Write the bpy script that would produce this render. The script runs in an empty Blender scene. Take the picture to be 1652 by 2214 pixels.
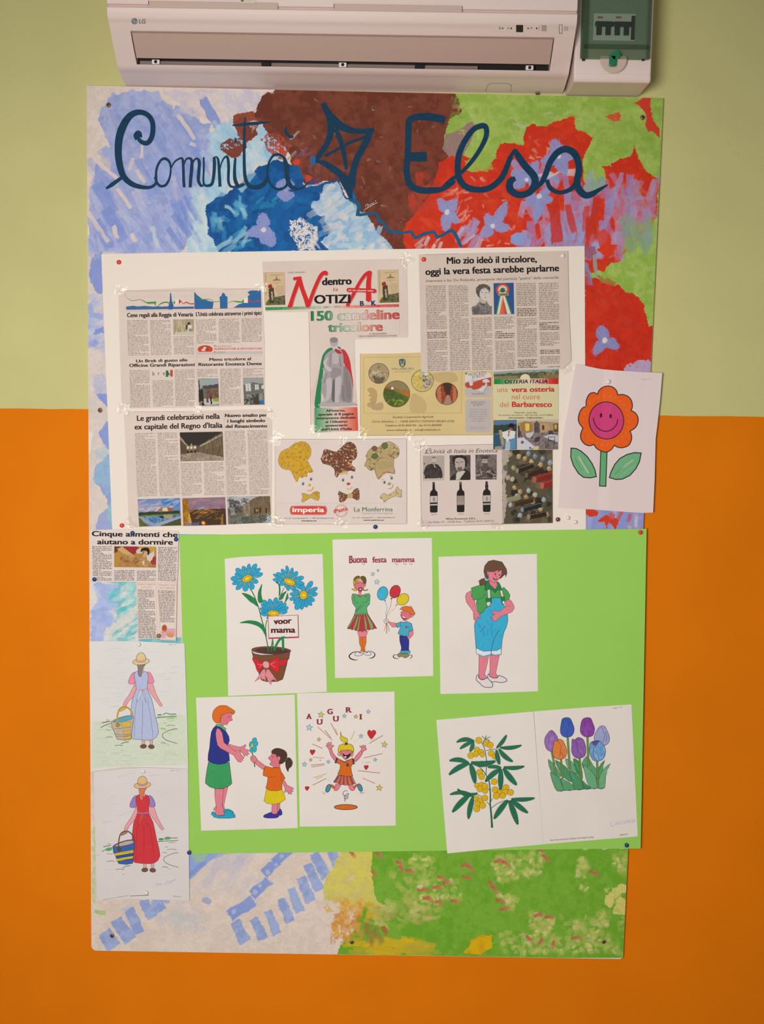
import bpy, bmesh, math, random
import numpy as np
from mathutils import Matrix, Vector
from mathutils.geometry import tessellate_polygon

SC = bpy.context.scene
COL = SC.collection
random.seed(7)
rng = np.random.default_rng(11)

# ------------------------------------------------------------------ camera
F_PX = 2950.0                       # focal length for a 1652 x 2214 frame
PITCH, ROLL = math.atan(0.129), math.radians(1.27)
DIST, CAM_H = 2.861, 1.70
cam = bpy.data.cameras.new('camera'); cam_ob = bpy.data.objects.new('camera', cam); COL.objects.link(cam_ob)
cam.sensor_fit = 'VERTICAL'; cam.sensor_height = 24.0; cam.lens = F_PX / 2214 * 24.0
cam.clip_start = 0.05
RM = Matrix.Rotation(math.pi/2 - PITCH, 3, 'X') @ Matrix.Rotation(ROLL, 3, 'Z')
cam_ob.matrix_world = Matrix.Translation((0, -DIST, CAM_H)) @ RM.to_4x4()
SC.camera = cam_ob

# ------------------------------------------------------------------ light
SC.view_settings.view_transform = 'Standard'; SC.view_settings.look = 'None'
SC.view_settings.gamma = 1.0; SC.view_settings.use_curve_mapping = False
SC.view_settings.exposure = 0.0
world = bpy.data.worlds.new('room_light'); SC.world = world; world.use_nodes = True
world.node_tree.nodes['Background'].inputs[0].default_value = (1.0, 0.90, 0.84, 1)
world.node_tree.nodes['Background'].inputs[1].default_value = 0.17

# soft lamp beside and behind the photographer, its beam fading towards the edges
lamp = bpy.data.lights.new('photo_lamp', 'SPOT'); lamp.energy = 292; lamp.color = (1.0, 0.912, 0.856)
lamp.shadow_soft_size = 0.38; lamp.spot_size = math.radians(84); lamp.spot_blend = 1.0
lo = bpy.data.objects.new('photo_lamp', lamp); COL.objects.link(lo); lo.location = (-0.55, -2.95, 1.65)
lo.rotation_euler = (Vector((-0.14, 0, 1.06)) - lo.location).to_track_quat('-Z', 'Y').to_euler()

# ------------------------------------------------------------------ helpers
LIT = np.array([0.97, 0.885, 0.83])          # light colour that falls on the wall; divides out of the colours read off
def lin(c):
    c = np.asarray(c, float)
    return np.where(c <= 0.04045, c/12.92, ((c+0.055)/1.055)**2.4)
def H(h):
    """hex sRGB seen -> linear albedo"""
    if not isinstance(h, str): return np.asarray(h, float)
    c = lin([int(h[i:i+2], 16)/255 for i in (0, 2, 4)])
    return np.clip(c/LIT, 0.004, 0.92)

RMn = np.array(RM)
def Wn(P, d=0.0):
    """photo pixels (n,2) -> world points on the plane y=-d"""
    P = np.asarray(P, float).reshape(-1, 2)
    v = np.stack([(P[:, 0]-826)/F_PX, -(P[:, 1]-1107)/F_PX, -np.ones(len(P))], 1) @ RMn.T
    t = (DIST - d)/v[:, 1]
    return np.stack([v[:, 0]*t, -np.full(len(P), 1.0)*d, CAM_H + v[:, 2]*t], 1)
def W(x, y, d=0.0): return Vector(Wn([(x, y)], d)[0])

def mat(name, color=None, rough=0.6, metal=0.0, bump=0.0, bscale=300, spec=0.3, var=0.0, vscale=20, coords='Object'):
    m = bpy.data.materials.new(name); m.use_nodes = True
    nt = m.node_tree; b = nt.nodes['Principled BSDF']
    b.inputs['Roughness'].default_value = rough; b.inputs['Metallic'].default_value = metal
    b.inputs['Specular IOR Level'].default_value = spec
    c = (*H(color), 1) if color is not None else (0.8, 0.8, 0.8, 1)
    b.inputs['Base Color'].default_value = c
    geo = nt.nodes.new('ShaderNodeNewGeometry')
    if bump:
        n = nt.nodes.new('ShaderNodeTexNoise'); n.inputs['Scale'].default_value = bscale; n.inputs['Detail'].default_value = 3
        bp = nt.nodes.new('ShaderNodeBump'); bp.inputs['Strength'].default_value = bump; bp.inputs['Distance'].default_value = 0.001
        nt.links.new(geo.outputs['Position'], n.inputs['Vector']); nt.links.new(n.outputs['Fac'], bp.inputs['Height'])
        nt.links.new(bp.outputs['Normal'], b.inputs['Normal'])
    if var and color is not None:
        n = nt.nodes.new('ShaderNodeTexNoise'); n.inputs['Scale'].default_value = vscale; n.inputs['Detail'].default_value = 4
        r = nt.nodes.new('ShaderNodeValToRGB'); r.color_ramp.elements[0].position = 0.3; r.color_ramp.elements[1].position = 0.7
        a = np.array(c[:3])
        r.color_ramp.elements[0].color = (*(a*(1-var)), 1); r.color_ramp.elements[1].color = (*np.clip(a*(1+var), 0, 1), 1)
        nt.links.new(geo.outputs['Position'], n.inputs['Vector']); nt.links.new(n.outputs['Fac'], r.inputs[0])
        nt.links.new(r.outputs[0], b.inputs['Base Color'])
    return m

def attr_mat(name, rough=0.6, spec=0.25, bump=0.25, bscale=60, streak=0.10, sscale=(260, 260, 260)):
    """colour per face from the mesh, with procedural streaks of pigment and paper relief"""
    m = bpy.data.materials.new(name); m.use_nodes = True; nt = m.node_tree; b = nt.nodes['Principled BSDF']
    b.inputs['Roughness'].default_value = rough; b.inputs['Specular IOR Level'].default_value = spec
    a = nt.nodes.new('ShaderNodeVertexColor'); a.layer_name = 'Col'
    geo = nt.nodes.new('ShaderNodeNewGeometry')
    mp = nt.nodes.new('ShaderNodeMapping'); mp.inputs['Scale'].default_value = sscale
    n = nt.nodes.new('ShaderNodeTexNoise'); n.inputs['Scale'].default_value = 1; n.inputs['Detail'].default_value = 3
    mr = nt.nodes.new('ShaderNodeMapRange'); mr.inputs[1].default_value = 0.3; mr.inputs[2].default_value = 0.7
    mr.inputs[3].default_value = 1-streak; mr.inputs[4].default_value = 1+streak
    vm = nt.nodes.new('ShaderNodeVectorMath'); vm.operation = 'SCALE'
    nt.links.new(geo.outputs['Position'], mp.inputs['Vector']); nt.links.new(mp.outputs[0], n.inputs['Vector'])
    nt.links.new(n.outputs['Fac'], mr.inputs[0]); nt.links.new(a.outputs['Color'], vm.inputs[0])
    nt.links.new(mr.outputs[0], vm.inputs['Scale']); nt.links.new(vm.outputs[0], b.inputs['Base Color'])
    if bump:
        n2 = nt.nodes.new('ShaderNodeTexNoise'); n2.inputs['Scale'].default_value = bscale; n2.inputs['Detail'].default_value = 2
        bp = nt.nodes.new('ShaderNodeBump'); bp.inputs['Strength'].default_value = bump; bp.inputs['Distance'].default_value = 0.002
        nt.links.new(geo.outputs['Position'], n2.inputs['Vector']); nt.links.new(n2.outputs['Fac'], bp.inputs['Height'])
        nt.links.new(bp.outputs['Normal'], b.inputs['Normal'])
    return m

def tag(o, label=None, cat=None, group=None, kind=None):
    if label: o['label'] = label
    if cat: o['category'] = cat
    if group: o['group'] = group
    if kind: o['kind'] = kind
    return o
def add_ob(name, me, m, parent=None):
    o = bpy.data.objects.new(name, me); COL.objects.link(o)
    if m is not None and not me.materials: me.materials.append(m)
    if parent is not None: o.parent = parent
    return o
def bm_ob(name, bm, m, parent=None, smooth=False, loc=None):
    me = bpy.data.meshes.new(name); bmesh.ops.recalc_face_normals(bm, faces=bm.faces); bm.to_mesh(me); bm.free()
    if smooth:
        for p in me.polygons: p.use_smooth = True
    o = add_ob(name, me, m, parent)
    if loc is not None: o.location = loc
    return o
def box(bm, x0, x1, y0, y1, z0, z1, bev=0.0, seg=2):
    r = bmesh.ops.create_cube(bm, size=1.0)
    vs = r['verts']
    for v in vs: v.co = Vector((x0+(v.co.x+.5)*(x1-x0), y0+(v.co.y+.5)*(y1-y0), z0+(v.co.z+.5)*(z1-z0)))
    if bev:
        es = list({e for v in vs for e in v.link_edges})
        bmesh.ops.bevel(bm, geom=es, offset=bev, segments=seg, affect='EDGES', profile=0.5)
def cyl(bm, c, axis, r1, r2, L, n=20):
    """cylinder/cone from c along axis"""
    q = Vector(axis).normalized().to_track_quat('Z', 'Y').to_matrix().to_4x4()
    M = Matrix.Translation(Vector(c)+Vector(axis).normalized()*L/2) @ q
    bmesh.ops.create_cone(bm, cap_ends=True, segments=n, radius1=r1, radius2=r2, depth=L, matrix=M)

# ---- flat artwork: shapes given in pixels of a zoomed crop, carried to the wall plane in metres
def nums(s):
    a = np.array(s.split() if isinstance(s, str) else s, float)
    return a.reshape(-1, 2)
def smooth_pts(P, closed=True, k=5):
    n = len(P)
    if n < 3: return P
    out = []
    rngi = range(n) if closed else range(n-1)
    for i in rngi:
        if closed: p0, p1, p2, p3 = P[(i-1) % n], P[i], P[(i+1) % n], P[(i+2) % n]
        else: p0, p1, p2, p3 = P[max(i-1, 0)], P[i], P[i+1], P[min(i+2, n-1)]
        for j in range(k):
            t = j/k
            out.append(0.5*((2*p1)+(-p0+p2)*t+(2*p0-5*p1+4*p2-p3)*t*t+(-p0+3*p1-3*p2+p3)*t**3))
    if not closed: out.append(P[-1])
    return np.array(out)

LAYER = 6.0e-6
BENDS = {}
class Art:
    """collects coloured shapes lying on a sheet; every part() becomes one mesh"""
    def __init__(s, parent, depth, x0=0, y0=0, sc=1.0, material=None, bend=None):
        s.parent, s.depth, s.x0, s.y0, s.sc, s.m, s.bend = parent, depth, x0, y0, sc, material, bend
        s.layer = 1; s.reset(None, None)
    def reset(s, name, label): s.name, s.label = name, label; s.V = []; s.Fc = []; s.C = []; s.nv = 0
    def part(s, name, label=None): s.flush(); s.reset(name, label); return s
    step = LAYER
    def put(s, P, faces, color, rise=None):
        """P (n,2) crop px, faces list of index tuples, color albedo or per-face"""
        P = np.asarray(P, float)
        w = Wn(P/s.sc + (s.x0, s.y0), s.depth + s.layer*s.step); s.layer += 1
        if rise is not None: w[:, 1] -= rise*s.step*.8
        s.V.append(w)
        c = H(color)
        for f in faces: s.Fc.append(tuple(int(i)+s.nv for i in f))
        if c.ndim == 1: s.C += [c]*len(faces)
        else: s.C += list(c)
        s.nv += len(P)
    def fill(s, pts, color, sm=0, ow=0, oc='2a2028'):
        P = nums(pts)
        if sm: P = smooth_pts(P, True, sm if sm > 1 else 4)
        if color is not None:
            T = tessellate_polygon([[Vector((p[0], p[1], 0)) for p in P]])
            s.put(P, T, color)
        if ow: s.line(np.vstack([P, P[:1]]), ow, oc, closed=True)
        return s
    def line(s, pts, w, color, sm=0, closed=False, taper=0):
        P = nums(pts) if isinstance(pts, str) else np.asarray(pts, float).reshape(-1, 2)
        W_ = None
        if sm:
            if np.ndim(w): # widths per control point
                w = np.interp(np.linspace(0, len(P)-1, (len(P)-1)*(sm if sm > 1 else 4)+1), np.arange(len(P)), w)
            P = smooth_pts(P, False, sm if sm > 1 else 4)
        keep = [0]+[i for i in range(1, len(P)) if np.hypot(*(P[i]-P[i-1])) > 1e-6]
        if np.ndim(w): w = np.asarray(w, float)[keep]
        P = P[keep]
        n = len(P)
        if n < 2: return s
        d = np.diff(P, axis=0); L = np.hypot(d[:, 0], d[:, 1])[:, None]; d = d/np.maximum(L, 1e-9)
        t0 = np.vstack([d[:1], d]); t1 = np.vstack([d, d[-1:]])
        if closed: t0[0] = d[-1]; t1[-1] = d[0]
        T = t0+t1; T /= np.maximum(np.hypot(T[:, 0], T[:, 1])[:, None], 1e-6)
        cosh = np.clip((T*t0).sum(1), 0.5, 1)
        N = np.stack([-T[:, 1], T[:, 0]], 1)
        hw = (np.full(n, w) if not np.ndim(w) else w)/2/cosh
        if taper:
            tt = np.linspace(0, 1, n); hw = hw*np.clip(np.minimum(tt, 1-tt)*2*taper+0.15, 0, 1)
        A = P+N*hw[:, None]; B = P-N*hw[:, None]
        s.put(np.vstack([A, B]), [(i, i+1, n+i+1, n+i) for i in range(n-1)], color, np.tile(np.linspace(0, 1, n), 2))
        return s
    def ell(s, cx, cy, rx, ry, color, rot=0, ow=0, oc='2a2028', n=28):
        t = np.linspace(0, 2*math.pi, n, endpoint=False); a = math.radians(rot)
        x, y = rx*np.cos(t), ry*np.sin(t)
        P = np.stack([cx+x*math.cos(a)-y*math.sin(a), cy+x*math.sin(a)+y*math.cos(a)], 1)
        return s.fill(P, color, 0, ow, oc)
    def grid(s, img, quad):
        """small picture printed on the sheet: img (h,w,3) albedo, quad TL TR BR BL in crop px"""
        h, w = img.shape[:2]; Q = nums(quad)
        u, v = np.meshgrid(np.linspace(0, 1, w+1), np.linspace(0, 1, h+1))
        P = ((1-u)*(1-v))[..., None]*Q[0]+(u*(1-v))[..., None]*Q[1]+(u*v)[..., None]*Q[2]+((1-u)*v)[..., None]*Q[3]
        i = np.arange(h*w); r, c = i//w, i % w; a = r*(w+1)+c
        s.put(P.reshape(-1, 2), np.stack([a, a+1, a+w+2, a+w+1], 1), img.reshape(-1, 3))
        return s
    def text(s, t, x0, y0, x1, y1, h, color, bold=0.0, shear=0.0, outline=None, grad=None):
        """string from (x0,y0) to (x1,y1) on its baseline, capital height h, crop px"""
        V, Fa = glyphs(t, max(min(bold, 0), -.004))
        if not len(V): return s
        mn, mx = V[:, 0].min(), V[:, 0].max()
        u = (V[:, 0]-mn)/(mx-mn); v = V[:, 1]/0.69
        L = math.hypot(x1-x0, y1-y0); ex = np.array([(x1-x0)/L, (y1-y0)/L]); ey = np.array([ex[1], -ex[0]])
        k = min(max(bold, 0)*1.5, .052)*h/.69
        for dx, dy in (((-k, -k*.35), (k, -k*.35), (-k, k*.35), (k, k*.35)) if k > 0 else ((0, 0),)):
            P = np.array([x0, y0])+ex*(u*L+shear*v*h+dx)[:, None]+ey*(v*h+dy)[:, None]
            if grad is not None:
                g = [(p, H(c)) for p, c in grad]
                uc = np.array([u[list(f)].mean() for f in Fa])
                c = np.stack([np.interp(uc, [p for p, _ in g], [q[i] for _, q in g]) for i in range(3)], 1)
                s.put(P, Fa, c)
            else: s.put(P, Fa, color)
            s.layer -= .7
        s.layer += .7
        return s
    def body(s, quad, rows, color='8a7c74', dens=1.0, cpl=26, para=0.12, bold=0, seed=0):
        """a column of small newspaper type: rows of words, every letter a small stamp of its own"""
        r = np.random.default_rng(seed+rows*7+int(nums(quad)[0][0]))
        Q = nums(quad); pts = []; cnt = 0
        for j in range(rows):
            v0 = (j+0.24)/rows; v1 = (j+0.80)/rows
            end = 1.0 if r.random() > para else r.uniform(0.35, 0.9)
            u = 0.0 if end == 1.0 or r.random() < .5 else 0.04
            while u < end-0.01:
                n = r.integers(2, 9)
                for k in range(n):
                    lw = r.uniform(0.6, 1.15)/cpl
                    if u+lw > end: break
                    a0 = v0 + (v1-v0)*(-0.28 if r.random() < .2 else 0.0); a1 = v1 + (0.25*(v1-v0) if r.random() < .12 else 0)
                    if r.random() < .35: a0 += 0.18*(v1-v0)
                    pts.append((u+lw*0.08, a0, u+lw*0.84, a1)); u += lw
                u += 0.8/cpl
        if not pts: return s
        A = np.array(pts)
        uu = np.stack([A[:, 0], A[:, 2], A[:, 2], A[:, 0]], 1).ravel(); vv = np.stack([A[:, 1], A[:, 1], A[:, 3], A[:, 3]], 1).ravel()
        P = ((1-uu)*(1-vv))[:, None]*Q[0]+(uu*(1-vv))[:, None]*Q[1]+(uu*vv)[:, None]*Q[2]+((1-uu)*vv)[:, None]*Q[3]
        k = np.arange(len(A))*4
        c = np.clip(H(color)*r.uniform(0.75, 1.35, (len(A), 1)), 0, .8)
        s.put(P, np.stack([k, k+1, k+2, k+3], 1), c)
        return s
    def flush(s):
        if s.name is None or not s.V: return None
        V = np.vstack(s.V); c = V.mean(0); me = bpy.data.meshes.new(s.name)
        me.from_pydata((V-c).tolist(), [], s.Fc); 
        ca = me.color_attributes.new('Col', 'FLOAT_COLOR', 'CORNER')
        C = np.ones((len(s.Fc), 4)); C[:, :3] = np.array(s.C)
        cnt = np.array([len(f) for f in s.Fc])
        ca.data.foreach_set('color', np.repeat(C, cnt, 0).astype(np.float32).ravel())
        fix_normals(me)
        if s.bend: bend_mesh(me, c, s.bend)
        o = add_ob(s.name, me, s.m, s.parent)
        o.location = Vector(c) - (s.parent.location if s.parent else Vector())
        if s.label: o['label'] = s.label
        s.name = None
        return o

def fix_normals(me):
    """all flat faces look towards the room (-y)"""
    bm = bmesh.new(); bm.from_mesh(me)
    for f in bm.faces:
        f.normal_update()
        if f.normal.y > 0: f.normal_flip()
    bm.to_mesh(me); bm.free()

def bend_mesh(me, c, bend):
    """cut along vertical (axis 0) or level (axis 2) lines and lift each strip along the sheet's curl profile"""
    axis, knots, lift = bend
    bm = bmesh.new(); bm.from_mesh(me)
    no = Vector((1, 0, 0)) if axis == 0 else Vector((0, 0, 1))
    for k in knots:
        co = Vector((k-c[0], 0, 0)) if axis == 0 else Vector((0, 0, k-c[2]))
        bmesh.ops.bisect_plane(bm, geom=bm.verts[:]+bm.edges[:]+bm.faces[:], plane_co=co, plane_no=no, dist=1e-7)
    kk = np.array(knots); ll = np.array(lift); o = np.argsort(kk); kk, ll = kk[o], ll[o]
    for v in bm.verts: v.co.y -= float(np.interp(v.co[axis]+c[axis], kk, ll))
    bm.to_mesh(me); bm.free()

_gc = {}
def glyphs(t, bold):
    key = (t, bold)
    if key in _gc: return _gc[key]
    cu = bpy.data.curves.new('t', 'FONT'); cu.body = t; cu.offset = bold; cu.resolution_u = 3
    cu.size = 1.0; cu.fill_mode = 'FRONT'
    o = bpy.data.objects.new('t', cu); me = o.to_mesh()
    V = np.array([v.co[:2] for v in me.vertices]).reshape(-1, 2); Fa = [tuple(p.vertices) for p in me.polygons]
    o.to_mesh_clear(); bpy.data.objects.remove(o); bpy.data.curves.remove(cu)
    _gc[key] = (V, Fa); return _gc[key]

PAPER = mat('paper', 'e7dcd2', rough=0.75, bump=0.35, bscale=35, spec=0.15, var=0.02, vscale=9)
INK = attr_mat('ink_on_paper', rough=0.62, spec=0.2, bump=0.2, bscale=35, streak=0.07, sscale=(500, 500, 120))
NEWS_INK = attr_mat('print_on_newspaper', rough=0.8, spec=0.1, bump=0.5, bscale=28, streak=0.05, sscale=(900, 900, 900))

def sheet(name, label, cat, corners, depth, m, x0=0, y0=0, sc=1.0, bend=None, group=None, thick=0.00022, sm=0, px_bend=None, parent=None):
    """a sheet of paper or card cut to its own outline (crop px), lying at its own distance from the wall"""
    P = nums(corners)/sc + (x0, y0)
    if sm: P = smooth_pts(P, True, sm)
    V = Wn(P, depth); c = V.mean(0)
    me = bpy.data.meshes.new(name)
    T = tessellate_polygon([[Vector((p[0], p[2], 0)) for p in V]])
    me.from_pydata((V-c).tolist(), [], [tuple(t) for t in T]); fix_normals(me)
    if px_bend:   # (axis, [(px, lift)...]) with px the x (or y) photo pixel of the fold line
        ax, L = px_bend
        kn = [(W(p, 1100, depth).x if ax == 0 else W(826, p, depth).z) for p, _ in L]
        bend = (ax, kn, [l for _, l in L])
    if bend: bend_mesh(me, c, bend)
    o = add_ob(name, me, m, parent); o.location = c
    md = o.modifiers.new('thickness', 'SOLIDIFY'); md.thickness = thick; md.offset = -1
    tag(o, label, cat, group)
    BENDS[o.name] = bend
    return o
def art(sh, depth, x0, y0, sc, m=None):
    return Art(sh, depth+0.00003, x0, y0, sc, m or INK, BENDS.get(sh.name))
# ------------------------------------------------------------------ room
def wall_material():
    m = mat('two_tone_painted_wall', 'c8c88c', rough=0.7, bump=0.5, bscale=220, spec=0.05)
    nt = m.node_tree; b = nt.nodes['Principled BSDF']
    geo = nt.nodes.new('ShaderNodeNewGeometry'); sp = nt.nodes.new('ShaderNodeSeparateXYZ')
    nt.links.new(geo.outputs['Position'], sp.inputs[0])
    a, c = W(0, 883), W(1652, 901)
    k = (c.z-a.z)/(c.x-a.x)
    mu = nt.nodes.new('ShaderNodeMath'); mu.operation = 'MULTIPLY_ADD'; mu.inputs[1].default_value = -k; nt.links.new(sp.outputs['X'], mu.inputs[0]); nt.links.new(sp.outputs['Z'], mu.inputs[2])
    nz = nt.nodes.new('ShaderNodeTexNoise'); nz.inputs['Scale'].default_value = 14; nt.links.new(geo.outputs['Position'], nz.inputs['Vector'])
    ad = nt.nodes.new('ShaderNodeMath'); ad.operation = 'MULTIPLY_ADD'; ad.inputs[1].default_value = 0.004; nt.links.new(nz.outputs['Fac'], ad.inputs[0]); nt.links.new(mu.outputs[0], ad.inputs[2])
    gt = nt.nodes.new('ShaderNodeMath'); gt.operation = 'GREATER_THAN'; gt.inputs[1].default_value = a.z-k*a.x+0.002; nt.links.new(ad.outputs[0], gt.inputs[0])
    mx = nt.nodes.new('ShaderNodeMix'); mx.data_type = 'RGBA'; nt.links.new(gt.outputs[0], mx.inputs[0])
    n2 = nt.nodes.new('ShaderNodeTexNoise'); n2.inputs['Scale'].default_value = 5; n2.inputs['Detail'].default_value = 5; nt.links.new(geo.outputs['Position'], n2.inputs['Vector'])
    def ramp(h):
        r = nt.nodes.new('ShaderNodeValToRGB'); c_ = H(h)
        r.color_ramp.elements[0].position = .3; r.color_ramp.elements[1].position = .7
        r.color_ramp.elements[0].color = (*(c_*0.96), 1); r.color_ramp.elements[1].color = (*np.clip(c_*1.04, 0, 1), 1)
        nt.links.new(n2.outputs['Fac'], r.inputs[0]); return r.outputs[0]
    nt.links.new(ramp('df7704'), mx.inputs[6]); nt.links.new(ramp('c9c183'), mx.inputs[7])
    nt.links.new(mx.outputs[2], b.inputs['Base Color'])
    return m
bm = bmesh.new(); box(bm, -3, 3, 0, 0.12, 0, 2.9)
tag(bm_ob('wall_back', bm, wall_material()), 'painted wall, pale green above and orange below', kind='structure')
bm = bmesh.new(); box(bm, -3, 3, -4.2, 0.12, -0.05, 0)
tag(bm_ob('floor', bm, mat('floor_tile', 'b09a80', rough=0.5, var=0.08, vscale=6)), 'beige floor', kind='structure')
bm = bmesh.new(); box(bm, -3, 3, -0.012, 0, 0, 0.08)
tag(bm_ob('baseboard_back', bm, mat('skirting', 'a08468', rough=0.5)), 'low skirting along the wall', kind='structure')
# ------------------------------------------------------------------ air conditioner
PLAST = mat('ivory_plastic', 'ecd5cb', rough=0.38, bump=0.04, bscale=400, spec=0.4)
PLAST_SHADE = mat('ivory_plastic_shaded', 'c8aa9b', rough=0.5, bump=0.04, bscale=400, spec=0.3)  # same ivory plastic, darkened so the flap's shade sits in its colour
DARK = mat('dark_recess', '1c1a1c', rough=0.7)
GREYP = mat('grey_vane_plastic', '8a7468', rough=0.6)
WHITEP = mat('white_plastic', 'eee4dc', rough=0.4)
STEEL = mat('screw_steel', '8a8078', rough=0.35, metal=0.9)

ac = bpy.data.objects.new('air_conditioner', None); COL.objects.link(ac)
ac.location = W(743, 196.5, 0); AANG = -math.atan((2.1941-2.1886)/0.885); ac.rotation_euler = (0, AANG, 0)
tag(ac, 'ivory wall air conditioner above the painted notice board', 'air conditioner')
AINV = Matrix.Rotation(-AANG, 3, 'Y')
def L(px, py, d): return AINV @ (W(px, py, d) - ac.location)
XA0, XA1 = L(272, 188, .012).x, L(1217, 205, .011).x
def extrude(bm, prof, x0, x1, n=1):
    """prof: closed list of (depth, z)"""
    rows = [[bm.verts.new((x0+(x1-x0)*i/n, -d, z)) for d, z in prof] for i in range(n+1)]
    k = len(prof)
    for i in range(n):
        for j in range(k): bm.faces.new((rows[i][j], rows[i][(j+1) % k], rows[i+1][(j+1) % k], rows[i+1][j]))
    bm.faces.new(rows[0]); bm.faces.new(rows[-1][::-1])
def cm(ctrl, k=4): return [tuple(p) for p in smooth_pts(np.array(ctrl, float), False, k)]
low = cm([(.193, .104), (.188, .095), (.1785, .088), (.170, .0805), (.162, .074), (.137, .054), (.108, .033), (.094, .023), (.083, .0185), (.070, .0155), (.035, .006), (.0, .0)])
bm = bmesh.new()
upper = [(.0, .285), (.12, .285), (.165, .272), (.186, .245), (.186, .1185), (.1935, .1125)]
full = upper + low
XS0, XS1 = L(283, 80, .16).x, L(1198, 95, .16).x
for a, b in ((XA0, XS0), (XS1, XA1)): extrude(bm, full, a, b)
i0 = min(range(len(low)), key=lambda i: abs(low[i][1]-.0755)); i1 = min(range(len(low)), key=lambda i: abs(low[i][1]-.0275))
mid = upper + low[:i0+1] + [(low[i0][0]-.07, low[i0][1]-.002), (.05, .05), (.06, .027), low[i1]] + low[i1+1:]
extrude(bm, mid, XS0, XS1)
body = bm_ob('body', bm, PLAST, ac)
# dark air passage behind the flap
bm = bmesh.new(); box(bm, XS0+.001, XS1-.001, -.078, -.055, .0275, .070); bm_ob('air_passage', bm, DARK, ac)
# cover panel above the groove, with two finger grips under its edge
bm = bmesh.new()
panel = [(.1862, .262), (.192, .256), (.1965, .245), (.1985, .20), (.1985, .1225), (.1965, .1185), (.1862, .1185)]
xs = [XA0+.001, L(322, 10, .19).x, L(602, 14, .19).x, L(722, 14, .19).x, L(1000, 20, .19).x, XA1-.001]
for i in range(5):
    extrude(bm, panel if i % 2 == 0 else panel[:3]+[(.1985, .2), (.1985, .128), (.1965, .1245), (.1862, .1245)], xs[i], xs[i+1])
bmesh.ops.remove_doubles(bm, verts=bm.verts, dist=1e-5)
bm_ob('cover_panel', bm, PLAST, ac)
for i in (1, 3): bm = bmesh.new(); box(bm, xs[i]+.001, xs[i+1]-.001, -.1945, -.186, .1128, .1245, .0005); bm_ob('finger_grip', bm, mat('grip_shadow_plastic', 'cdb3a5', rough=.6), ac)  # darker strips, the shade of the finger recesses put into their colour
# flap that follows the curve of the front
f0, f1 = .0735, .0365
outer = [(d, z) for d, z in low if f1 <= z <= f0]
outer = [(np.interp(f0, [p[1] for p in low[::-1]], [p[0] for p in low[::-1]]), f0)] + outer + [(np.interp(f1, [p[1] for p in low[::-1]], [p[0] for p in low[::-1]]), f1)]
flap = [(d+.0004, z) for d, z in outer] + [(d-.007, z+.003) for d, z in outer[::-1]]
bm = bmesh.new(); extrude(bm, flap, XS0+.0022, XS1-.0022); bm_ob('air_flap', bm, PLAST_SHADE, ac)
# inner vane seen in the gap, hinge tabs with pivot holes, dark clips
bm = bmesh.new(); box(bm, XS0+.004, L(1033, 148, .09).x, -.088, -.080, .0285, .036); bm_ob('inner_vane', bm, GREYP, ac)
for px in (337, 741, 1145):
    p = L(px, 139+(px-337)*.0185, .098); bm = bmesh.new(); box(bm, p.x-.0075, p.x+.0075, -.100, -.085, .0282, .0368, .001)
    t = bm_ob('hinge_tab', bm, WHITEP, ac)
    bm = bmesh.new(); cyl(bm, (p.x, -.0995, .0325), (0, -1, 0), .0032, .0032, .0012); bm_ob('pivot', bm, DARK, t)
for px in (575, 907):
    p = L(px, 142, .098); bm = bmesh.new(); box(bm, p.x-.009, p.x+.009, -.099, -.085, .0282, .0352, .0008); bm_ob('clip', bm, DARK, ac)
for px, w_ in ((1163, .0042),):
    p = L(px, 204, .02); bm = bmesh.new(); cyl(bm, (p.x, -.012, .0005), (0, -.2, -1), w_, w_, .003); bm_ob('screw', bm, STEEL, ac)
# knock-out outline for the pipe on the underside
DL = mat('seam_brown', '8c7050', rough=0.8)
a_, b_ = L(1055, 195, .05).x, L(1106, 195, .05).x
def under(x, d): return (x, -d, float(np.interp(d, [0, .035, .07], [0, .006, .0155]))-.0004)
bm = bmesh.new()
for (x0, d0), (x1, d1) in [((a_-.002, .012), (a_, .045)), ((b_+.002, .012), (b_, .045)), ((a_, .045), (a_+.006, .052)), ((b_-.006, .052), (b_, .045)), ((a_+.006, .052), (b_-.006, .052))]:
    p, q = Vector(under(x0, d0)), Vector(under(x1, d1)); n = (q-p).normalized().cross(Vector((0, .2, 1))).normalized()*.0004
    vs = [bm.verts.new(v) for v in (p+n, q+n, q-n, p-n)]; r = bm.faces.new(vs)
r = bmesh.ops.extrude_face_region(bm, geom=bm.faces[:])
for v in r['geom']:
    if isinstance(v, bmesh.types.BMVert): v.co.z -= .0004
bm_ob('knock_out_seam', bm, DL, ac)

def band_depth(z): return float(np.interp(z, [p[1] for p in low[::-1]], [p[0] for p in low[::-1]]))
def flat_marks(name, parent, items, m, inv=None, org=None, depth=0.0, snap=0.0):
    """items: list of (list of px polygon, ...) laid on plane y=-depth of the parent's frame"""
    bm = bmesh.new()
    for P in items:
        vs = []
        for x, y in nums(P):
            q = W(x, y, depth); q = inv @ (q-org)
            if snap:
                for _ in range(4): q = inv @ (W(x, y, band_depth(q.z)+snap)-org)
            vs.append(bm.verts.new(q))
        bm.faces.new(vs)
    for f in bm.faces:
        f.normal_update()
        if f.normal.y > 0: f.normal_flip()
    r = bmesh.ops.extrude_face_region(bm, geom=bm.faces[:])
    for v in r['geom']:
        if isinstance(v, bmesh.types.BMVert): v.co.y -= .0004
    return bm_ob(name, bm, m, parent)
def circ(cx, cy, r, n=24, ry=None): return ' '.join('%.2f %.2f' % (cx+r*math.cos(6.2832*i/n), cy+(ry or r)*math.sin(6.2832*i/n)) for i in range(n))
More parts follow.
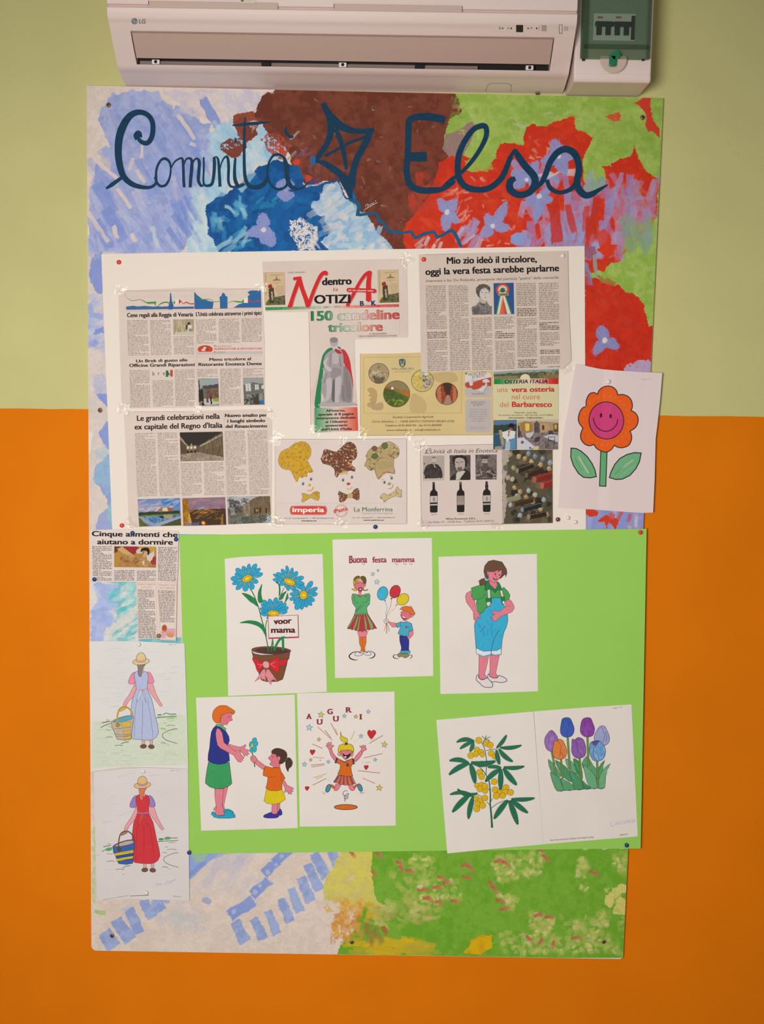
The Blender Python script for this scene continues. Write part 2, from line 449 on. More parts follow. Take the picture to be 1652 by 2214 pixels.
def rct(x0, y0, x1, y1, s=0.0187): return f'{x0} {y0} {x1} {y0+(x1-x0)*s} {x1} {y1+(x1-x0)*s} {x0} {y1}'
AC_ = dict(inv=AINV, org=ac.location)
def bandz(y): return .188
def fd(py_rel):  # depth of the lower front at an image row counted at x=743
    z = L(743, py_rel, .18).z
    return float(np.interp(z, [p[1] for p in low[::-1]], [p[0] for p in low[::-1]]))
badge_m = mat('badge_grey', '8d8f92', rough=0.35, metal=0.3); badge_d = mat('badge_line', 'd8d0cc', rough=0.4)
bd = flat_marks('brand_badge', ac, [circ(291, 46, 6.8)], badge_m, snap=.0003, **AC_)
flat_marks('face_mark', bd, ['290 42 291 42 291 49 294 49 294 50 290 50', circ(288, 44.5, 1.0, 8), '292.5 45.5 297 45.5 296.6 48.5 295.6 48.4 295.8 46.3 292.5 46.3'], badge_d, snap=.0011, **AC_)
def dev_text(name, t, x0, y0, x1, y1, h, m, parent, depth, inv, org, bold=0.02):
    V, Fa = glyphs(t, bold); mn, mx = V[:, 0].min(), V[:, 0].max(); u = (V[:, 0]-mn)/(mx-mn); v = V[:, 1]/.69
    P = np.stack([x0+u*(x1-x0), y0+u*(y1-y0)-v*h], 1); w = Wn(P, depth)
    if parent is ac: w = np.array([W(x_, y_, band_depth(L(x_, y_, depth).z)+.0006) for x_, y_ in P])
    me = bpy.data.meshes.new(name); me.from_pydata([tuple(inv @ (Vector(p)-org)) for p in w], [], Fa); fix_normals(me)
    o = add_ob(name, me, m, parent); md = o.modifiers.new('t', 'SOLIDIFY'); md.thickness = .0003; md.offset = 1
    return o
dev_text('brand_lettering', 'LG', 300.5, 51, 314.5, 51.3, 9.4, badge_m, ac, .1815, bold=.03, **AC_)
disp_m = mat('display_smoke', '2a2220', rough=0.15, spec=.6); lamp_m = mat('status_lamp', 'fff4ec', rough=.2)
flat_marks('display_window', ac, [rct(1116, 54, 1131, 69.5)], disp_m, snap=.0008, **AC_)
flat_marks('display_strip', ac, [rct(1066, 49, 1202, 72)], mat('strip_ivory', 'ecd5cb', rough=.3), snap=.0001, **AC_)
for px, r in ((1087, 1.6), (1105.5, 1.8), (1142, 1.6), (1160.5, 1.8)): flat_marks('indicator_dot', ac, [circ(px, 61.5, r, 10)], DARK, snap=.0009, **AC_)
marks = [circ(1081, 61, 3.2, 12), circ(1099, 61.5, 2.6, 12), circ(1149, 61.5, 3, 12), rct(1165, 57, 1166.4, 66), rct(1171, 54.5, 1182, 67.5), rct(1220, 58, 1223.5, 61), rct(1224.5, 58, 1228, 61), rct(1220, 62.5, 1223.5, 66), rct(1224.5, 62.5, 1228, 66)]
SYM = mat('symbol_grey', 'b9a7a3', rough=.5)
for k_ in marks: flat_marks('indicator_symbol', ac, [k_], SYM, snap=.0006, **AC_)
flat_marks('lamp_bezel', ac, [rct(1208.5, 53, 1216, 73)], mat('bezel', 'a8988c', rough=.4), snap=.0009, **AC_)
flat_marks('status_lamp', ac, [rct(1210.8, 54.5, 1214.2, 71)], lamp_m, snap=.0014, **AC_)
st = flat_marks('energy_sticker', ac, [rct(517, -6, 553, 6.5)], mat('sticker', 'd9ccb9', rough=.5), depth=.1987, **AC_)
flat_marks('sticker_print', st, [rct(520, -2, 528, .5), rct(522, 1.2, 526, 3.5)], DARK, depth=.1994, **AC_)

# ------------------------------------------------------------------ breaker box
bk = bpy.data.objects.new('breaker_box', None); COL.objects.link(bk)
bk.location = W(1300, 209, 0); BANG = AANG
tag(bk, 'ivory circuit breaker box with green see-through door beside the air conditioner', 'breaker box')
bk.rotation_euler = (0, BANG, 0); BINV = Matrix.Rotation(-BANG, 3, 'Y')
def B(px, py, d): return BINV @ (W(px, py, d)-bk.location)
bx0, bx1 = B(1219.5, 208, 0).x+.002, B(1381, 212, 0).x
bm = bmesh.new()
prof = [(0, .22), (.1, .22), (.126, .21), (.126, .022), (.127, .020), (.127, .0115), (.1235, .006), (0, 0)]
extrude(bm, prof, bx0, bx1)
o = bm_ob('housing', bm, PLAST, bk)
md = o.modifiers.new('soft_edges', 'BEVEL'); md.width = .0035; md.segments = 3; md.limit_method = 'ANGLE'; md.angle_limit = math.radians(40)
# step line around the bottom edge
bm = bmesh.new(); box(bm, bx0+.004, bx1-.004, -.1278, -.126, .0195, .0212); bm_ob('ridge', bm, PLAST, bk)
def on(px, py, d): q = B(px, py, d); return q
dd = .1275
def bbox(name, px0, py0, px1, py1, d0, d1, m, parent=bk, bev=.0006):
    """box whose front face spans these photo pixels at depth d1, built in the box's frame"""
    cx, cy = (px0+px1)/2, (py0+py1)/2
    l, r, t, b = B(px0, cy, d1).x, B(px1, cy, d1).x, B(cx, py0, d1).z, B(cx, py1, d1).z
    bm = bmesh.new(); box(bm, l, r, -d1, -d0, b, t, bev); 
    o = bm_ob(name, bm, m, parent)
    return o
GREEN_IN = mat('green_grey_panel', 'b4b8a8', rough=.5)
plate = bbox('mounting_plate', 1272, -40, 1399, 96, .1262, .1275, GREEN_IN)
sw = bbox('switch_block', 1283, 29, 1374, 88, .1275, .131, mat('switch_grey', 'c8c8bc', rough=.4))
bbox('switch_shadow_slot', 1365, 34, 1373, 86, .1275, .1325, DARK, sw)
bar = mat('black_toggle', '181a1c', rough=.35)
bm = bmesh.new(); c = B(1325, 53, .134)
for k in range(4):
    x = B(1291+k*19.7, 66, .134).x; z = B(1325, 68, .133).z
    box(bm, x-.0012, x+.009, -.1345, -.131, z-.007, z+.009, .0006)
bm_ob('toggle', bm, bar, sw)
bm = bmesh.new(); l, r = B(1287, 54, .137).x, B(1366, 54, .137).x; z = c.z
for a, b in ((l, (l+r)/2), ((l+r)/2, r)): box(bm, a, b, -.1385, -.131, z-.0045, z+.0055, .003, 3)
bm_ob('toggle_bar', bm, bar, sw)
for px in (1292, 1332): bbox('indicator_flag', px, 35.5, px+12, 39.5, .131, .1314, mat('flag_red', 'b0563c', rough=.5), sw, .0001)
# green door: frame ring and window, clear lock knob
gm = bpy.data.materials.new('green_clear_plastic'); gm.use_nodes = True; nt = gm.node_tree
nt.nodes.remove(nt.nodes['Principled BSDF']); out = nt.nodes['Material Output']
tr = nt.nodes.new('ShaderNodeBsdfTransparent'); tr.inputs[0].default_value = (.74, .82, .74, 1)
gl = nt.nodes.new('ShaderNodeBsdfGlossy'); gl.inputs['Roughness'].default_value = .12; gl.inputs[0].default_value = (.8, .9, .85, 1)
df = nt.nodes.new('ShaderNodeBsdfDiffuse'); df.inputs[0].default_value = (.13, .18, .13, 1)
m1 = nt.nodes.new('ShaderNodeMixShader'); m1.inputs[0].default_value = .16; nt.links.new(tr.outputs[0], m1.inputs[1]); nt.links.new(df.outputs[0], m1.inputs[2])
m2 = nt.nodes.new('ShaderNodeMixShader'); m2.inputs[0].default_value = .05; nt.links.new(m1.outputs[0], m2.inputs[1]); nt.links.new(gl.outputs[0], m2.inputs[2])
nt.links.new(m2.outputs[0], out.inputs[0])
door = bbox('door', 1258, -45, 1409, 127, .1275, .140, gm, bev=.0025)
rim = gm
for a in ((1258, -45, 1272, 127), (1400, -45, 1409, 127)): bbox('door_rail', *a, .1405, .1425, gm, door, .0008)
bbox('door_lower_ledge', 1262, 96, 1404, 106, .1405, .1425, gm, door, .0008)
for px in (1259, 1388): bbox('door_stop', px, 127, px+6, 131, .1275, .132, DARK, bk, .0005)
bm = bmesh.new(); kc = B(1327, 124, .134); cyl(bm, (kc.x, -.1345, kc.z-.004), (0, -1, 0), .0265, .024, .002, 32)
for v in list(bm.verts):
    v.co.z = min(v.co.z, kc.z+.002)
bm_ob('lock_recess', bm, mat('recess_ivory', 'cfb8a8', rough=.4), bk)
gk = mat('green_knob', '1f7a50', rough=.12, spec=.6)
kn = bmesh.new(); cyl(kn, (kc.x+.002, -.1405, kc.z+.002), (0, -1, 0), .0085, .0085, .007, 24); knob = bm_ob('lock_knob', kn, gk, bk)
bm = bmesh.new(); q = B(1325, 133, .14); box(bm, q.x-.0075, q.x+.0065, -.1475, -.137, q.z-.010, q.z+.012, .003, 3); bm_ob('knob_grip', bm, gk, knob)
# ------------------------------------------------------------------ painted notice board
BD = 0.012
PAINTM = attr_mat('poster_paint', rough=0.6, spec=0.12, bump=0.35, bscale=120, streak=0.05, sscale=(200, 200, 200))
board_px = '190 187 1432 213.5 1347 2061 1340 2068 208 2051.5 200.5 2044'
bc = Wn(nums(board_px), 0); b_x0, b_x1, b_z0, b_z1 = bc[0, 0], bc[1, 0], .3465, bc[0, 2]
bm = bmesh.new()
P = [(b_x0, b_z1), (b_x1, b_z1)]
for cx, cz, a0, a1 in ((b_x1-.008, b_z0+.0155, 0, -90), (b_x0+.012, b_z0+.012, -90, -180)):
    r = .008 if cx > 0 else .012
    for i in range(6): a = math.radians(a0+(a1-a0)*i/5); P.append((cx+r*math.cos(a), cz+r*math.sin(a)))
vs = [bm.verts.new((x, -.0004, z)) for x, z in P]; bm.faces.new(vs)
r = bmesh.ops.extrude_face_region(bm, geom=bm.faces[:])
for v in r['geom']:
    if isinstance(v, bmesh.types.BMVert): v.co.y = -BD
board = bm_ob('notice_board', bm, mat('board_cream', 'e2cfc0', rough=.6, bump=.2, bscale=60))
tag(board, 'large painted notice board with kite and flower mural hung on the wall', 'notice board')

class Raster:
    def __init__(s, x0, y0, x1, y1, cell, base, seed=3):
        s.x0, s.y0, s.cell = x0, y0, cell
        s.w, s.h = int(round((x1-x0)/cell)), int(round((y1-y0)/cell))
        s.a = np.empty((s.h, s.w, 3)); s.a[:] = H(base)
        r = np.random.default_rng(seed); s.r = r
        s.n1 = s.noise(5); s.n2 = s.noise(14); s.n3 = s.noise(2.0); s.n4 = s.noise(14); s.n5 = s.noise(60)
        s.Y, s.X = np.mgrid[0:s.h, 0:s.w]; s.X = x0+(s.X+.5)*cell; s.Y = y0+(s.Y+.5)*cell
    def noise(s, px):
        k = max(px/s.cell, 1.0); gh, gw = int(s.h/k)+3, int(s.w/k)+3
        g = s.r.random((gh, gw)); y = np.arange(s.h)/k; x = np.arange(s.w)/k
        yi, xi = y.astype(int), x.astype(int); fy = (y-yi)[:, None]; fx = (x-xi)[None]
        fy = fy*fy*(3-2*fy); fx = fx*fx*(3-2*fx)
        return (g[yi][:, xi]*(1-fy)*(1-fx)+g[yi+1][:, xi]*fy*(1-fx)+g[yi][:, xi+1]*(1-fy)*fx+g[yi+1][:, xi+1]*fy*fx)
    def win(s, xa, ya, xb, yb):
        i0 = max(int((ya-s.y0)/s.cell)-1, 0); i1 = min(int((yb-s.y0)/s.cell)+2, s.h)
        j0 = max(int((xa-s.x0)/s.cell)-1, 0); j1 = min(int((xb-s.x0)/s.cell)+2, s.w)
        return (slice(i0, i1), slice(j0, j1)) if i1 > i0 and j1 > j0 else None
    def blend(s, w, al, col):
        c = H(col); s.a[w] = s.a[w]*(1-al[..., None])+c*al[..., None]
    def inside(s, P, X, Y):
        r = np.zeros(X.shape, bool); n = len(P)
        for i in range(n):
            (xa, ya), (xb, yb) = P[i], P[(i+1) % n]
            if ya == yb: continue
            r ^= ((Y >= min(ya, yb)) & (Y < max(ya, yb)) & (X < (xb-xa)*(Y-ya)/(yb-ya)+xa))
        return r
    def poly(s, pts, col, al=1.0, warp=4, mottle=0.0, col2=None, sm=0, dry=0, fine=1.5):
        P = nums(pts)
        if sm: P = smooth_pts(P, True, 4)
        m = warp+2; w = s.win(P[:, 0].min()-m, P[:, 1].min()-m, P[:, 0].max()+m, P[:, 1].max()+m)
        if w is None: return s
        X = s.X[w]+(s.n2[w]-.5)*2*warp+(s.n3[w]-.5)*2*min(fine, warp); Y = s.Y[w]+(s.n4[w]-.5)*2*warp+(s.n1[w]-.5)*min(2*fine, warp)
        A = s.inside(P, X, Y).astype(float)*al
        if dry: A = A*np.clip((s.n3[w]*.6+s.n1[w]*.4-dry)*9+.5, 0, 1)
        if col2 is not None:
            t = np.clip((s.n2[w]*.5+s.n1[w]*.3+s.n5[w]*.35-.575)*4+.5, 0, 1)[..., None]
            c = H(col)*(1-t)+H(col2)*t; s.a[w] = s.a[w]*(1-A[..., None])+c*A[..., None]
        else: s.blend(w, A, col)
        return s
    def stroke(s, x0, y0, x1, y1, wd, col, al=.9, dry=.25, wob=2.0):
        m = wd/2+4; w = s.win(min(x0, x1)-m, min(y0, y1)-m, max(x0, x1)+m, max(y0, y1)+m)
        if w is None: return s
        Lg = math.hypot(x1-x0, y1-y0) or 1; dx, dy = (x1-x0)/Lg, (y1-y0)/Lg
        X = s.X[w]-x0+(s.n2[w]-.5)*wob*2; Y = s.Y[w]-y0+(s.n4[w]-.5)*wob*2
        t = X*dx+Y*dy; u = -X*dy+Y*dx
        ph = s.r.random()*50; br = .5+.5*np.sin(u*2.1+ph)*np.sin(u*.93+ph*2.3)
        tt = t/Lg; ends = (t > -wd*.1-br*3) & (t < Lg+wd*.1+br*5)
        e = np.clip((wd/2-np.abs(u))/1.2+.5, 0, 1)*ends
        A = e*al*(1-dry*np.clip(tt, 0, 1)**1.5*(br*1.3)*(.5+s.n3[w]))
        s.blend(w, np.clip(A, 0, 1), col); return s
    def scatter(s, pts, n, ang, jit, ln, wd, cols, al=.8, dry=.3, sm=0):
        P = nums(pts); lo, hi = P.min(0), P.max(0); k = 0; tries = 0
        while k < n and tries < n*20:
            tries += 1; x, y = s.r.uniform(lo, hi)
            if not s.inside(P, np.array([x]), np.array([y]))[0]: continue
            a = math.radians(ang+s.r.normal()*jit); l = ln*s.r.uniform(.6, 1.3)/2; wv = wd*s.r.uniform(.6, 1.3)
            s.stroke(x-math.cos(a)*l, y-math.sin(a)*l, x+math.cos(a)*l, y+math.sin(a)*l, wv, cols[s.r.integers(len(cols))], al*s.r.uniform(.6, 1.1) if al < 1 else 1, dry); k += 1
        return s
    def petal(s, cx, cy, ang, ln, wd, col, al=.9):
        a = math.radians(ang); t = np.linspace(0, 1, 9); w = wd/2*np.sin(np.pi*np.clip(t, .0, 1)**.75*.88+.15)
        ax = np.array([math.cos(a), math.sin(a)]); nx = np.array([-ax[1], ax[0]])
        C = np.array([cx, cy])+ax*(t*ln)[:, None]; P = np.vstack([C+nx*w[:, None], (C-nx*w[:, None])[::-1]])
        s.poly(P.ravel(), col, al, warp=2, dry=.12); 
        for k in (-.25, 0.05, .3): s.stroke(cx+nx[0]*k*wd*.3, cy+nx[1]*k*wd*.3, cx+ax[0]*ln*.9+nx[0]*k*wd, cy+ax[1]*ln*.9+nx[1]*k*wd, 1.6, 'a9aed0', .35, .3)
        return s
    def flower(s, cx, cy, petals, col='8b93c4', heart='dccfd0', hr=5):
        for a, l, w in petals: s.petal(cx, cy, a, l, w, col)
        s.poly(np.array([[cx+hr*math.cos(t), cy+hr*1.2*math.sin(t)] for t in np.linspace(0, 6.28, 10)[:-1]]).ravel(), heart, .95, warp=1.5); return s

R = Raster(186, 183, 1436, 2071, 1.6, 'decdbf')
R.poly('186 183 1436 183 1436 2071 186 2071', 'e2d0c2', .6, 0, col2='d6c4b6')
PER = ['8092cc', '8a9ad0', '768ac6', '93a2d4', 'a0acd8']
# -- upper left: periwinkle wash
R.poly('262 197 300 193 345 200 372 232 392 226 408 240 430 262 452 270 462 300 478 330 486 352 470 360 450 350 462 395 440 430 428 470 410 510 392 545 330 562 196 562 192 500 196 430 198 395 205 352 222 352 238 372 240 340 222 330 228 318 238 320 225 290 206 262 218 240 232 214', '8b9acf', .88, 6, col2='a3add6')
R.scatter('215 240 300 200 380 240 450 330 430 420 400 520 230 550 205 400 225 330', 90, 56, 8, 62, 15, PER, .45, .5)
R.scatter('205 420 420 430 400 550 200 555', 46, 62, 16, 44, 13, ['c3bfd4', 'b4b8d8', '8b9ad0', '95a4d6', 'b9bcd8'], .5, .6)
R.scatter('300 330 440 440 400 540 250 540', 26, 60, 12, 40, 10, ['8596cc', 'aab2da', 'c9c2d2'], .4, .5)
for x, y, a, l, w in ((212, 402, 60, 60, 26), (232, 455, 62, 70, 26), (208, 480, 62, 60, 24)): R.stroke(x, y, x+l*math.cos(math.radians(a)), y+l*math.sin(math.radians(a)), w, '8092cc', .8, .3)
CR = 'dccabd'
R.stroke(386, 248, 420, 298, 8, CR, .9, .1); R.stroke(307, 316, 306, 338, 6, CR, .9, .1); R.stroke(286, 344, 282, 366, 8, 'cfc2c4', .9, .1)
R.stroke(296, 368, 310, 392, 7, CR, .8, .1); R.stroke(255, 410, 282, 448, 8, CR, .9, .1); R.stroke(245, 492, 254, 512, 10, CR, .9, .2)
R.stroke(330, 492, 342, 535, 10, 'bcc6cc', .9, .2); R.stroke(205, 345, 252, 385, 9, CR, .95, .05); R.stroke(186, 452, 232, 520, 10, CR, .8, .1)
R.stroke(284, 508, 292, 520, 9, CR, .9, .1); R.stroke(412, 310, 420, 312, 8, CR, .8, .1)
R.stroke(437, 212, 470, 272, 20, '8494ca', .95, .1); R.stroke(412, 236, 428, 250, 10, '8a99ce', .9, .2)
# -- white daubs along the top
R.poly('352 198 575 195 585 215 568 250 540 245 505 272 478 268 462 236 448 206 430 215 440 250 425 260 395 235', 'd5c6c2', .8, 5, col2='c2bccb')
R.scatter('470 205 570 200 550 235 490 265', 26, 60, 12, 30, 9, ['e0d3ca', 'cfc5c8', 'c4bfcf'], .6, .5)
# -- pale cyan
R.poly('448 292 480 262 505 262 520 275 560 262 590 265 618 300 622 330 600 350 560 350 540 372 505 392 492 420 470 425 455 450 452 480 470 520 475 560 400 562 415 500 430 460 438 420 460 392 468 340', 'b4ccd6', .92, 6, col2='9cc4d8')
R.scatter('460 280 600 290 600 340 520 380 460 450 430 540 410 540 440 400', 60, 60, 14, 46, 12, ['8fbdd6', 'b9d2da', 'c8d6da', '86b4d2', 'a9c8d6'], .6, .5)
R.scatter('430 420 455 420 455 540 405 550', 20, 70, 10, 50, 12, ['c6d4d4', 'bcd0d4', 'd5d8d2'], .7, .3)
R.scatter('390 440 430 440 400 540 360 540', 14, 62, 10, 44, 11, ['7488c6', '8497d0'], .7, .3)
# -- brown sky
R.poly('575 196 588 205 600 170 1000 170 1000 226 1015 240 1005 262 985 285 980 300 972 340 955 420 915 470 890 520 880 545 845 540 820 505 792 480 772 455 760 420 735 395 700 392 672 400 648 392 632 352 620 320 585 298 558 262 548 245', '7b3f2d', 1, 4, col2='6a3324')
R.scatter('600 205 970 210 950 300 930 430 870 500 790 460 750 400 660 370 620 300', 190, 40, 60, 22, 12, ['864632', '743828', '8c4c38', '6a3122', '7c4234', '7e4030', '8a5244'], .3, .6)
R.scatter('600 205 970 210 940 440 880 520 770 450 640 330', 26, 20, 40, 5, 3, ['a88878', 'b09484', '9a7466'], .5, .3)
R.scatter('630 300 700 340 690 400 640 390', 16, 120, 30, 16, 9, ['8a5a58', '6f5a78', '9a4034'], .5, .4)
R.poly('505 250 545 236 562 262 552 290 530 308 512 290 503 270', '84402f', 1, 4, col2='944a34'); R.poly('520 280 545 272 560 290 548 300 530 312', '7c3c2c', 1, 3)
R.poly('474 318 500 300 530 300 534 322 508 340 486 334', '7a4438', 1, 4, dry=.38); R.poly('476 322 505 318 534 312 520 334 500 340', '7d4030', 1, 3)
R.poly('560 300 598 285 632 318 612 345 588 338', '7c4a40', .95, 4, dry=.4, col2='b04a38'); R.poly('540 262 562 262 545 290', 'c8c0b8', .7, 3, dry=.4)
for x, y in ((609, 325), (642, 351), (667, 385)): R.poly(circ(x, y, 7, 8), 'c8432c', 1, 2)
for x, y in ((622, 372), (640, 377), (655, 385), (632, 362)): R.poly(circ(x, y, 5, 8), '4a5480', .8, 2, dry=.3)
R.stroke(627, 300, 645, 285, 5, 'c0a898', .7, .3); R.stroke(640, 330, 616, 350, 5, '9a8a84', .7, .4)
# -- deep blue
R.poly('448 440 462 425 498 418 520 398 540 380 562 362 600 345 640 358 655 385 662 410 690 398 728 388 742 408 768 445 762 480 740 545 470 548 462 520 450 505 452 480 446 465', '0f5c9c', 1, 5, col2='0a4c88')
R.scatter('470 430 560 380 640 370 700 405 750 440 730 530 490 540', 70, 130, 40, 26, 13, ['0e62a4', '084a84', '1c74ac', '0a5490', '146aa8'], .5, .5)
R.scatter('500 430 545 440 540 470 500 460', 9, 40, 40, 22, 10, ['6fb4cc', '9ccbd6', '4fa0c0'], .7, .5)
R.scatter('460 460 490 465 485 510 460 505', 8, 60, 40, 24, 9, ['5ba4c4', '9ac6d4', '2a86b4'], .7, .5)
R.scatter('490 515 545 495 530 530 495 540', 9, 140, 14, 34, 9, ['3f98bc', '7fbcd0', 'a8ccd4'], .7, .5)
R.scatter('560 430 605 425 600 445 560 450', 5, 150, 14, 26, 7, ['3490b4', '1c7aa8'], .7, .5)
R.stroke(530, 395, 545, 375, 14, '88b4cc', .8, .3); R.stroke(520, 412, 530, 402, 10, '9cc0d0', .8, .3); R.stroke(455, 545, 500, 520, 10, '9cc0cc', .8, .5)
R.poly('626 476 650 470 680 490 688 505 680 540 648 545 636 515 625 500', 'dcd2cc', 1, 3, dry=.42)
R.scatter('672 485 688 500 678 540 670 540', 6, 80, 10, 30, 5, ['dcd4cc'], .8, .5)
R.poly('702 402 728 392 748 425 770 450 800 470 822 505 855 540 720 548 690 520 718 500 700 470 668 450 690 430', 'd4cfcc', 1, 5, col2='8fb6cf')
R.scatter('705 410 740 420 830 520 730 535 700 500 680 450', 46, 150, 22, 34, 12, ['dcd0c6', 'c8cfd4', '9cbcd2', 'b4c8d4', '78a8cc'], .65, .5)
R.scatter('740 520 850 530 845 545 740 545', 8, 150, 20, 30, 10, ['a8c4d0', 'cfd4d4'], .7, .4)
# -- green ground at right
R.poly('974 170 1460 170 1460 820 1262 820 1262 560 1000 420 958 300 972 255 1000 240', '92b048', 1, 3, col2='a4bc58')
R.scatter('985 212 1425 220 1420 560 1270 600 1262 400 1000 330', 330, 25, 50, 24, 11, ['86ac3c', 'a2b95a', '93b34a', 'b4c470', '7ca234', 'a8bc64'], .35, .6)
R.scatter('1290 560 1425 560 1410 690 1340 620', 60, 25, 50, 20, 10, ['86ac3c', 'a2b95a', '93b34a', 'b4c470'], .4, .6)
R.scatter('1000 230 1300 240 1290 270 1000 300', 40, 10, 40, 10, 5, ['c2c896', 'b8c084', 'c8c8a0'], .35, .5)
R.scatter('970 215 1010 212 1005 240 975 240', 10, 90, 20, 12, 4, ['6f7a3c', '809044', 'a8b870'], .5, .5)
R.poly('962 292 985 285 1022 262 1030 275 1018 305 1000 340 968 338 958 318', '9a7872', .95, 4, dry=.15); R.scatter('985 270 1030 300 1000 330 990 300', 10, 50, 30, 8, 3, ['b0c060', 'a0b850'], .7, .4)
# -- red meadow
R.poly('880 545 868 500 905 450 930 425 952 350 975 335 1012 338 1040 342 1072 345 1078 312 1100 310 1128 315 1140 275 1165 272 1238 254 1245 285 1286 297 1276 320 1262 350 1262 388 1300 405 1312 398 1298 358 1320 358 1344 340 1366 335 1374 310 1385 345 1390 365 1425 385 1424 470 1400 500 1340 560 1305 585 1262 590 1262 548', 'da3a1c', 1, 5, col2='cc321a')
R.poly('1005 345 1050 340 1078 312 1060 372 1020 370 1008 358', '98b44c', .6, 5, dry=.3); R.poly('1010 344 1045 325 1075 340 1055 365 1025 372 1010 365', '9ab24c', 1, 5)
R.poly('1366 222 1392 216 1404 212 1408 250 1425 280 1428 300 1412 286 1398 280 1394 245 1386 232', 'd2402a', 1, 4); R.poly('1312 250 1340 242 1344 262 1325 264', 'd0583a', 1, 4, dry=.35)
R.scatter('900 500 960 420 1060 360 1200 280 1260 340 1260 420 1420 400 1400 480 1320 560 1250 540', 150, 60, 40, 26, 10, ['e04422', 'd0361c', 'b8301c', 'de5436', 'd03c24'], .4, .6)
R.scatter('880 400 950 360 940 440 900 480', 22, 50, 40, 22, 14, ['c43a26', 'a4402e', 'cc4028'], .5, .5)
R.scatter('970 400 1015 420 1010 500 960 470', 26, 150, 20, 16, 4, ['e89078', 'e0a088', 'e67a60'], .6, .4)
R.scatter('1000 380 1250 420 1260 540 900 540', 40, 30, 60, 8, 4, ['e4a890', 'e8b49c', 'e08a70'], .6, .5)
R.scatter('1140 290 1200 310 1180 350 1140 340', 14, 50, 40, 8, 4, ['e4a890', 'e07a60'], .6, .5)
# lavender daubs
LAV = ['8f9acb', '9aa2cf', '8694cc', 'a5a8cf', '9b93c0']
R.scatter('1220 400 1420 400 1415 500 1330 540 1220 530', 62, 93, 14, 58, 15, LAV, .55, .6)
R.scatter('1340 400 1425 410 1420 470 1350 470', 20, 20, 60, 40, 8, ['c86a5c', 'b0909c', 'd0705c', '9a98c4'], .5, .5)
R.scatter('1190 470 1290 480 1300 545 1180 545', 26, 95, 20, 40, 15, ['8f9acb', '8b93c4', 'a0a4cc'], .7, .4)
R.scatter('1130 430 1200 440 1190 540 1120 540', 16, 90, 20, 34, 14, LAV, .6, .5)
R.scatter('1080 350 1180 370 1240 390 1150 400', 20, 60, 40, 28, 12, LAV, .6, .5)
R.scatter('1180 370 1240 370 1240 380 1160 380', 7, 0, 10, 24, 6, ['dcd0cc', 'cfc4cc'], .8, .4)
R.scatter('1255 460 1290 460 1290 500 1262 520', 8, 90, 10, 60, 14, ['c63420', 'cc3a24'], .9, .2)
R.stroke(1195, 430, 1205, 520, 24, 'c8321e', .95, .1); R.stroke(1228, 445, 1240, 500, 14, 'c8341e', .9, .1); R.stroke(1300, 500, 1310, 545, 22, 'da3a1c', .9, .2)
R.poly('1262 400 1285 386 1312 400 1295 418 1265 408', '90a892', .9, 4)
R.poly(circ(1120, 517, 17, 14, 14), '8f9acb', 1, 3)
R.flower(966, 458, [(-120, 34, 24), (-50, 34, 26), (95, 44, 26), (40, 34, 22)])
R.flower(1066, 489, [(-125, 30, 24), (-60, 60, 26), (5, 38, 24), (140, 36, 26)])
R.flower(1167, 424, [(155, 36, 28), (20, 30, 24), (-40, 34, 18), (100, 60, 26)])
R.flower(1208, 340, [(-105, 40, 34), (165, 40, 30), (70, 42, 30), (0, 34, 22)], hr=4)
R.flower(1140, 390, [(-150, 40, 26), (-60, 48, 28), (160, 40, 26), (20, 30, 20)], hr=4)
R.scatter('990 500 1035 480 1040 540 1000 545', 12, 120, 10, 30, 9, ['a8a8cc', 'c4b8cc', '9a9cc8'], .7, .5)
R.flower(570, 497, [(-95, 36, 30), (165, 36, 30), (60, 42, 36), (20, 20, 20)]); R.flower(617, 412, [(-90, 26, 40), (90, 24, 40)], hr=1)
R.scatter('900 520 960 515 960 545 910 545', 10, 130, 10, 24, 7, ['c8c0b8', '9ca4ac', 'd8c4b8', 'd8503c'], .7, .5)
# -- right strip
R.stroke(1350, 470, 1378, 520, 30, '8aa088', .75, .3); R.scatter('1345 490 1420 480 1415 535 1345 545', 20, 80, 30, 30, 16, ['7ea078', '8aa288', '8fae5c'], .6, .5)
R.poly('1262 596 1284 598 1310 610 1332 622 1338 616 1352 632 1368 634 1386 650 1400 690 1404 706 1436 706 1436 815 1262 815', 'd03018', 1, 4, col2='c42a14'); R.poly('1290 596 1310 598 1334 612 1330 622 1300 608', 'a87038', .9, 3, dry=.35)
R.scatter('1270 610 1330 630 1400 720 1400 790 1270 790', 60, 30, 50, 34, 14, ['cf3a24', 'c42a14', 'd04028', 'b82c1c'], .35, .5)
R.stroke(1286, 552, 1290, 595, 8, '8c9c98', .9, .2); R.stroke(1268, 570, 1276, 612, 9, '8088b0', .9, .2); R.stroke(1266, 590, 1272, 612, 12, 'a85868', .7, .2)
R.poly('1264 530 1286 530 1288 550 1276 560 1262 556', '9a5a70', .9, 3); R.poly('1288 540 1300 532 1335 530 1325 552 1310 560', 'da3a1c', 1, 3)
R.flower(1308, 736, [(-110, 34, 28), (25, 36, 26), (130, 38, 26)], col='7f88b8', heart='dccfc8', hr=5)
for cx, cy, rx, ry in ((1388, 796, 26, 18), (1362, 806, 14, 22)): R.poly(circ(cx, cy, rx, 16, ry), 'b4a0bc', .95, 3, dry=.15)
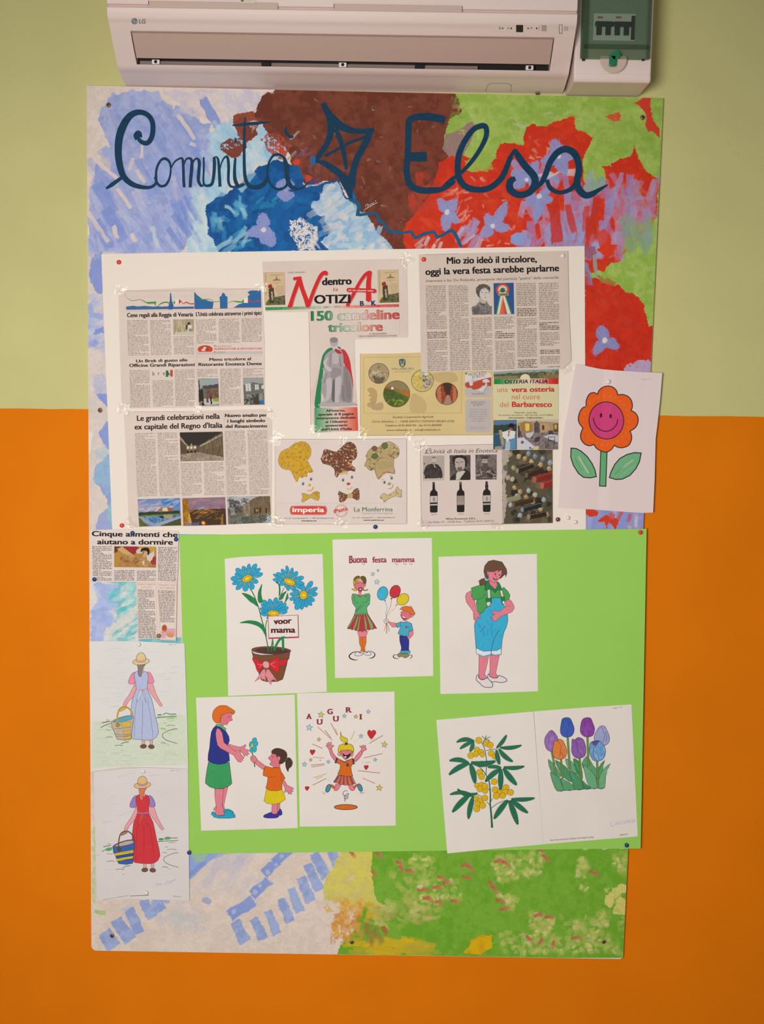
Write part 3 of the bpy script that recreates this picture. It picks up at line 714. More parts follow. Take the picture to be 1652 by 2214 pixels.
# below the flower sheet
R.poly('1262 1095 1400 1095 1400 1150 1262 1150', '9ca0cc', 1, 0, col2='8c9ad0')
for x in range(1266, 1396, 9): R.stroke(x, 1098, x+R.r.uniform(-3, 3), 1150, 9, ['a8a4cc', '8492cc', '9c94bc', 'b4b0cc'][R.r.integers(4)], .6, .4)
R.poly('1262 1100 1292 1104 1292 1116 1276 1118 1262 1108', 'd23c22', 1, 2); R.poly('1293 1128 1312 1112 1330 1120 1340 1124 1330 1150 1324 1132 1316 1130 1312 1150 1308 1128 1296 1130', 'd23c22', 1, 2)
R.poly(circ(1323, 1116, 8, 10), 'c8605c', .9, 2); R.stroke(1343, 1108, 1338, 1122, 8, 'c85850', .9, .1); R.stroke(1362, 1112, 1358, 1124, 8, 'b86068', .9, .1); R.stroke(1376, 1118, 1374, 1136, 7, 'c4bcc8', .9, .2); R.poly('1354 1136 1366 1138 1362 1146', 'e8a090', 1, 2)
# -- left strip
R.poly('186 545 250 545 250 1160 186 1160', 'd8c8bc', .9, 0, col2='d0c2ba')
R.poly('204 555 222 548 222 625 210 635 200 622 192 600 196 580', '8494cc', .95, 4, sm=1); R.scatter('190 480 220 500 215 550 190 560', 14, 75, 20, 30, 7, ['9ca8d4', 'b8b8d0', '8a98cc'], .6, .5)
R.scatter('192 640 228 640 230 760 192 760', 34, 140, 40, 26, 13, ['98a8d6', 'aab4d6', '8a9cd4', 'c0c2d0', 'b8c0d4'], .6, .5); R.poly('206 712 222 706 226 718 200 728', '7e90cc', .9, 3)
R.poly('205 812 222 806 232 830 228 850 206 852 200 835', 'a8b0d0', .6, 4, dry=.2); R.poly('209 852 232 850 234 880 218 868', '7f92cc', .95, 2)
R.poly('216 930 234 912 238 972 224 958 214 940', '8496d0', .95, 3, sm=1); R.poly('204 975 230 960 236 990 210 992', 'a8bcc8', .6, 3)
R.poly('202 1015 222 996 240 992 246 1100 232 1085 216 1062 204 1040', '8799cc', .95, 5, sm=1, col2='8eb0cc'); R.poly('212 1110 236 1096 246 1150 208 1152', '93a0cc', .9, 4); R.poly('228 1110 246 1080 246 1140', '8cc0c4', .7, 4)
R.poly('190 930 200 938 196 970 190 990', 'e6dccf', .8, 1)
# -- between clipping and first colouring sheet
R.poly('194 1250 300 1252 302 1390 194 1390', 'dcd4cc', 1, 0)
R.poly('200 1262 232 1262 256 1262 262 1290 258 1310 240 1322 250 1345 230 1360 222 1390 194 1390 196 1318 212 1300 206 1275', 'a4b2dc', .95, 4, col2='b0bce0')
R.stroke(202, 1270, 214, 1290, 8, 'c4c8d8', .8, .1); R.scatter('215 1300 250 1290 250 1350 210 1350', 12, 100, 40, 26, 13, ['a0b0dc', 'b4bee2', '98a8d8'], .5, .4)
R.scatter('245 1258 298 1256 300 1330 250 1340 240 1310', 56, 150, 22, 20, 7, ['5cc0c0', '70c8c8', 'a8d8d4', '4cb4b8', '8ccccc'], .7, .5)
R.scatter('250 1350 300 1310 300 1385 240 1385', 46, 150, 18, 20, 7, ['4cb8b8', '64c0c4', 'd4d8d0', '8ccccc'], .7, .5); R.scatter('245 1352 300 1305 300 1330 240 1365', 16, 142, 8, 26, 9, ['dcd4c8', 'd0d4cc'], .7, .3)
R.poly('300 1378 392 1378 392 1395 300 1395', '58b4c0', .9, 0, col2='8cc4c4'); R.poly('386 1148 600 1148 600 1162 386 1162', '50b4b8', 1, 0, col2='88c8c4')
# -- lower band
R.poly('404 1838 520 1838 480 1850 460 1858 430 1880 408 1900', '8ea4d8', .95, 3); R.poly('412 1838 455 1838 440 1860 418 1862', 'a0c090', .8, 4, dry=.25); R.stroke(408, 1898, 440, 1866, 12, '7f96d4', .8, .2)
R.scatter('460 1850 560 1850 540 1900 440 1930 430 1910', 18, 130, 12, 60, 18, ['c8bfc6', 'd4c8c4', 'bfbccc'], .45, .3); R.scatter('530 1890 580 1900 570 1960 520 1950', 8, 100, 40, 34, 14, ['cac2c8', 'c4c0cc'], .4, .3)
R.scatter('350 1965 430 1960 440 2010 340 2010', 16, 30, 40, 40, 16, ['c4c4c8', 'ccc8c4', 'b8bcc8'], .45, .3)
R.poly(circ(447, 1947, 10, 10, 7), '96a4cc', .8, 2)
BL_ = '8098d4'
def blob(x0, y0, x1, y1, w): R.stroke(x0, y0, x1, y1, w, BL_, .95, .15, 3)
blob(500, 1978, 545, 1950, 26); blob(548, 1934, 580, 1906, 22); blob(575, 1888, 600, 1864, 20); blob(594, 1864, 625, 1838, 20)
for x, y in ((505, 1972), (563, 1916), (552, 1930), (597, 1870), (608, 1852), (580, 1886)): R.poly(circ(x, y, 5, 8), 'c4c4d0', .6, 2)
def bar_(x0, y0, x1, y1, w): # a dragged brush mark, wider at its foot
    a = math.atan2(y1-y0, x1-x0); n = (-math.sin(a), math.cos(a)); h0, h1 = w*.42, w*.5
    R.poly([x0+n[0]*h0, y0+n[1]*h0, x1+n[0]*h1, y1+n[1]*h1, x1-n[0]*h1, y1-n[1]*h1, x0-n[0]*h0, y0-n[1]*h0], '9aaeda', .9, 2, col2='889cd0')
for b in ((507, 1992, 530, 2038, 26), (548, 1986, 570, 2032, 24), (580, 1970, 598, 2020, 22), (608, 1944, 628, 1994, 22), (628, 1922, 650, 1972, 22), (652, 1898, 672, 1950, 24), (664, 1868, 690, 1925, 22), (680, 1846, 706, 1898, 24), (715, 1836, 730, 1874, 24),
          (226, 2014, 246, 2050, 34), (250, 1988, 282, 2034, 30), (280, 1964, 300, 2018, 26), (310, 1946, 328, 1984, 24), (335, 1942, 348, 1970, 28)): bar_(*b)
R.stroke(266, 1968, 284, 1958, 10, 'b8bcd4', .7, .3); R.stroke(350, 1944, 362, 1950, 8, '8ea0d4', .8, .2)
R.stroke(204, 1970, 226, 1973, 9, 'a4c470', .9, .2)
for y in (1668, 1790, 1812, 1830, 1850, 1876, 1900, 1920, 1940): R.stroke(203, y, 204, y+12, 6, 'b4cc84', .8, .2)
# green, yellow and orange foliage
R.poly('780 1825 1380 1835 1380 2100 790 2100 740 2090 730 2050 765 2010 775 1960 785 1940 780 1900', '6ea62c', 1, 5, col2='7cae38')
R.scatter('820 1840 1350 1840 1340 2060 800 2060 830 1950', 120, 60, 60, 30, 14, ['74aa34', '66a02a', '82b040', '6ca430'], .4, .5)
YE = ['d8ca5c', 'ccc468', 'd4cc70', 'c6be50']
R.poly('735 1838 800 1834 806 1860 798 1900 812 1935 830 1960 780 1960 738 1950 706 1950 696 1920 712 1890 722 1868', 'd6c95c', .97, 6, col2='ccc070'); R.scatter('735 1845 800 1845 800 1930 700 1945 700 1915', 60, 20, 60, 18, 12, ['d8cb60', 'cfc470', 'dccf58'], .5, .4)
R.poly('715 1960 700 1955 705 1975 722 1972', 'd8b050', .8, 4, dry=.3)
R.scatter('740 1950 780 1955 778 2000 760 2030 715 2030 722 1990', 90, 30, 70, 10, 7, ['d29032', 'd8a040', 'cc8030', 'e0b048', 'd49a58'], .8, .3)
R.scatter('705 1940 800 1940 790 1970 705 1970', 26, 10, 60, 9, 5, ['d8a840', 'dcb858'], .7, .4); R.scatter('715 2010 790 2010 780 2040 715 2045', 26, 30, 60, 7, 4, ['d89c34', 'c8823c'], .8, .3)
R.scatter('790 1955 820 1950 820 1985 795 1990', 14, 40, 50, 14, 9, ['c8b02c', 'd2a834'], .8, .3)
R.scatter('800 1950 960 1930 950 1990 830 2010 790 2000', 70, 10, 40, 18, 9, ['c4bc6c', 'd0c878', 'a8b450', 'b8b868', 'c89868'], .5, .6)
R.scatter('760 2030 930 2035 940 2062 770 2062', 50, 5, 12, 40, 11, ['d2ae1c', 'c8a828', 'dcb818', 'b8a838'], .7, .3); R.poly('1002 2060 1020 2035 1045 2022 1062 2022 1062 2050 1040 2062', 'dcb010', 1, 4, col2='d0a018')
R.scatter('785 2005 840 2005 830 2035 800 2035', 12, 70, 20, 16, 10, ['a4683c', 'ac5c38', '8c8c3c'], .7, .3)
for reg, n in (('900 1870 990 1900 1000 1950 880 1960', 34), ('1060 1850 1180 1840 1170 1890 1080 1910', 60), ('1070 1930 1120 1940 1110 1970', 14), ('1140 1970 1200 1985 1190 2030 1150 2020', 36), ('1240 1990 1300 1990 1340 2060 1240 2060', 60), ('1245 1850 1270 1860 1270 1930 1250 1920', 22), ('1320 1850 1356 1840 1354 1890 1330 1880', 14), ('1080 2010 1250 2030 1250 2062 1090 2062', 46), ('1290 1970 1320 1970 1310 2010', 12), ('880 1850 940 1850 940 1890 890 1880', 14)):
    R.scatter(reg, int(n*1.2), 30, 80, 7, 11, ['ccc878', 'c8c468', 'a8b858', 'd4cc70', 'b4b860'], .42, .5); R.scatter(reg, n//3, 30, 80, 5, 6, ['dcd684', 'd8c890'], .7, .4)
for cx, cy in ((1320, 1942), (1334, 1930), (1346, 1920), (1344, 1950), (1350, 1966), (1318, 1950), (1336, 1968)): R.poly(circ(cx, cy, 11, 10), 'd4cc74', .95, 3, dry=.1)
R.scatter('1310 1925 1352 1910 1350 1985 1325 1960', 12, 30, 60, 10, 6, ['dcd480', 'c8c068'], .6, .4)
R.scatter('840 1850 870 1990 960 1990 930 1930 890 1860', 40, 30, 80, 8, 11, ['b8b868', 'c8c070', 'a4b450'], .4, .5)
R.scatter('1170 1990 1350 1960 1350 2065 1150 2060', 60, 30, 70, 8, 9, ['a8b858', 'b8c070', '98b44c'], .5, .5)
RS = [(864, 1868, 40), (868, 1882, 60), (888, 1886, 20), (915, 1924, 0), (945, 1920, 10), (966, 1912, 10), (955, 1900, 30), (1008, 1872, 0), (1018, 1880, 50), (1010, 1898, 20), (1080, 1862, 0), (1092, 1868, 40), (1168, 1842, 40), (1180, 1858, 60), (1062, 1915, 60), (1070, 1925, 60), (1082, 1950, 20), (1092, 1965, -10), (1165, 1980, 0), (1188, 1984, 0), (1196, 2044, 100), (1168, 2040, 110), (1144, 2032, 50), (1248, 2030, 10), (820, 1850, 50), (808, 1890, 60), (925, 1945, 30), (985, 1950, 20), (950, 1952, 20), (762, 1848, 60), (1285, 1888, 30)]
for x, y, a in RS:
    c, s_ = math.cos(math.radians(a)), math.sin(math.radians(a)); R.stroke(x-9*c, y-9*s_, x, y-3, 7, 'bc5c4c', .85, .2); R.stroke(x, y-3, x+9*c, y+6*s_, 8, 'c0705a', .75, .5)
for x, y in ((908, 1917), (760, 1900)): R.poly(circ(x, y, 5, 8), 'd4cc9c', .8, 2)

# lay the paint on the board as one coloured skin; nothing is laid where cards cover it for good
def paint_mesh(R, name, parent, depth, m, keep):
    h, w = R.h, R.w
    jj, ii = np.meshgrid(np.arange(w+1), np.arange(h+1))
    PX = np.stack([R.x0+jj*R.cell, R.y0+ii*R.cell], -1).reshape(-1, 2)
    V = Wn(PX, depth)
    q = np.arange(h*w); r, c = q//w, q % w; a = r*(w+1)+c
    Fq = np.stack([a, a+w+1, a+w+2, a+1], 1)
    cx, cy = R.X.ravel(), R.Y.ravel(); ok = keep(cx, cy)
    zb = b_z0+.0004+.0078*(V[:, 0]-b_x0)/(b_x1-b_x0)
    V[:, 0] = np.clip(V[:, 0], b_x0+.0002, b_x1-.0002); V[:, 2] = np.clip(V[:, 2], zb, b_z1-.0002)
    ok &= (V[Fq[:, 3], 0]-V[Fq[:, 0], 0] > 1e-4) & (V[Fq[:, 0], 2]-V[Fq[:, 1], 2] > 1e-4)
    Xq, Zq = V[Fq[:, 1], 0], V[Fq[:, 1], 2]
    for ccx, sgn, rr in ((b_x0+.012, -1, .012), (b_x1-.008, 1, .0155)):
        ok &= ~(((Xq-ccx)*sgn > -.001) & (Zq < b_z0+rr) & (np.hypot(Xq-ccx, Zq-b_z0-rr) > rr-.001))
    Fq = Fq[ok]; C = np.ones((len(Fq), 4), np.float32); C[:, :3] = R.a.reshape(-1, 3)[ok]
    used = np.unique(Fq); mp = np.zeros(len(V), int); mp[used] = np.arange(len(used)); V = V[used]; Fq = mp[Fq]
    me = bpy.data.meshes.new(name); me.vertices.add(len(V)); me.vertices.foreach_set('co', V.astype(np.float32).ravel())
    me.loops.add(Fq.size); me.loops.foreach_set('vertex_index', Fq.astype(np.int32).ravel())
    me.polygons.add(len(Fq)); me.polygons.foreach_set('loop_start', (np.arange(len(Fq))*4).astype(np.int32))
    me.update(calc_edges=True)
    ca = me.color_attributes.new('Col', 'FLOAT_COLOR', 'CORNER'); ca.data.foreach_set('color', np.repeat(C, 4, 0).ravel())
    me.validate(); return add_ob(name, me, m, parent)
def keep(x, y):
    hid = ((x > 250) & (x < 1255) & (y > 560) & (y < 1140)) | ((x > 415) & (x < 1375) & (y > 1170) & (y < 1828)) | ((x > 300) & (x < 560) & (y > 1165) & (y < 1830) & (y > 1165)) & ((y < 1375) | (y > 1400) ) | ((x > 215) & (x < 400) & (y > 1400) & (y < 1935)) | ((x > 1250) & (x < 1400) & (y > 815) & (y < 1085)) | ((x > 200) & (x < 385) & (y > 1165) & (y < 1250)) 
    return ~hid
paint_mesh(R, 'painting', board, BD+.0002, PAINTM, keep)

# brush lettering and kite, thick dark paint
A = Art(board, BD+.00035, 180, 180, 3.754, attr_mat('dark_teal_paint', rough=.6, spec=.12, bump=.2, bscale=200, streak=.12, sscale=(60, 60, 200)))
TE = '0f3a54'; A.step = 2.5e-5
A.part('brush_lettering', 'narrow dark teal lettering left of the kite')
A.line('430 460 420 425 440 398 462 402 468 430 455 418 445 428 452 455 480 480 520 485 550 450 565 390 560 310 520 255 460 235 400 250 350 300 310 380 288 470 285 580 300 680 330 760 390 815 460 840 540 845 590 810 590 740 600 680 630 625 665 612 700 640 710 700 700 770 670 825 630 835 600 810 582 760', [14, 26, 28, 20, 20, 20, 24, 30, 36, 40, 42, 42, 40, 40, 44, 52, 60, 64, 62, 58, 54, 48, 44, 36, 26, 22, 20, 20, 20, 24, 20, 14, 18, 22, 22, 22, 20], TE, sm=4)
A.line('185 855 230 825 300 775 318 762', [16, 34, 28, 20], TE, sm=4)
A.line('712 690 740 640 780 612 805 615 812 680 815 780 820 845', [12, 14, 16, 20, 22, 24, 24], TE, sm=4)
A.line('812 680 830 625 855 608 880 625 880 690 872 780 868 845', [10, 14, 18, 24, 28, 28, 24], TE, sm=4)
A.line('880 680 900 625 925 612 942 640 938 720 935 790 955 830 975 828', [10, 14, 18, 26, 28, 26, 22, 16], TE, sm=4)
A.line('978 600 978 700 975 790 985 825 1010 832 1045 815 1060 740 1065 650 1062 602', [14, 16, 16, 18, 22, 26, 26, 28, 22], TE, sm=4)
A.line('1055 605 1085 600 1098 640 1105 740 1110 840', [10, 14, 22, 24, 26], TE, sm=4)
A.line('1105 720 1125 640 1150 600 1172 605 1180 680 1178 790 1195 835 1230 842', [8, 12, 16, 22, 24, 22, 20, 16], TE, sm=4)
A.line('1235 605 1228 700 1232 780 1255 830 1290 830 1310 815', [18, 24, 30, 30, 22, 14], TE, sm=4)
A.line('1232 440 1238 465 1236 485', [6, 18, 8], TE, sm=3)
A.line('1314 275 1308 400 1306 560 1308 700 1318 780 1345 830 1390 845 1440 835 1480 800 1500 750', [12, 22, 22, 26, 30, 34, 34, 40, 34, 18], TE, sm=4)
A.line('1210 342 1300 335 1400 325 1515 315', [10, 24, 26, 10], TE, sm=4)
A.line('1630 600 1585 578 1540 590 1505 650 1492 720 1510 800 1550 850 1600 858 1650 830 1655 760 1665 680 1632 605', [18, 22, 20, 16, 16, 18, 20, 20, 20, 18, 16, 16], TE, sm=4)
A.line('1630 600 1648 680 1655 760 1680 830 1730 858 1780 848 1830 800', [24, 36, 38, 36, 24, 18, 8], TE, sm=4)
A.line('1640 352 1648 400 1680 435 1705 430', [14, 26, 26, 14], TE, sm=4)
A.x0 = 560
A.part('painted_kite', 'dark teal painted kite with a zigzag tail')
A.line('520 160 560 240 620 315 700 365 800 390 935 375', [40, 56, 74, 60, 44, 30], TE, sm=4)
A.line('905 370 880 450 840 530 800 600 770 690 755 780 745 850', [56, 56, 52, 52, 54, 60, 70], TE, sm=4)
A.line('530 175 570 280 585 350 575 430 540 510 490 580 455 645', [30, 50, 60, 52, 46, 44, 30], TE, sm=4)
A.line('455 625 530 650 610 700 680 760 735 840', [20, 44, 56, 60, 60], TE, sm=4)
A.fill('640 760 700 745 770 750 760 850 790 930 770 950 735 945 700 870', TE); A.fill('408 625 440 582 462 610 455 665 430 650', '1d64a4')
A.line('620 370 660 460 690 580 710 700', [34, 40, 36, 26], TE, sm=4); A.line('535 590 620 545 720 490 860 435', [26, 22, 26, 18], TE, sm=4)
A.fill('760 870 790 930 780 945 760 935', '1d64a4')
A.line('735 945 790 965 815 1000 800 1065 860 1062 930 1055 960 1060 975 1120 1010 1130 1050 1200 1110 1205 1130 1215 1200 1210 1235 1205 1270 1255 1330 1225 1420 1205 1445 1250 1520 1215 1570 1195 1600 1240 1625 1290 1640 1330', [20, 34, 32, 26, 24, 22, 22, 26, 24, 26, 28, 24, 22, 22, 24, 24, 22, 24, 24, 26, 28, 26, 22], '1b5878', sm=2)
A.part('brush_lettering', 'wide dark teal lettering right of the kite')
A.line('1510 300 1400 275 1300 272 1235 290 1215 330 1212 450 1205 600 1198 720 1225 820 1300 865 1400 870 1480 860 1560 820 1590 790', [61, 65, 56, 53, 53, 51, 48, 51, 53, 56, 53, 43, 31, 21], TE, sm=4)
A.line('1205 595 1290 598 1362 594', [65, 80, 80], TE)
A.x0 = 960; A.sc = 3.304
A.line('-10 742 50 690 110 650 180 580 240 500 290 410 305 350 295 310 265 305 210 330 150 410 110 500 98 580 105 670 150 735 230 760 320 750 400 690 440 620 470 540 508 470', [17, 29, 26, 29, 31, 34, 36, 39, 39, 39, 41, 43, 43, 46, 46, 43, 43, 43, 41, 36, 17], TE, sm=4)
A.line('508 470 530 520 580 590 640 660 650 710 625 765 570 795 510 790 470 750 475 700 510 680', [17, 48, 51, 53, 51, 48, 48, 48, 53, 48, 31], TE, sm=4)
A.line('650 760 700 705 730 640 760 560 810 495 870 470 930 500 960 570 960 650 940 720 890 765 820 780 760 750 735 690', [19, 36, 41, 43, 46, 48, 51, 48, 43, 39, 31, 29, 31, 29], TE, sm=4)
A.line('950 520 965 620 950 700 965 760 1010 800 1060 790 1110 760 1170 725', [43, 48, 48, 51, 48, 41, 26, 9], TE, sm=4)
A.part('artist_signature', 'small scratched white signature on the brown paint')
A.x0 = 560; A.sc = 3.754
A.line('850 1030 900 1000 960 968', 5, 'c8b8a8'); A.line('862 1005 870 985 885 980 880 1005 895 985 905 990 915 975 925 985 935 965', 4, 'c8b8a8'); A.line('945 950 948 962', 5, 'c8b8a8')
A.flush()
# screws through the board
SCR = mat('rusty_screw', '8c6c54', rough=.5, metal=.6); SCD = mat('screw_slot', '2a1c16', rough=.8)
for i, (x, y) in enumerate(((235, 227), (1389.5, 254), (808, 235.5), (216.5, 887), (242.5, 2023), (761, 2037), (1305.5, 2036))):
    bm = bmesh.new(); c = W(x, y, BD); bmesh.ops.create_uvsphere(bm, u_segments=16, v_segments=8, radius=.0052)
    for v in bm.verts: v.co.y *= .35
    o = bm_ob('screw', bm, SCR, board, True, c)
    bm = bmesh.new(); box(bm, -.0035, .0035, -.0021, -.0010, -.0006, .0006); box(bm, -.0006, .0006, -.0021, -.0010, -.0035, .0035); bm_ob('screw_slot', bm, SCD, o)
# ------------------------------------------------------------------ cards and clippings
D0, D1, D2, D3, D4 = .0135, .0143, .0152, .0160, .0168
NEWS = mat('newsprint', 'dbc8ba', rough=.85, bump=.6, bscale=28, spec=.08, var=.035, vscale=16)
NEWSD = mat('newsprint_darker', 'd3c0b0', rough=.85, bump=.6, bscale=24, spec=.08, var=.04, vscale=14)
CARDW = mat('white_card', 'ebdccd', rough=.7, bump=.15, bscale=40, spec=.15)
CARDG = mat('lime_card', '9bcd5b', rough=.75, bump=.3, bscale=500, spec=.1, var=.015, vscale=8)
wc = sheet('white_poster_card', 'big white card carrying the newspaper clippings on the painted board', 'poster card', '219 549 1264 532 1267 1164 243 1153', D0, CARDW, thick=.0004)
gc = sheet('green_poster_card', 'lime green card carrying the coloured drawings on the lower board', 'poster card', '388 1157 1398 1143 1385 1834 408 1846', D1, CARDG, thick=.0004,
           px_bend=(0, [(380, .0004), (460, 0), (1000, 0), (1300, .0004), (1400, .0018)]))
BK = '2b2422'; TX = '9e8f85'

# A  ribbons clipping
A_ = sheet('newspaper_clipping', 'newspaper clipping with ribbons and blue skyline, top left of white card', 'newspaper clipping', '28 88 800 55 1492 68 1520 600 1522 1256 800 1280 62 1292 40 600', D2, NEWS, 250, 610, 4.72, group='newspaper clippings')
a = art(A_, D2, 250, 610, 4.72, NEWS_INK)
a.part('skyline_illustration')
a.line('102 92 400 90 800 85', 2.5, '8a8a68'); a.line('1100 78 1300 68 1484 66', 2.5, 'b06058')
a.text('anullus alleb atrocer al', 150, 165, 1400, 142, 36, 'cfc2ba')
a.fill('105 250 180 240 220 248 300 242 380 250 420 246 480 250 540 246 610 252 690 250 800 248 800 272 110 283', '386c9c'); a.line('108 281 800 271', 3, 'b04a3c')
a.fill('556 110 566 110 574 190 592 240 580 280 538 280 540 240 552 190', '3a5f98')
a.fill('802 95 830 130 880 170 1000 205 990 272 804 275', '35689c'); a.fill('1060 150 1080 140 1085 118 1100 105 1118 125 1120 138 1142 150 1142 268 1066 270 1064 200', '35689c')
a.fill('1200 262 1260 225 1310 210 1350 210 1350 140 1370 130 1345 102 1380 85 1484 84 1488 258', '35689c')
a.line('110 155 170 190 250 178 320 210 390 205', [2, 6, 5, 10, 8], '4a7a4a', sm=4); a.fill('300 205 390 200 416 196 405 240 392 218 330 222', '3f8a3c')
a.line('430 245 470 215 520 205 560 222', [4, 12, 14, 8], '4a8a3c', sm=4); a.fill('582 210 606 190 606 224', '3f8a3c'); a.fill('608 178 644 178 644 226 608 226', 'e4d8cc'); a.fill('645 175 668 200 645 226', 'c23a34')
a.line('655 180 690 220 720 205 760 222 800 220', [8, 6, 12, 10, 14], 'c83c38', sm=4); a.line('810 135 850 175 900 178 960 175 1000 200 1060 196', [3, 8, 10, 5, 7, 6], '4a8a3c', sm=4)
a.line('1145 215 1190 195 1240 200 1300 205', [3, 6, 14, 12], '4a8a3c', sm=4); a.fill('1280 205 1308 172 1308 212', '3f8a3c'); a.fill('1310 165 1352 165 1350 212 1310 212', 'e8dcd0'); a.fill('1350 162 1372 185 1350 205', 'c23a34'); a.line('1372 190 1410 205 1450 190 1484 205', [10, 4, 14, 8], 'b04a54', sm=4)
a.line('820 276 1488 262', 2.5, 'c05048'); a.line('120 297 800 285', 1.5, '8a9a80')
a.part('headline').text('Cene regali alla Reggia di Venaria', 118, 358, 790, 349, 42, BK, .022)
a.part('headline').text("L'Unità celebrata attraverso i primi tipici", 822, 347, 1488, 332, 40, BK, .02)
a.part('headline').text('Un Brek di gusto alle', 210, 820, 732, 808, 30, BK, .03)
a.text('Officine Grandi Riparazioni', 140, 866, 806, 856, 32, BK, .03)
a.part('headline').text('Menu tricolore al', 958, 804, 1380, 796, 30, BK, .03)
a.text('Ristorante Enoteca Dente', 848, 856, 1490, 846, 32, BK, .03)
a.line('130 772 810 762', 1.5, 'c87868'); a.line('830 762 1500 748', 1.5, 'c87868'); a.line('815 290 838 1270', 1.5, 'b0a090')
a.part('text_column').body('115 384 330 384 340 752 128 752', 24, TX, seed=1)
a.part('text_column').body('350 384 565 382 572 746 360 748', 24, TX, seed=2)
a.part('text_column').body('590 548 798 546 804 738 596 740', 13, TX, seed=3)
a.part('text_column').body('820 380 1028 376 1036 625 828 628', 17, TX, seed=4)
a.part('text_column').body('1050 374 1262 370 1268 618 1056 622', 17, TX, seed=5)
a.part('text_column').body('1284 368 1492 365 1496 610 1288 612', 17, TX, seed=6)
a.part('text_column').body('140 896 346 892 356 1278 152 1280', 25, TX, seed=7)
a.part('text_column').body('374 1000 586 998 592 1270 384 1272', 18, TX, seed=8)
a.part('text_column').body('602 890 808 886 818 1262 612 1266', 25, TX, seed=9)
a.part('text_column').body('832 886 1040 882 1044 966 838 968', 6, TX, seed=10)
a.part('text_column').body('1064 882 1278 880 1284 1252 1070 1254', 25, TX, seed=11)
a.part('text_column').body('1298 880 1508 876 1510 962 1300 964', 6, TX, seed=12)
a.part('restaurant_logo').fill('520 902 528 902 534 945 534 965 520 968 512 940', '1f7a3c'); a.fill('512 902 538 900 538 966 512 968', '2e7a44'); a.fill('556 896 582 896 584 964 558 964', 'b8503c'); a.fill('538 902 556 898 558 964 538 966', 'd8c8b8'); a.text('b  r  e', 376, 952, 504, 948, 40, '4a4038'); a.text('k', 532, 950, 556, 950, 36, '2a3a2a', .02)
a.part('association_logo').ell(914, 686, 74, 39, 'd0452c', 0, 3, '6a2018'); a.ell(892, 690, 18, 10, 'e4d4c8', -30); a.ell(912, 672, 18, 9, 'e4d4c8', 20); a.ell(906, 698, 8, 7, 'e4d4c8'); a.ell(936, 682, 14, 12, '7a4c44')
a.fill('828 712 1500 704 1504 735 830 742', 'c4bab4'); a.text('Associazione', 1002, 662, 1178, 660, 20, '9a8c88'); a.text('A', 1002, 662, 1018, 662, 21, 'c05040'); a.text('Albergatori & Ristoratori'.upper(), 1004, 690, 1492, 686, 18, 'c85444', .02); a.text('Astigiani', 1002, 722, 1122, 720, 18, '9a8c88'); a.text('A', 1002, 722, 1018, 722, 19, 'c05040')
r = Raster(588, 380, 798, 535, 4, 'a89878'); r.scatter('600 385 720 385 700 520 600 520', 40, 90, 10, 60, 8, ['c4b494', '8a7c5c', 'b4a888', 'd4c8b0']); r.poly(circ(745, 425, 16, 10), '3c3028', 1, 3); r.poly('715 440 740 430 730 490 715 480', '4c3c30', 1, 3); r.poly('735 440 780 440 775 500 730 500', 'd8ccc0', 1, 3); r.poly('600 510 790 500 790 535 600 535', 'c8bca8', 1, 6); r.poly(circ(760, 490, 18, 10), '8a9070', 1, 3)
a.part('news_photo').grid(r.a, '588 380 798 378 798 535 590 538')
r = Raster(842, 980, 1055, 1262, 4, '6a6860'); r.poly('842 980 1055 980 1055 1050 900 1060 842 1100', '9aa09c', 1, 4); r.poly('842 1100 890 1090 900 1262 842 1262', '38302a', 1, 4); r.poly('880 1060 1050 1040 1050 1080 900 1090', '4a4c50', 1, 5); r.poly('915 1090 1050 1080 1050 1180 930 1170', '6c4c3c', 1, 5, col2='8a6450'); r.poly('890 1190 1050 1190 1050 1250 900 1255', 'b8b8b0', 1, 4); r.poly('990 1190 1050 1180 1050 1220 1000 1220', '98942c', 1, 4); r.stroke(970, 1170, 974, 1240, 16, '26282c', 1, 0); r.poly('920 1170 945 1170 945 1230 922 1230', '8c3c34', 1, 2); r.stroke(848, 1000, 860, 1200, 10, '38302a', 1, 0)
a.part('news_photo').grid(r.a, '842 983 1048 980 1056 1258 850 1262')
r = Raster(1300, 972, 1518, 1252, 4, '6c6c64'); r.poly('1300 972 1518 972 1518 1040 1400 1020 1300 1050', '9a9a94', 1, 4); r.poly('1322 1036 1378 1030 1380 1110 1326 1114', 'ccc8c0', 1, 1); r.poly('1422 1044 1462 1042 1462 1096 1424 1100', 'd0ccc4', 1, 1); r.poly('1494 1052 1518 1050 1518 1090 1494 1090', 'd0ccc4', 1, 1); r.stroke(1350, 1036, 1352, 1112, 4, '4a4a48', 1, 0); r.stroke(1442, 1042, 1443, 1098, 4, '4a4a48', 1, 0); r.poly('1300 1150 1518 1130 1518 1252 1300 1252', '44443e', 1, 6, col2='8c8c82'); r.poly('1400 1170 1460 1165 1470 1252 1410 1252', '4c4036', 1, 4); r.poly('1470 1210 1518 1200 1518 1252 1465 1252', '3c6c9c', 1, 4)
a.part('news_photo').grid(r.a, '1300 975 1508 972 1518 1250 1310 1252'); a.flush()

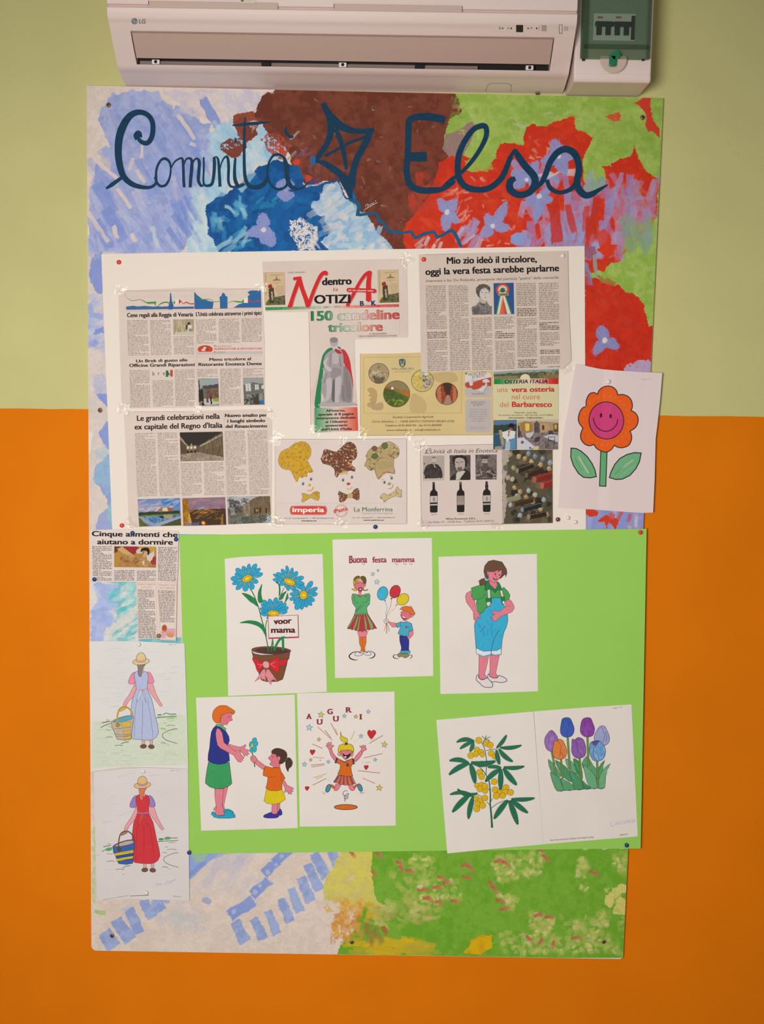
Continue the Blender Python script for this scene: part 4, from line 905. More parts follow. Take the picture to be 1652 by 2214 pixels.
# B  ex-capital clipping
B_ = sheet('newspaper_clipping', 'newspaper clipping headed Le grandi celebrazioni, with a row of three photos', 'newspaper clipping', '82 92 800 88 1595 66 1592 650 1588 1230 800 1258 135 1276 108 600', D2, NEWS, 250, 870, 4.72, group='newspaper clippings')
a = art(B_, D2, 250, 870, 4.72, NEWS_INK)
a.part('headline').line('190 98 700 96', 2, 'b86058'); a.text('Le grandi celebrazioni nella', 220, 188, 1062, 166, 54, BK, .022); a.text("ex capitale del Regno d'Italia", 196, 276, 1090, 258, 54, BK, .022)
a.part('headline').text('Nuovo smalto per', 1118, 150, 1546, 144, 33, BK, .035); a.text('i luoghi simbolo', 1142, 206, 1524, 200, 33, BK, .035); a.text('del Rinascimento', 1124, 261, 1546, 255, 33, BK, .035); a.line('1104 110 1132 940', 1.6, '9a8c84')
for k, (q, n) in enumerate((('196 312 404 308 430 956 220 964', 42), ('426 308 632 304 656 952 448 958', 42), ('666 616 878 612 886 948 674 954', 21), ('898 612 1104 608 1112 944 906 950', 21), ('1118 288 1322 284 1346 940 1138 948', 43), ('1346 284 1552 280 1574 934 1368 942', 43))): a.part('text_column').body(q, n, TX, seed=20+k)
r = Raster(654, 300, 1104, 602, 4, '5c5040'); r.poly('654 300 1104 300 1090 310 860 440 740 440 654 380', '3a3430', 1, 5); r.poly('654 330 720 440 716 520 654 530', '5c4c3c', 1, 4); r.poly('654 340 730 435 720 445 654 370', 'a09078', 1, 3); r.poly('720 438 820 436 822 512 722 512', '7c6c54', 1, 2)
for x in (734, 770, 808): r.poly([x-12, 448, x+12, 448, x+12, 474, x-12, 474], 'd8c8a8', 1, 1); r.poly([x-12, 494, x+12, 494, x+12, 514, x-12, 514], '2c2820', 1, 1)
r.poly(circ(772, 430, 9, 8), 'b8a890', 1, 1); r.poly('840 450 1104 300 1104 560 850 510', '6c5c48', 1, 3); r.poly('860 440 1090 330 1090 340 865 455', 'b0a48c', 1, 2); r.scatter('860 450 1090 350 1090 540 860 505', 30, 92, 3, 70, 6, ['a48c68', '4c4032', '8c7858', '3a3028'], .8, .2); r.poly('660 530 850 512 1104 570 1104 602 660 602', '8c7a68', 1, 4, col2='a89880')
a.part('news_photo').grid(r.a, '654 306 1092 298 1104 592 664 602')
r = Raster(224, 975, 670, 1268, 4, '6a86b4'); r.scatter('224 975 500 975 500 1100 224 1110', 40, 165, 15, 90, 22, ['b09cb0', '8c94b8', '7488b4', 'c0a8b0', 'c8b4a8'], .8, .4); r.scatter('480 975 670 975 670 1060 500 1050', 20, 160, 12, 80, 20, ['3c6cac', '4c84bc', 'a0b0c4'], .8, .4); r.scatter('230 1070 520 1060 640 1080 230 1110', 20, 175, 8, 80, 10, ['d0c0a8', 'c4b0b0'], .8, .4)
r.poly('224 1118 420 1112 430 1102 660 1108 670 1150 224 1150', '34422c', 1, 3); r.poly('430 1100 470 1070 530 1062 590 1080 592 1112 430 1118', '8c7058', 1, 2); r.poly('480 1076 530 1070 540 1110 484 1112', 'd8c49c', 1, 2); r.poly('540 1080 590 1080 590 1110 544 1112', '9c5c40', 1, 2); r.poly('224 1148 670 1138 670 1170 224 1160', '6c7838', 1, 3); r.poly('240 1162 640 1150 660 1170 400 1240', '3c6c9c', 1, 3, col2='7c98a8'); r.poly('430 1160 480 1158 500 1185 460 1180', '28343c', 1, 3); r.poly('480 1150 590 1150 580 1195 520 1190', 'a89474', 1, 3); r.poly('224 1160 250 1160 420 1262 380 1268 224 1200', '9098a8', 1, 2); r.poly('224 1165 330 1268 224 1268', '5c6434', 1, 3); r.poly('400 1240 670 1165 670 1185 430 1268 380 1268', '98a0b0', 1, 2); r.poly('440 1268 670 1190 670 1268', '4c5030', 1, 3)
a.part('news_photo').grid(r.a, '224 988 656 976 670 1256 240 1268')
r = Raster(680, 968, 1130, 1262, 4, '8c7080'); r.scatter('700 975 1130 975 1130 1090 760 1090', 50, 170, 25, 60, 24, ['7c6478', '9c7880', 'a0807c', '8c6c84', 'a88084'], .6, .4); r.scatter('780 1080 900 1070 900 1110 780 1110', 8, 170, 15, 50, 14, ['7c9cb4', '94a8b4'], .7, .4); r.poly('755 1095 1130 1090 1130 1262 760 1262 740 1180', '4c3828', 1, 4); r.scatter('760 1100 1060 1100 1060 1130 780 1130', 16, 175, 10, 60, 10, ['b8742c', 'c88438', '8c5428'], .8, .3); r.scatter('800 1130 1050 1130 1100 1200 820 1200', 30, 150, 40, 40, 8, ['8c6c44', '6c5c48', 'a47c48', '3c3024'], .7, .4); r.poly('680 975 735 980 750 1080 735 1180 700 1262 680 1262', 'b07c28', 1, 3, col2='8c5c20'); r.poly('735 1150 750 1130 770 1230 750 1262 735 1240', 'c09838', 1, 3); r.poly(circ(890, 1238, 22, 12), 'e88838', .9, 4); r.poly(circ(890, 1236, 9, 10), 'f4d090', 1, 1); r.poly('735 1230 850 1228 850 1262 735 1262', '5c7498', 1, 5, dry=.45); r.poly('1085 1150 1100 1150 1098 1262 1070 1262', 'a07038', .8, 3)
a.part('news_photo').grid(r.a, '680 978 1118 966 1130 1250 690 1262')
r = Raster(1138, 955, 1588, 1245, 4, '6c6458'); r.poly('1138 955 1588 955 1588 1010 1380 1010 1300 1050 1138 1080', 'b0aeb0', 1, 4); r.scatter('1145 965 1360 970 1330 1130 1150 1120', 60, 60, 60, 34, 16, ['3c3c34', '4c4c40', '2c2c26', '5c5c50'], .85, .4); r.poly('1160 1080 1210 1060 1220 1150 1170 1150', 'a8a4a4', .8, 5, dry=.4); r.poly('1370 1000 1450 960 1588 955 1588 1160 1380 1170', '6c5844', 1, 3, col2='7c6850'); r.poly('1296 1034 1368 1020 1372 1160 1304 1170', '7c6c58', 1, 2, col2='a0907c')
for x in (1420, 1448, 1476, 1540): r.poly([x-8, 1080, x+8, 1080, x+8, 1140, x-8, 1140], '3c2c20', .9, 2)
r.poly(circ(1444, 1108, 12, 10), 'b88c4c', .8, 3); r.scatter('1400 990 1580 980 1580 1040 1400 1050', 16, 90, 10, 26, 6, ['3c3026', '8c7860'], .7, .3); r.poly('1138 1150 1300 1165 1588 1160 1588 1245 1138 1245', '54544c', 1, 4, col2='747468'); r.poly('1510 1235 1560 1195 1588 1180 1588 1245', '8ca0b4', 1, 4)
a.part('news_photo').grid(r.a, '1138 964 1576 955 1588 1226 1150 1245'); a.flush()

# C  masthead
C_ = sheet('newspaper_masthead', 'newspaper front page with big red N and A above a flag-draped statue', 'newspaper clipping', '34 126 800 108 1552 95 1560 500 1566 922 1003 942 1008 1200 1036 1840 560 1865 530 1200 522 650 300 655 66 652 50 400', D2, NEWS, 560, 540, 4.86, group='newspaper clippings')
a = art(C_, D2, 560, 540, 4.86, NEWS_INK)
for ox, nm in ((0, 'l'), (1196, 'r')):
    oy = -26 if ox else 0
    r = Raster(50, 238, 275, 582, 4, 'd0b48c'); r.poly('62 560 90 520 120 540 275 480 275 582 62 582', '4c4c34', 1, 4, col2='6c6c3c'); r.poly('95 370 130 360 140 400 110 410 90 395', '9c3430', 1, 3); r.poly('96 410 150 400 162 500 150 560 100 560', '4c4034', 1, 3); r.poly('120 440 140 435 145 530 130 530', 'a89878', 1, 3); r.poly('140 325 160 310 180 305 182 280 190 275 198 305 220 310 240 325', '8c745c', 1, 2); r.stroke(140, 350, 250, 345, 5, 'a08468', .7, .3); r.stroke(180, 335, 190, 375, 5, 'a88c70', .7, .3); r.poly('150 500 270 480 270 550 160 560', '4c5434', 1, 6, col2='7c6c5c')
    a.part('advert_picture').grid(r.a, f'{50+ox} {240+oy} {268+ox} {238+oy} {276+ox} {578+oy} {62+ox} {584+oy}')
    a.line(f'{50+ox} {240+oy} {268+ox} {238+oy} {276+ox} {578+oy} {62+ox} {584+oy} {50+ox} {240+oy}', 2, '7a5c4c')
    a.text('MANGIAROTTI', 122+ox, 274+oy, 250+ox, 268+oy, 12, '8a5c3c')
    for j, (x0, x1) in enumerate(((185, 258), (172, 260), (166, 262), (180, 262), (188, 264), (192, 264), (196, 264))): a.text('ristorante cucina'[:8+j], x0+ox, 390+j*15.5+oy, x1+ox, 387+j*15.5+oy, 8, '6a5444')
    a.body(f'{66+ox} {250+oy} {80+ox} {250+oy} {82+ox} {480+oy} {68+ox} {480+oy}', 30, '8a6c5c', cpl=4)
a.part('tricolour_band')
Q = nums('66 604 1470 572 1472 600 68 636'); n = 24; al = []
for k in range(n):
    t0, t1 = k/n, (k+1)/n; c_ = np.array([np.interp((t0+t1)/2, [0, .1, .32, .5, .62, .85, 1], [lin(v/255)/LIT[i] for v in ch]) for i, ch in enumerate(zip((50, 140, 70), (60, 145, 80), (150, 180, 140), (215, 205, 185), (225, 150, 130), (215, 80, 70), (200, 60, 50)))])
    a.put([Q[0]+(Q[1]-Q[0])*t0, Q[0]+(Q[1]-Q[0])*t1, Q[3]+(Q[2]-Q[3])*t1, Q[3]+(Q[2]-Q[3])*t0], [(0, 1, 2, 3)], np.clip(c_, 0, .9)); a.layer -= 1
a.layer += 1
a.text('n. 7 - N° 10', 80, 622, 210, 616, 9, '9ac09a'); a.text('Mercoledì 2 Giugno 2011', 1280, 598, 1462, 590, 10, 'e4b8b0'); a.text('1861 - 2011', 682, 612, 858, 606, 18, '6a7a5c', .02)
a.part('masthead_lettering', 'red and black masthead lettering')
SH = 'a89c94'; RD = 'd42f2f'
def mast(dx, col):
    a.line(f'{362+dx} {305+dx} {400+dx} {300+dx} {445+dx} {300+dx}', [26, 34, 40], col, sm=3)
    a.line(f'{425+dx} {300+dx} {390+dx} {400+dx} {355+dx} {500+dx} {325+dx} {600+dx}', [40, 42, 40, 46], col, sm=4); a.ell(323+dx, 592+dx, 22, 22, col); a.ell(372+dx, 304+dx, 15, 17, col)
    a.line(f'{425+dx} {300+dx} {450+dx} {400+dx} {490+dx} {510+dx} {515+dx} {590+dx}', [40, 44, 46, 50], col, sm=4); a.ell(512+dx, 586+dx, 24, 22, col)
    a.line(f'{520+dx} {585+dx} {560+dx} {470+dx} {600+dx} {370+dx} {650+dx} {270+dx} {690+dx} {240+dx} {715+dx} {245+dx}', [36, 38, 38, 40, 42, 30], col, sm=4); a.ell(703+dx, 248+dx, 22, 22, col)
    a.line(f'{930+dx} {580+dx} {990+dx} {470+dx} {1060+dx} {340+dx} {1120+dx} {260+dx} {1165+dx} {235+dx}', [34, 36, 34, 36, 38], col, sm=4)
    a.line(f'{1165+dx} {235+dx} {1152+dx} {330+dx} {1150+dx} {430+dx} {1152+dx} {520+dx}', [40, 50, 54, 56], col, sm=4); a.ell(1165+dx, 238+dx, 21, 18, col); a.ell(1150+dx, 522+dx, 28, 24, col); a.ell(934+dx, 580+dx, 20, 18, col)
    a.line(f'{935+dx} {422+dx} {1070+dx} {424+dx} {1215+dx} {432+dx}', [44, 40, 44], col, sm=3); a.ell(940+dx, 422+dx, 20, 22, col); a.ell(1212+dx, 432+dx, 22, 22, col)
mast(7, SH); mast(0, RD)
a.text('asti - bra - alessandria - torino', 940, 430, 1200, 438, 15, 'f0d8d0', .02)
a.text('dentro', 668, 372, 970, 362, 76, '27211f', .03); a.text('la', 776, 434, 828, 432, 36, 'c83838', .0, .35); a.text('OTIZI', 586, 566, 956, 558, 88, '27211f', .03)
a.text('B', 1066, 590, 1100, 588, 50, '243a6c', .04); a.text('reac', 1100, 584, 1188, 580, 34, 'c8c0b8', .0, .3); a.text('K', 1184, 586, 1228, 584, 50, '243a6c', .04); a.text('COPIA OMAGGIO', 302, 248, 484, 242, 14, '8a7c74', .02)
a.part('headline', 'green to red headline letters')
g1 = [(0, '2a8050'), (.18, '3f8f58'), (.3, 'a8bca0'), (.42, 'dccfc4'), (.55, 'e0c4b8'), (.72, 'd88070'), (1, 'cc3c34')]; g2 = [(0, '3a8a54'), (.25, '9ab894'), (.5, 'd8cfc0'), (.65, 'e0a890'), (1, 'd04c3c')]
a.text('150 candeline', 552, 745, 1472, 725, 98, '5c4c48', .05); a.text('150 candeline', 556, 743, 1468, 723, 92, BK, .025, grad=g1)
a.text('tricolore', 730, 861, 1294, 850, 92, '5c4c48', .05); a.text('tricolore', 734, 858, 1290, 848, 87, BK, .025, grad=g2)
a.text('IL PROGRAMMA', 1160, 892, 1344, 887, 16, '6a5c56', .01); a.line('1020 898 1474 886', 1.5, 'c89890'); a.text('DELLE MANIFESTAZIONI ASTIGINI', 1050, 918, 1448, 911, 16, '6a5c56', .01); a.line('1476 650 1478 890', 1.4, 'c0a8a0')
a.part('margin_rule').line('522 655 532 1000 545 1840', 2.5, 'c04c44')
a.x0, a.y0, a.sc = 650, 720, 4.589
a.part('statue_picture', 'grey statue draped in a green and red flag')
STN = 'a49a98'
a.fill('200 300 120 560 105 560 110 700 560 700 540 560 480 300', 'd5c0b2')
a.fill('140 730 150 600 175 450 200 300 220 220 260 165 300 145 320 160 260 220 240 300 220 420 205 560 195 730', '2f8050', 1)
a.fill('395 170 430 165 465 210 490 280 505 380 520 480 520 560 505 690 490 690 480 560 465 400 430 300 410 240', 'c23a40', 1)
a.fill('290 180 330 165 400 170 425 240 430 320 480 380 510 480 522 620 515 690 540 700 545 720 195 728 205 690 240 680 215 600 200 590 215 500 205 470 240 380 215 360 245 320 225 290 245 220', STN, 1)
a.fill('255 470 300 450 310 560 280 660 215 688 210 680 245 650 260 560', 'bcb2b0', 1); a.fill('350 440 400 440 395 560 378 640 380 688 345 688 340 600', 'bcb2b0', 1)
a.fill('310 350 395 355 400 410 335 450 300 430', '958b8a', 1); a.fill('318 480 338 470 336 670 322 680 308 640', '6c6260', 1); a.fill('430 330 480 390 505 500 500 680 440 680 400 640 420 500', '8c8280', 1)
for p in ('300 200 290 330', '380 210 400 340', '340 230 344 320', '260 400 230 500', '450 400 470 640', '410 520 430 680', '240 310 290 350', '480 480 490 660'): a.line(p, 5, '6f6664')
a.fill('275 240 250 260 225 300 260 370 300 380 310 360 260 310', 'c0b6b4', 1); a.fill('320 200 380 210 370 300 320 300', 'b8aeac', 1)
a.ell(330, 88, 40, 44, 'a8a09e', 0); a.ell(330, 68, 40, 26, '8c8482', 0); a.fill('295 100 365 100 355 135 330 145 305 132', 'b4aca8', 1); a.line('310 95 326 97', 4, '6a6260'); a.line('338 97 352 95', 4, '6a6260'); a.line('318 120 344 120', 3, '7a7270')
a.ell(350, 150, 34, 18, 'c8beba'); a.fill('345 155 380 170 410 200 370 205 340 175', 'b83840', 1); a.fill('365 130 398 145 395 165 370 145', '3c5c74')
a.fill('195 690 545 692 548 720 196 728', 'b0a4a2')
a.part('tricolour_caption')
for k in range(16):
    t0, t1 = k/16, (k+1)/16; c_ = np.array([np.interp((t0+t1)/2, [0, .3, .5, .7, 1], [lin(v/255)/LIT[i] for v in ch]) for i, ch in enumerate(zip((70, 150, 95), (170, 180, 150), (215, 195, 180), (222, 150, 130), (210, 85, 65)))])
    Q = nums('136 742 562 735 570 970 140 988'); a.put([Q[0]+(Q[1]-Q[0])*t0, Q[0]+(Q[1]-Q[0])*t1, Q[3]+(Q[2]-Q[3])*t1, Q[3]+(Q[2]-Q[3])*t0], [(0, 1, 2, 3)], np.clip(c_, 0, .9)); a.layer -= 1
a.layer += 1
for t, x0, y0, x1, y1 in (("All'interno,", 254, 782, 442, 778), ('speciale di 8 pagine', 176, 820, 528, 812), ('interamente dedicate', 162, 857, 543, 848), ('al 150esimo', 248, 893, 462, 888), ('anniversario', 248, 930, 464, 924), ("dell'Unità d'Italia", 206, 968, 508, 960)): a.text(t, x0, y0, x1, y1, 23, '2c2624', .035)
a.flush()

# D  yellow wine cellar card
D_ = sheet('wine_cellar_advert', 'yellow advert cutting with four round pictures and wine labels', 'advert cutting', '590 205 900 205 1300 190 1908 190 1908 1010 1300 1012 594 1020', D2+.0003, mat('yellow_advert_paper', 'd2b87f', rough=.6, bump=.5, bscale=25, var=.05, vscale=14, spec=.2), 650, 720, 4.589, group='newspaper clippings')
a = art(D_, D2+.0003, 650, 720, 4.589, NEWS_INK)
a.part('border').line('624 240 1560 235 1600 240 1595 795 628 798 624 240', 2.5, '9a8450'); a.line('592 205 592 1018 1908 1010', 3, '6a6a40')
a.part('face_print').fill('660 560 700 540 740 560 760 600 750 690 700 740 660 720 670 690 700 690 680 660 700 640 670 620 690 600', 'bb9a6e', 1); a.part('face_print').fill('780 690 820 700 810 760 740 765 700 740', 'b89a70', 1)
a.part('shade_print').fill('1110 600 1240 680 1230 790 1090 780', 'c6aa74', 1); a.part('shade_print').fill('1250 420 1500 390 1560 470 1420 500', 'c4a874', 1); a.line('690 690 730 700 750 680', 5, 'a8845c')
def disc(cx, cy, rr, build):
    r = Raster(cx-rr, cy-rr, cx+rr, cy+rr, 4, '8a7c58'); build(r, cx, cy)
    h, w = r.h, r.w; m = (np.hypot(r.X-cx, r.Y-cy) < rr-1).ravel()
    u, v = np.meshgrid(np.linspace(cx-rr, cx+rr, w+1), np.linspace(cy-rr, cy+rr, h+1)); i = np.arange(h*w)[m]; q = (i//w)*(w+1)+i % w
    a.put(np.stack([u.ravel(), v.ravel()], 1), np.stack([q, q+1, q+w+2, q+w+1], 1), r.a.reshape(-1, 3)[m])
    t = np.linspace(0, 2*math.pi, 40); a.line(np.stack([cx+rr*np.cos(t), cy+rr*np.sin(t)], 1), 4.5, '4c3c2c')
def f1(r, x, y): r.poly(circ(x, y, 110), 'a89070', 1, 1); r.scatter([x-90, y-20, x+90, y-20, x+80, y+50, x-80, y+50], 60, 90, 40, 22, 9, ['c4b08c', '6c5c44', '8c7c5c', 'd0bc98', '4c4434'], .9, .2); r.poly(circ(x-2, y-62, 16, 10), '6c8c4c', 1, 3); r.poly([x-60, y+40, x+60, y+40, x+40, y+100, x-40, y+100], '54503c', .8, 5)
def f2(r, x, y): r.poly(circ(x, y, 140), '4c5c2c', 1, 1, col2='5c6c34'); r.poly([x-130, y-140, x+130, y-140, x+130, y-30, x-40, y-60, x-130, y-50], '8c8058', 1, 4); r.poly([x-130, y-60, x-20, y-60, x+100, y+30, x+60, y+10, x-60, y-50], '6c7c3c', 1, 3); r.poly([x-30, y-60, x+130, y-30, x+130, y+40, x+90, y+20], 'c07838', 1, 3, col2='a86830'); r.poly([x-110, y-65, x-20, y-75, x-20, y-50, x-80, y-45], 'b05038', 1, 3); r.poly(circ(x-42, y-56, 14, 10), 'e8dcd0', 1, 1); r.scatter([x-100, y+50, x+90, y+50, x+60, y+120, x-60, y+120], 40, 90, 60, 16, 8, ['8c9c38', 'a4a440', '3c4c24'], .8, .3)
def f3(r, x, y): r.poly(circ(x, y, 120), 'c8b46c', 1, 1); r.scatter([x-100, y-70, x-10, y-80, x-10, y+80, x-80, y+70], 40, 90, 90, 12, 14, ['d8b83c', 'e0c868', 'b8983c', 'c8b060'], .95, .1); r.scatter([x, y-80, x+100, y-50, x+90, y+50, x+10, y+90], 60, 90, 90, 8, 13, ['6c6488', '8c84a4', '4c4868', 'a49cb4'], .95, .1); r.poly(circ(x+10, y-85, 26, 8), 'a8b8c0', .8, 3)
def f4(r, x, y): r.poly(circ(x, y, 120), '9c5034', 1, 1, col2='8c4028'); r.poly([x-40, y-110, x+50, y-110, x+30, y+20, x-10, y+20], '4c342c', 1, 4); r.poly([x-40, y+110, x, y+10, x+20, y+10, x+60, y+110], 'a8806c', 1, 4); r.poly([x-100, y-50, x-60, y-80, x-50, y+90, x-90, y+70], 'c07858', .8, 4); r.poly([x+60, y-80, x+95, y-50, x+95, y+60, x+60, y+90], 'c07858', .8, 4)
a.part('round_picture'); disc(776, 401, 100, f1)
a.part('round_picture'); disc(953, 604, 131, f2)
a.part('round_picture'); disc(1208, 474, 108, f3)
a.part('round_picture'); disc(1450, 603, 109, f4)
a.part('cellar_logo').fill('980 262 1005 256 1035 262 1042 290 1036 325 1010 340 985 325 976 290', '4c6474', 1); a.line('992 275 1008 320 1030 270', 8, 'b8b04c', 3); a.ell(1010, 320, 16, 9, 'c8b040'); a.text('VALLEBELBO', 900, 366, 1122, 364, 21, '5c6470', .0); a.text('VINI & SPUMANTI', 928, 392, 1092, 390, 13, '8a8468')
a.part('address_lines').text('Società Cooperativa Agricola', 912, 845, 1316, 840, 20, '5c4c34', .01, .3); a.text('Corso Sabotino, 1 - 12058 SANTO STEFANO BELBO (CN)', 706, 888, 1522, 884, 20, '5c4c34', .01, .3); a.text('Telefono 0141.844190 - fax 0141.840900', 836, 928, 1396, 924, 20, '5c4c34', .01, .3); a.text('www.vallebelbo.it - info@vallebelbo.it', 850, 972, 1384, 968, 18, '5c4c34', .01, .3)
a.x0, a.y0, a.sc = 990, 780, 6.354
LG2 = 'bcb0aa'
a.part('wine_label').fill('96 162 440 160 460 180 462 480 440 500 120 502 98 470', LG2, 0); a.fill('98 162 430 162 460 200 462 240 340 260 200 260 98 300', 'd8ccc4', 0)
a.fill('98 162 130 160 130 190 98 185', '6c8c5c'); a.fill('100 310 150 290 200 300 340 250 458 225 460 350 340 340 300 380 215 400 180 370 130 375 98 340', 'b84c38', 0); a.fill('150 260 200 290 205 330 170 345 158 310', 'd0c8c4', 1); a.fill('340 265 400 250 440 290 400 300 400 350 350 420 280 400 360 350 380 300 350 300', 'ccc8c4', 1); a.line('400 300 405 350 355 420', 8, '8a8480')
a.text('MOSCATO', 150, 212, 390, 186, 40, '4c4440', .0); a.text("D'ASTI", 200, 246, 362, 222, 34, '4c4440', .0); a.text('VALLEBELBO', 192, 466, 372, 464, 22, '6c6468')
a.part('wine_label').fill('130 530 430 530 456 560 458 950 430 985 130 988 104 960 102 560', LG2, 0); a.text('MOSCATO', 182, 590, 374, 584, 30, '6c6468'); a.text("D'ASTI", 214, 622, 342, 616, 26, '6c6468')
for j, (x0, x1) in enumerate(((160, 398), (166, 388), (148, 408), (152, 402), (172, 374), (180, 374))): a.text(('Come nel 1852 e il fascino di oggi sapore moscato'*2)[j*3:j*3+int((x1-x0)/7)], x0, 678+j*31.5, x1, 676+j*31.5, 20, '8a8084')
for j in range(3): a.text('imbottigliato da vallebelbo sca', 170-j*4, 912+j*16, 384+j*4, 910+j*16, 9, '8a8084')
a.flush()

# F  osteria flyer
F_ = sheet('osteria_flyer', 'small cream flyer with flag coloured band and two restaurant photos', 'advert cutting', '490 150 1385 110 1378 1222 484 1226', D3, mat('flyer_paper', 'd0c498', rough=.45, bump=.2, bscale=30, spec=.3, var=.02), 990, 780, 6.354, group='newspaper clippings')
a = art(F_, D3, 990, 780, 6.354, NEWS_INK)
r = Raster(490, 110, 1385, 250, 6, '5c6040'); r.poly('490 110 1385 110 1385 150 900 145 490 160', '8ca0a0', 1, 4); r.scatter('500 150 1380 130 1380 200 500 200', 90, 175, 20, 50, 8, ['3c4430', '6c6448', '8c7454', '4c5438', '2c3424'], .9, .3); r.poly('490 200 800 190 860 240 490 245', '8c7858', 1, 6); r.poly('1120 200 1385 180 1385 245 1120 245', '6c6c3c', 1, 6, col2='8c7450'); r.scatter('1160 160 1340 150 1340 190 1160 190', 20, 175, 10, 30, 6, ['c0946c', 'a8885c'], .9, .2)
a.part('landscape_photo').grid(r.a, '490 152 1385 112 1384 246 494 250')
a.part('flag_band')
for k in range(20):
    t0, t1 = k/20, (k+1)/20; c_ = np.array([np.interp((t0+t1)/2, [0, .1, .3, .5, .7, .88, 1], [lin(v/255)/LIT[i] for v in ch]) for i, ch in enumerate(zip((25, 130, 60), (50, 140, 75), (165, 175, 130), (228, 205, 185), (230, 160, 145), (205, 60, 50), (185, 40, 35)))])
    Q = nums('496 252 1382 240 1382 320 496 322'); a.put([Q[0]+(Q[1]-Q[0])*t0, Q[0]+(Q[1]-Q[0])*t1, Q[3]+(Q[2]-Q[3])*t1, Q[3]+(Q[2]-Q[3])*t0], [(0, 1, 2, 3)], np.clip(c_, 0, .9)); a.layer -= 1
a.layer += 1; a.ell(925, 248, 70, 66, 'ddd0a8'); a.fill('820 250 1030 248 1030 320 820 320', 'dcc8ac')
a.text('OSTERIA ITALIA', 640, 312, 1232, 306, 50, '24202c', .02, .15)
OR = 'c43c34'
a.part('slogan').text('una', 544, 430, 684, 427, 70, 'c85c48', -.004); a.text('vera osteria', 738, 430, 1326, 422, 70, OR, .03); a.text('nel cuore', 742, 530, 1128, 528, 72, 'c85c48', -.004); a.text('del', 578, 636, 696, 636, 72, 'c85c48', -.004); a.text('Barbaresco', 746, 634, 1290, 634, 72, OR, .03)
a.part('address_lines').text('Osteria Italia - Cucina Tipica', 774, 722, 1090, 722, 22, '5c5438', .01); a.text("Fraz. San Rocco Seno d'Elvio 6 - 12051 Alba (CN) - tel. 0173.286942", 560, 757, 1306, 755, 20, '5c5438', .01); a.text('www.osteriaitalia.it - info@osteriaitalia.it', 694, 792, 1170, 792, 20, '3c3828', .02)
r = Raster(490, 812, 815, 1222, 6, '5c6c84'); r.poly('490 812 815 812 815 880 490 890', '5c7490', 1, 5); r.poly('490 880 815 870 815 960 490 1000', '34443c', 1, 6); r.poly(circ(735, 900, 44, 12), '2c2024', 1, 4); r.poly('705 920 755 920 750 960 710 965', '8c5458', 1, 3); r.poly('610 980 700 950 790 970 790 1080 680 1110 620 1040', 'd8d4cc', 1, 6); r.poly('690 960 720 960 700 1050 690 1040', '9c7454', 1, 4); r.poly('700 1080 790 1060 800 1200 680 1222', '5c88ac', 1, 5); r.poly('565 950 605 945 610 1010 640 1120 620 1200 590 1100 570 1010', 'a8906c', 1, 4); r.poly('490 1000 580 1020 600 1190 490 1222', '34586c', 1, 6); r.poly('660 1100 720 1110 720 1222 650 1222', 'a8b8bc', 1, 5); r.poly('520 1180 600 1170 620 1222 500 1222', '9c9078', 1, 5)
a.part('couple_photo').grid(r.a, '490 816 812 810 812 1220 486 1222')
r = Raster(822, 808, 1378, 1220, 6, 'a88c6c'); r.poly('822 808 1378 808 1378 850 1100 830 822 850', 'c4b09c', 1, 4); r.poly('860 860 900 830 1000 840 1030 900 1020 980 870 985', '9c7848', 1, 3); r.poly('925 860 985 860 985 960 930 965', 'e0c060', 1, 2); r.poly('1046 870 1080 820 1120 860 1130 1040 1060 1060', '4c4448', 1, 2, col2='5c5458'); r.poly('1130 880 1180 850 1250 870 1260 970 1140 980', 'b8946c', 1, 3); r.poly('1155 890 1185 885 1188 950 1158 952', '4c4038', 1, 1); r.poly('1310 870 1378 860 1378 980 1320 985', '5c4030', 1, 2, col2='8c6c40'); r.poly('1330 880 1360 880 1358 940 1332 940', 'c8a858', 1, 2); r.poly('822 990 1378 990 1378 1220 822 1220', '6c5c60', 1, 3, col2='8c7c78'); r.poly('930 1000 1050 975 1050 1010 990 1060 940 1040', 'c0bcc0', 1, 3); r.poly('822 1060 900 1050 1060 1180 1000 1220 822 1220', 'c8c4c8', 1, 3); r.poly('1180 1040 1300 1010 1378 1030 1378 1120 1250 1080', 'c0bcc0', 1, 3)
for q in ('822 880 850 900 860 1040 822 1040', '1060 1060 1130 1040 1120 1100 1050 1120', '1240 960 1310 960 1320 1020 1250 1010'): r.poly(q, '40343a', .9, 4)
for s_ in ((1250, 1050, 1240, 1180), (1335, 1050, 1320, 1200), (1245, 1050, 1340, 1050), (1250, 1100, 1330, 1100), (1205, 1110, 1220, 1200), (1060, 980, 1010, 1060), (860, 970, 880, 1060)): r.stroke(*s_, 9, '30262c', .95, .05)
r.poly(circ(885, 1120, 22, 10), '5c3c44', .9, 5); r.poly(circ(994, 1198, 14, 10), '2c54a0', 1, 2); r.poly('1040 1180 1120 1170 1110 1220 1030 1220', 'c8bc8c', 1, 4)
a.part('dining_room_photo').grid(r.a, '822 810 1380 806 1376 1218 822 1222'); a.flush()

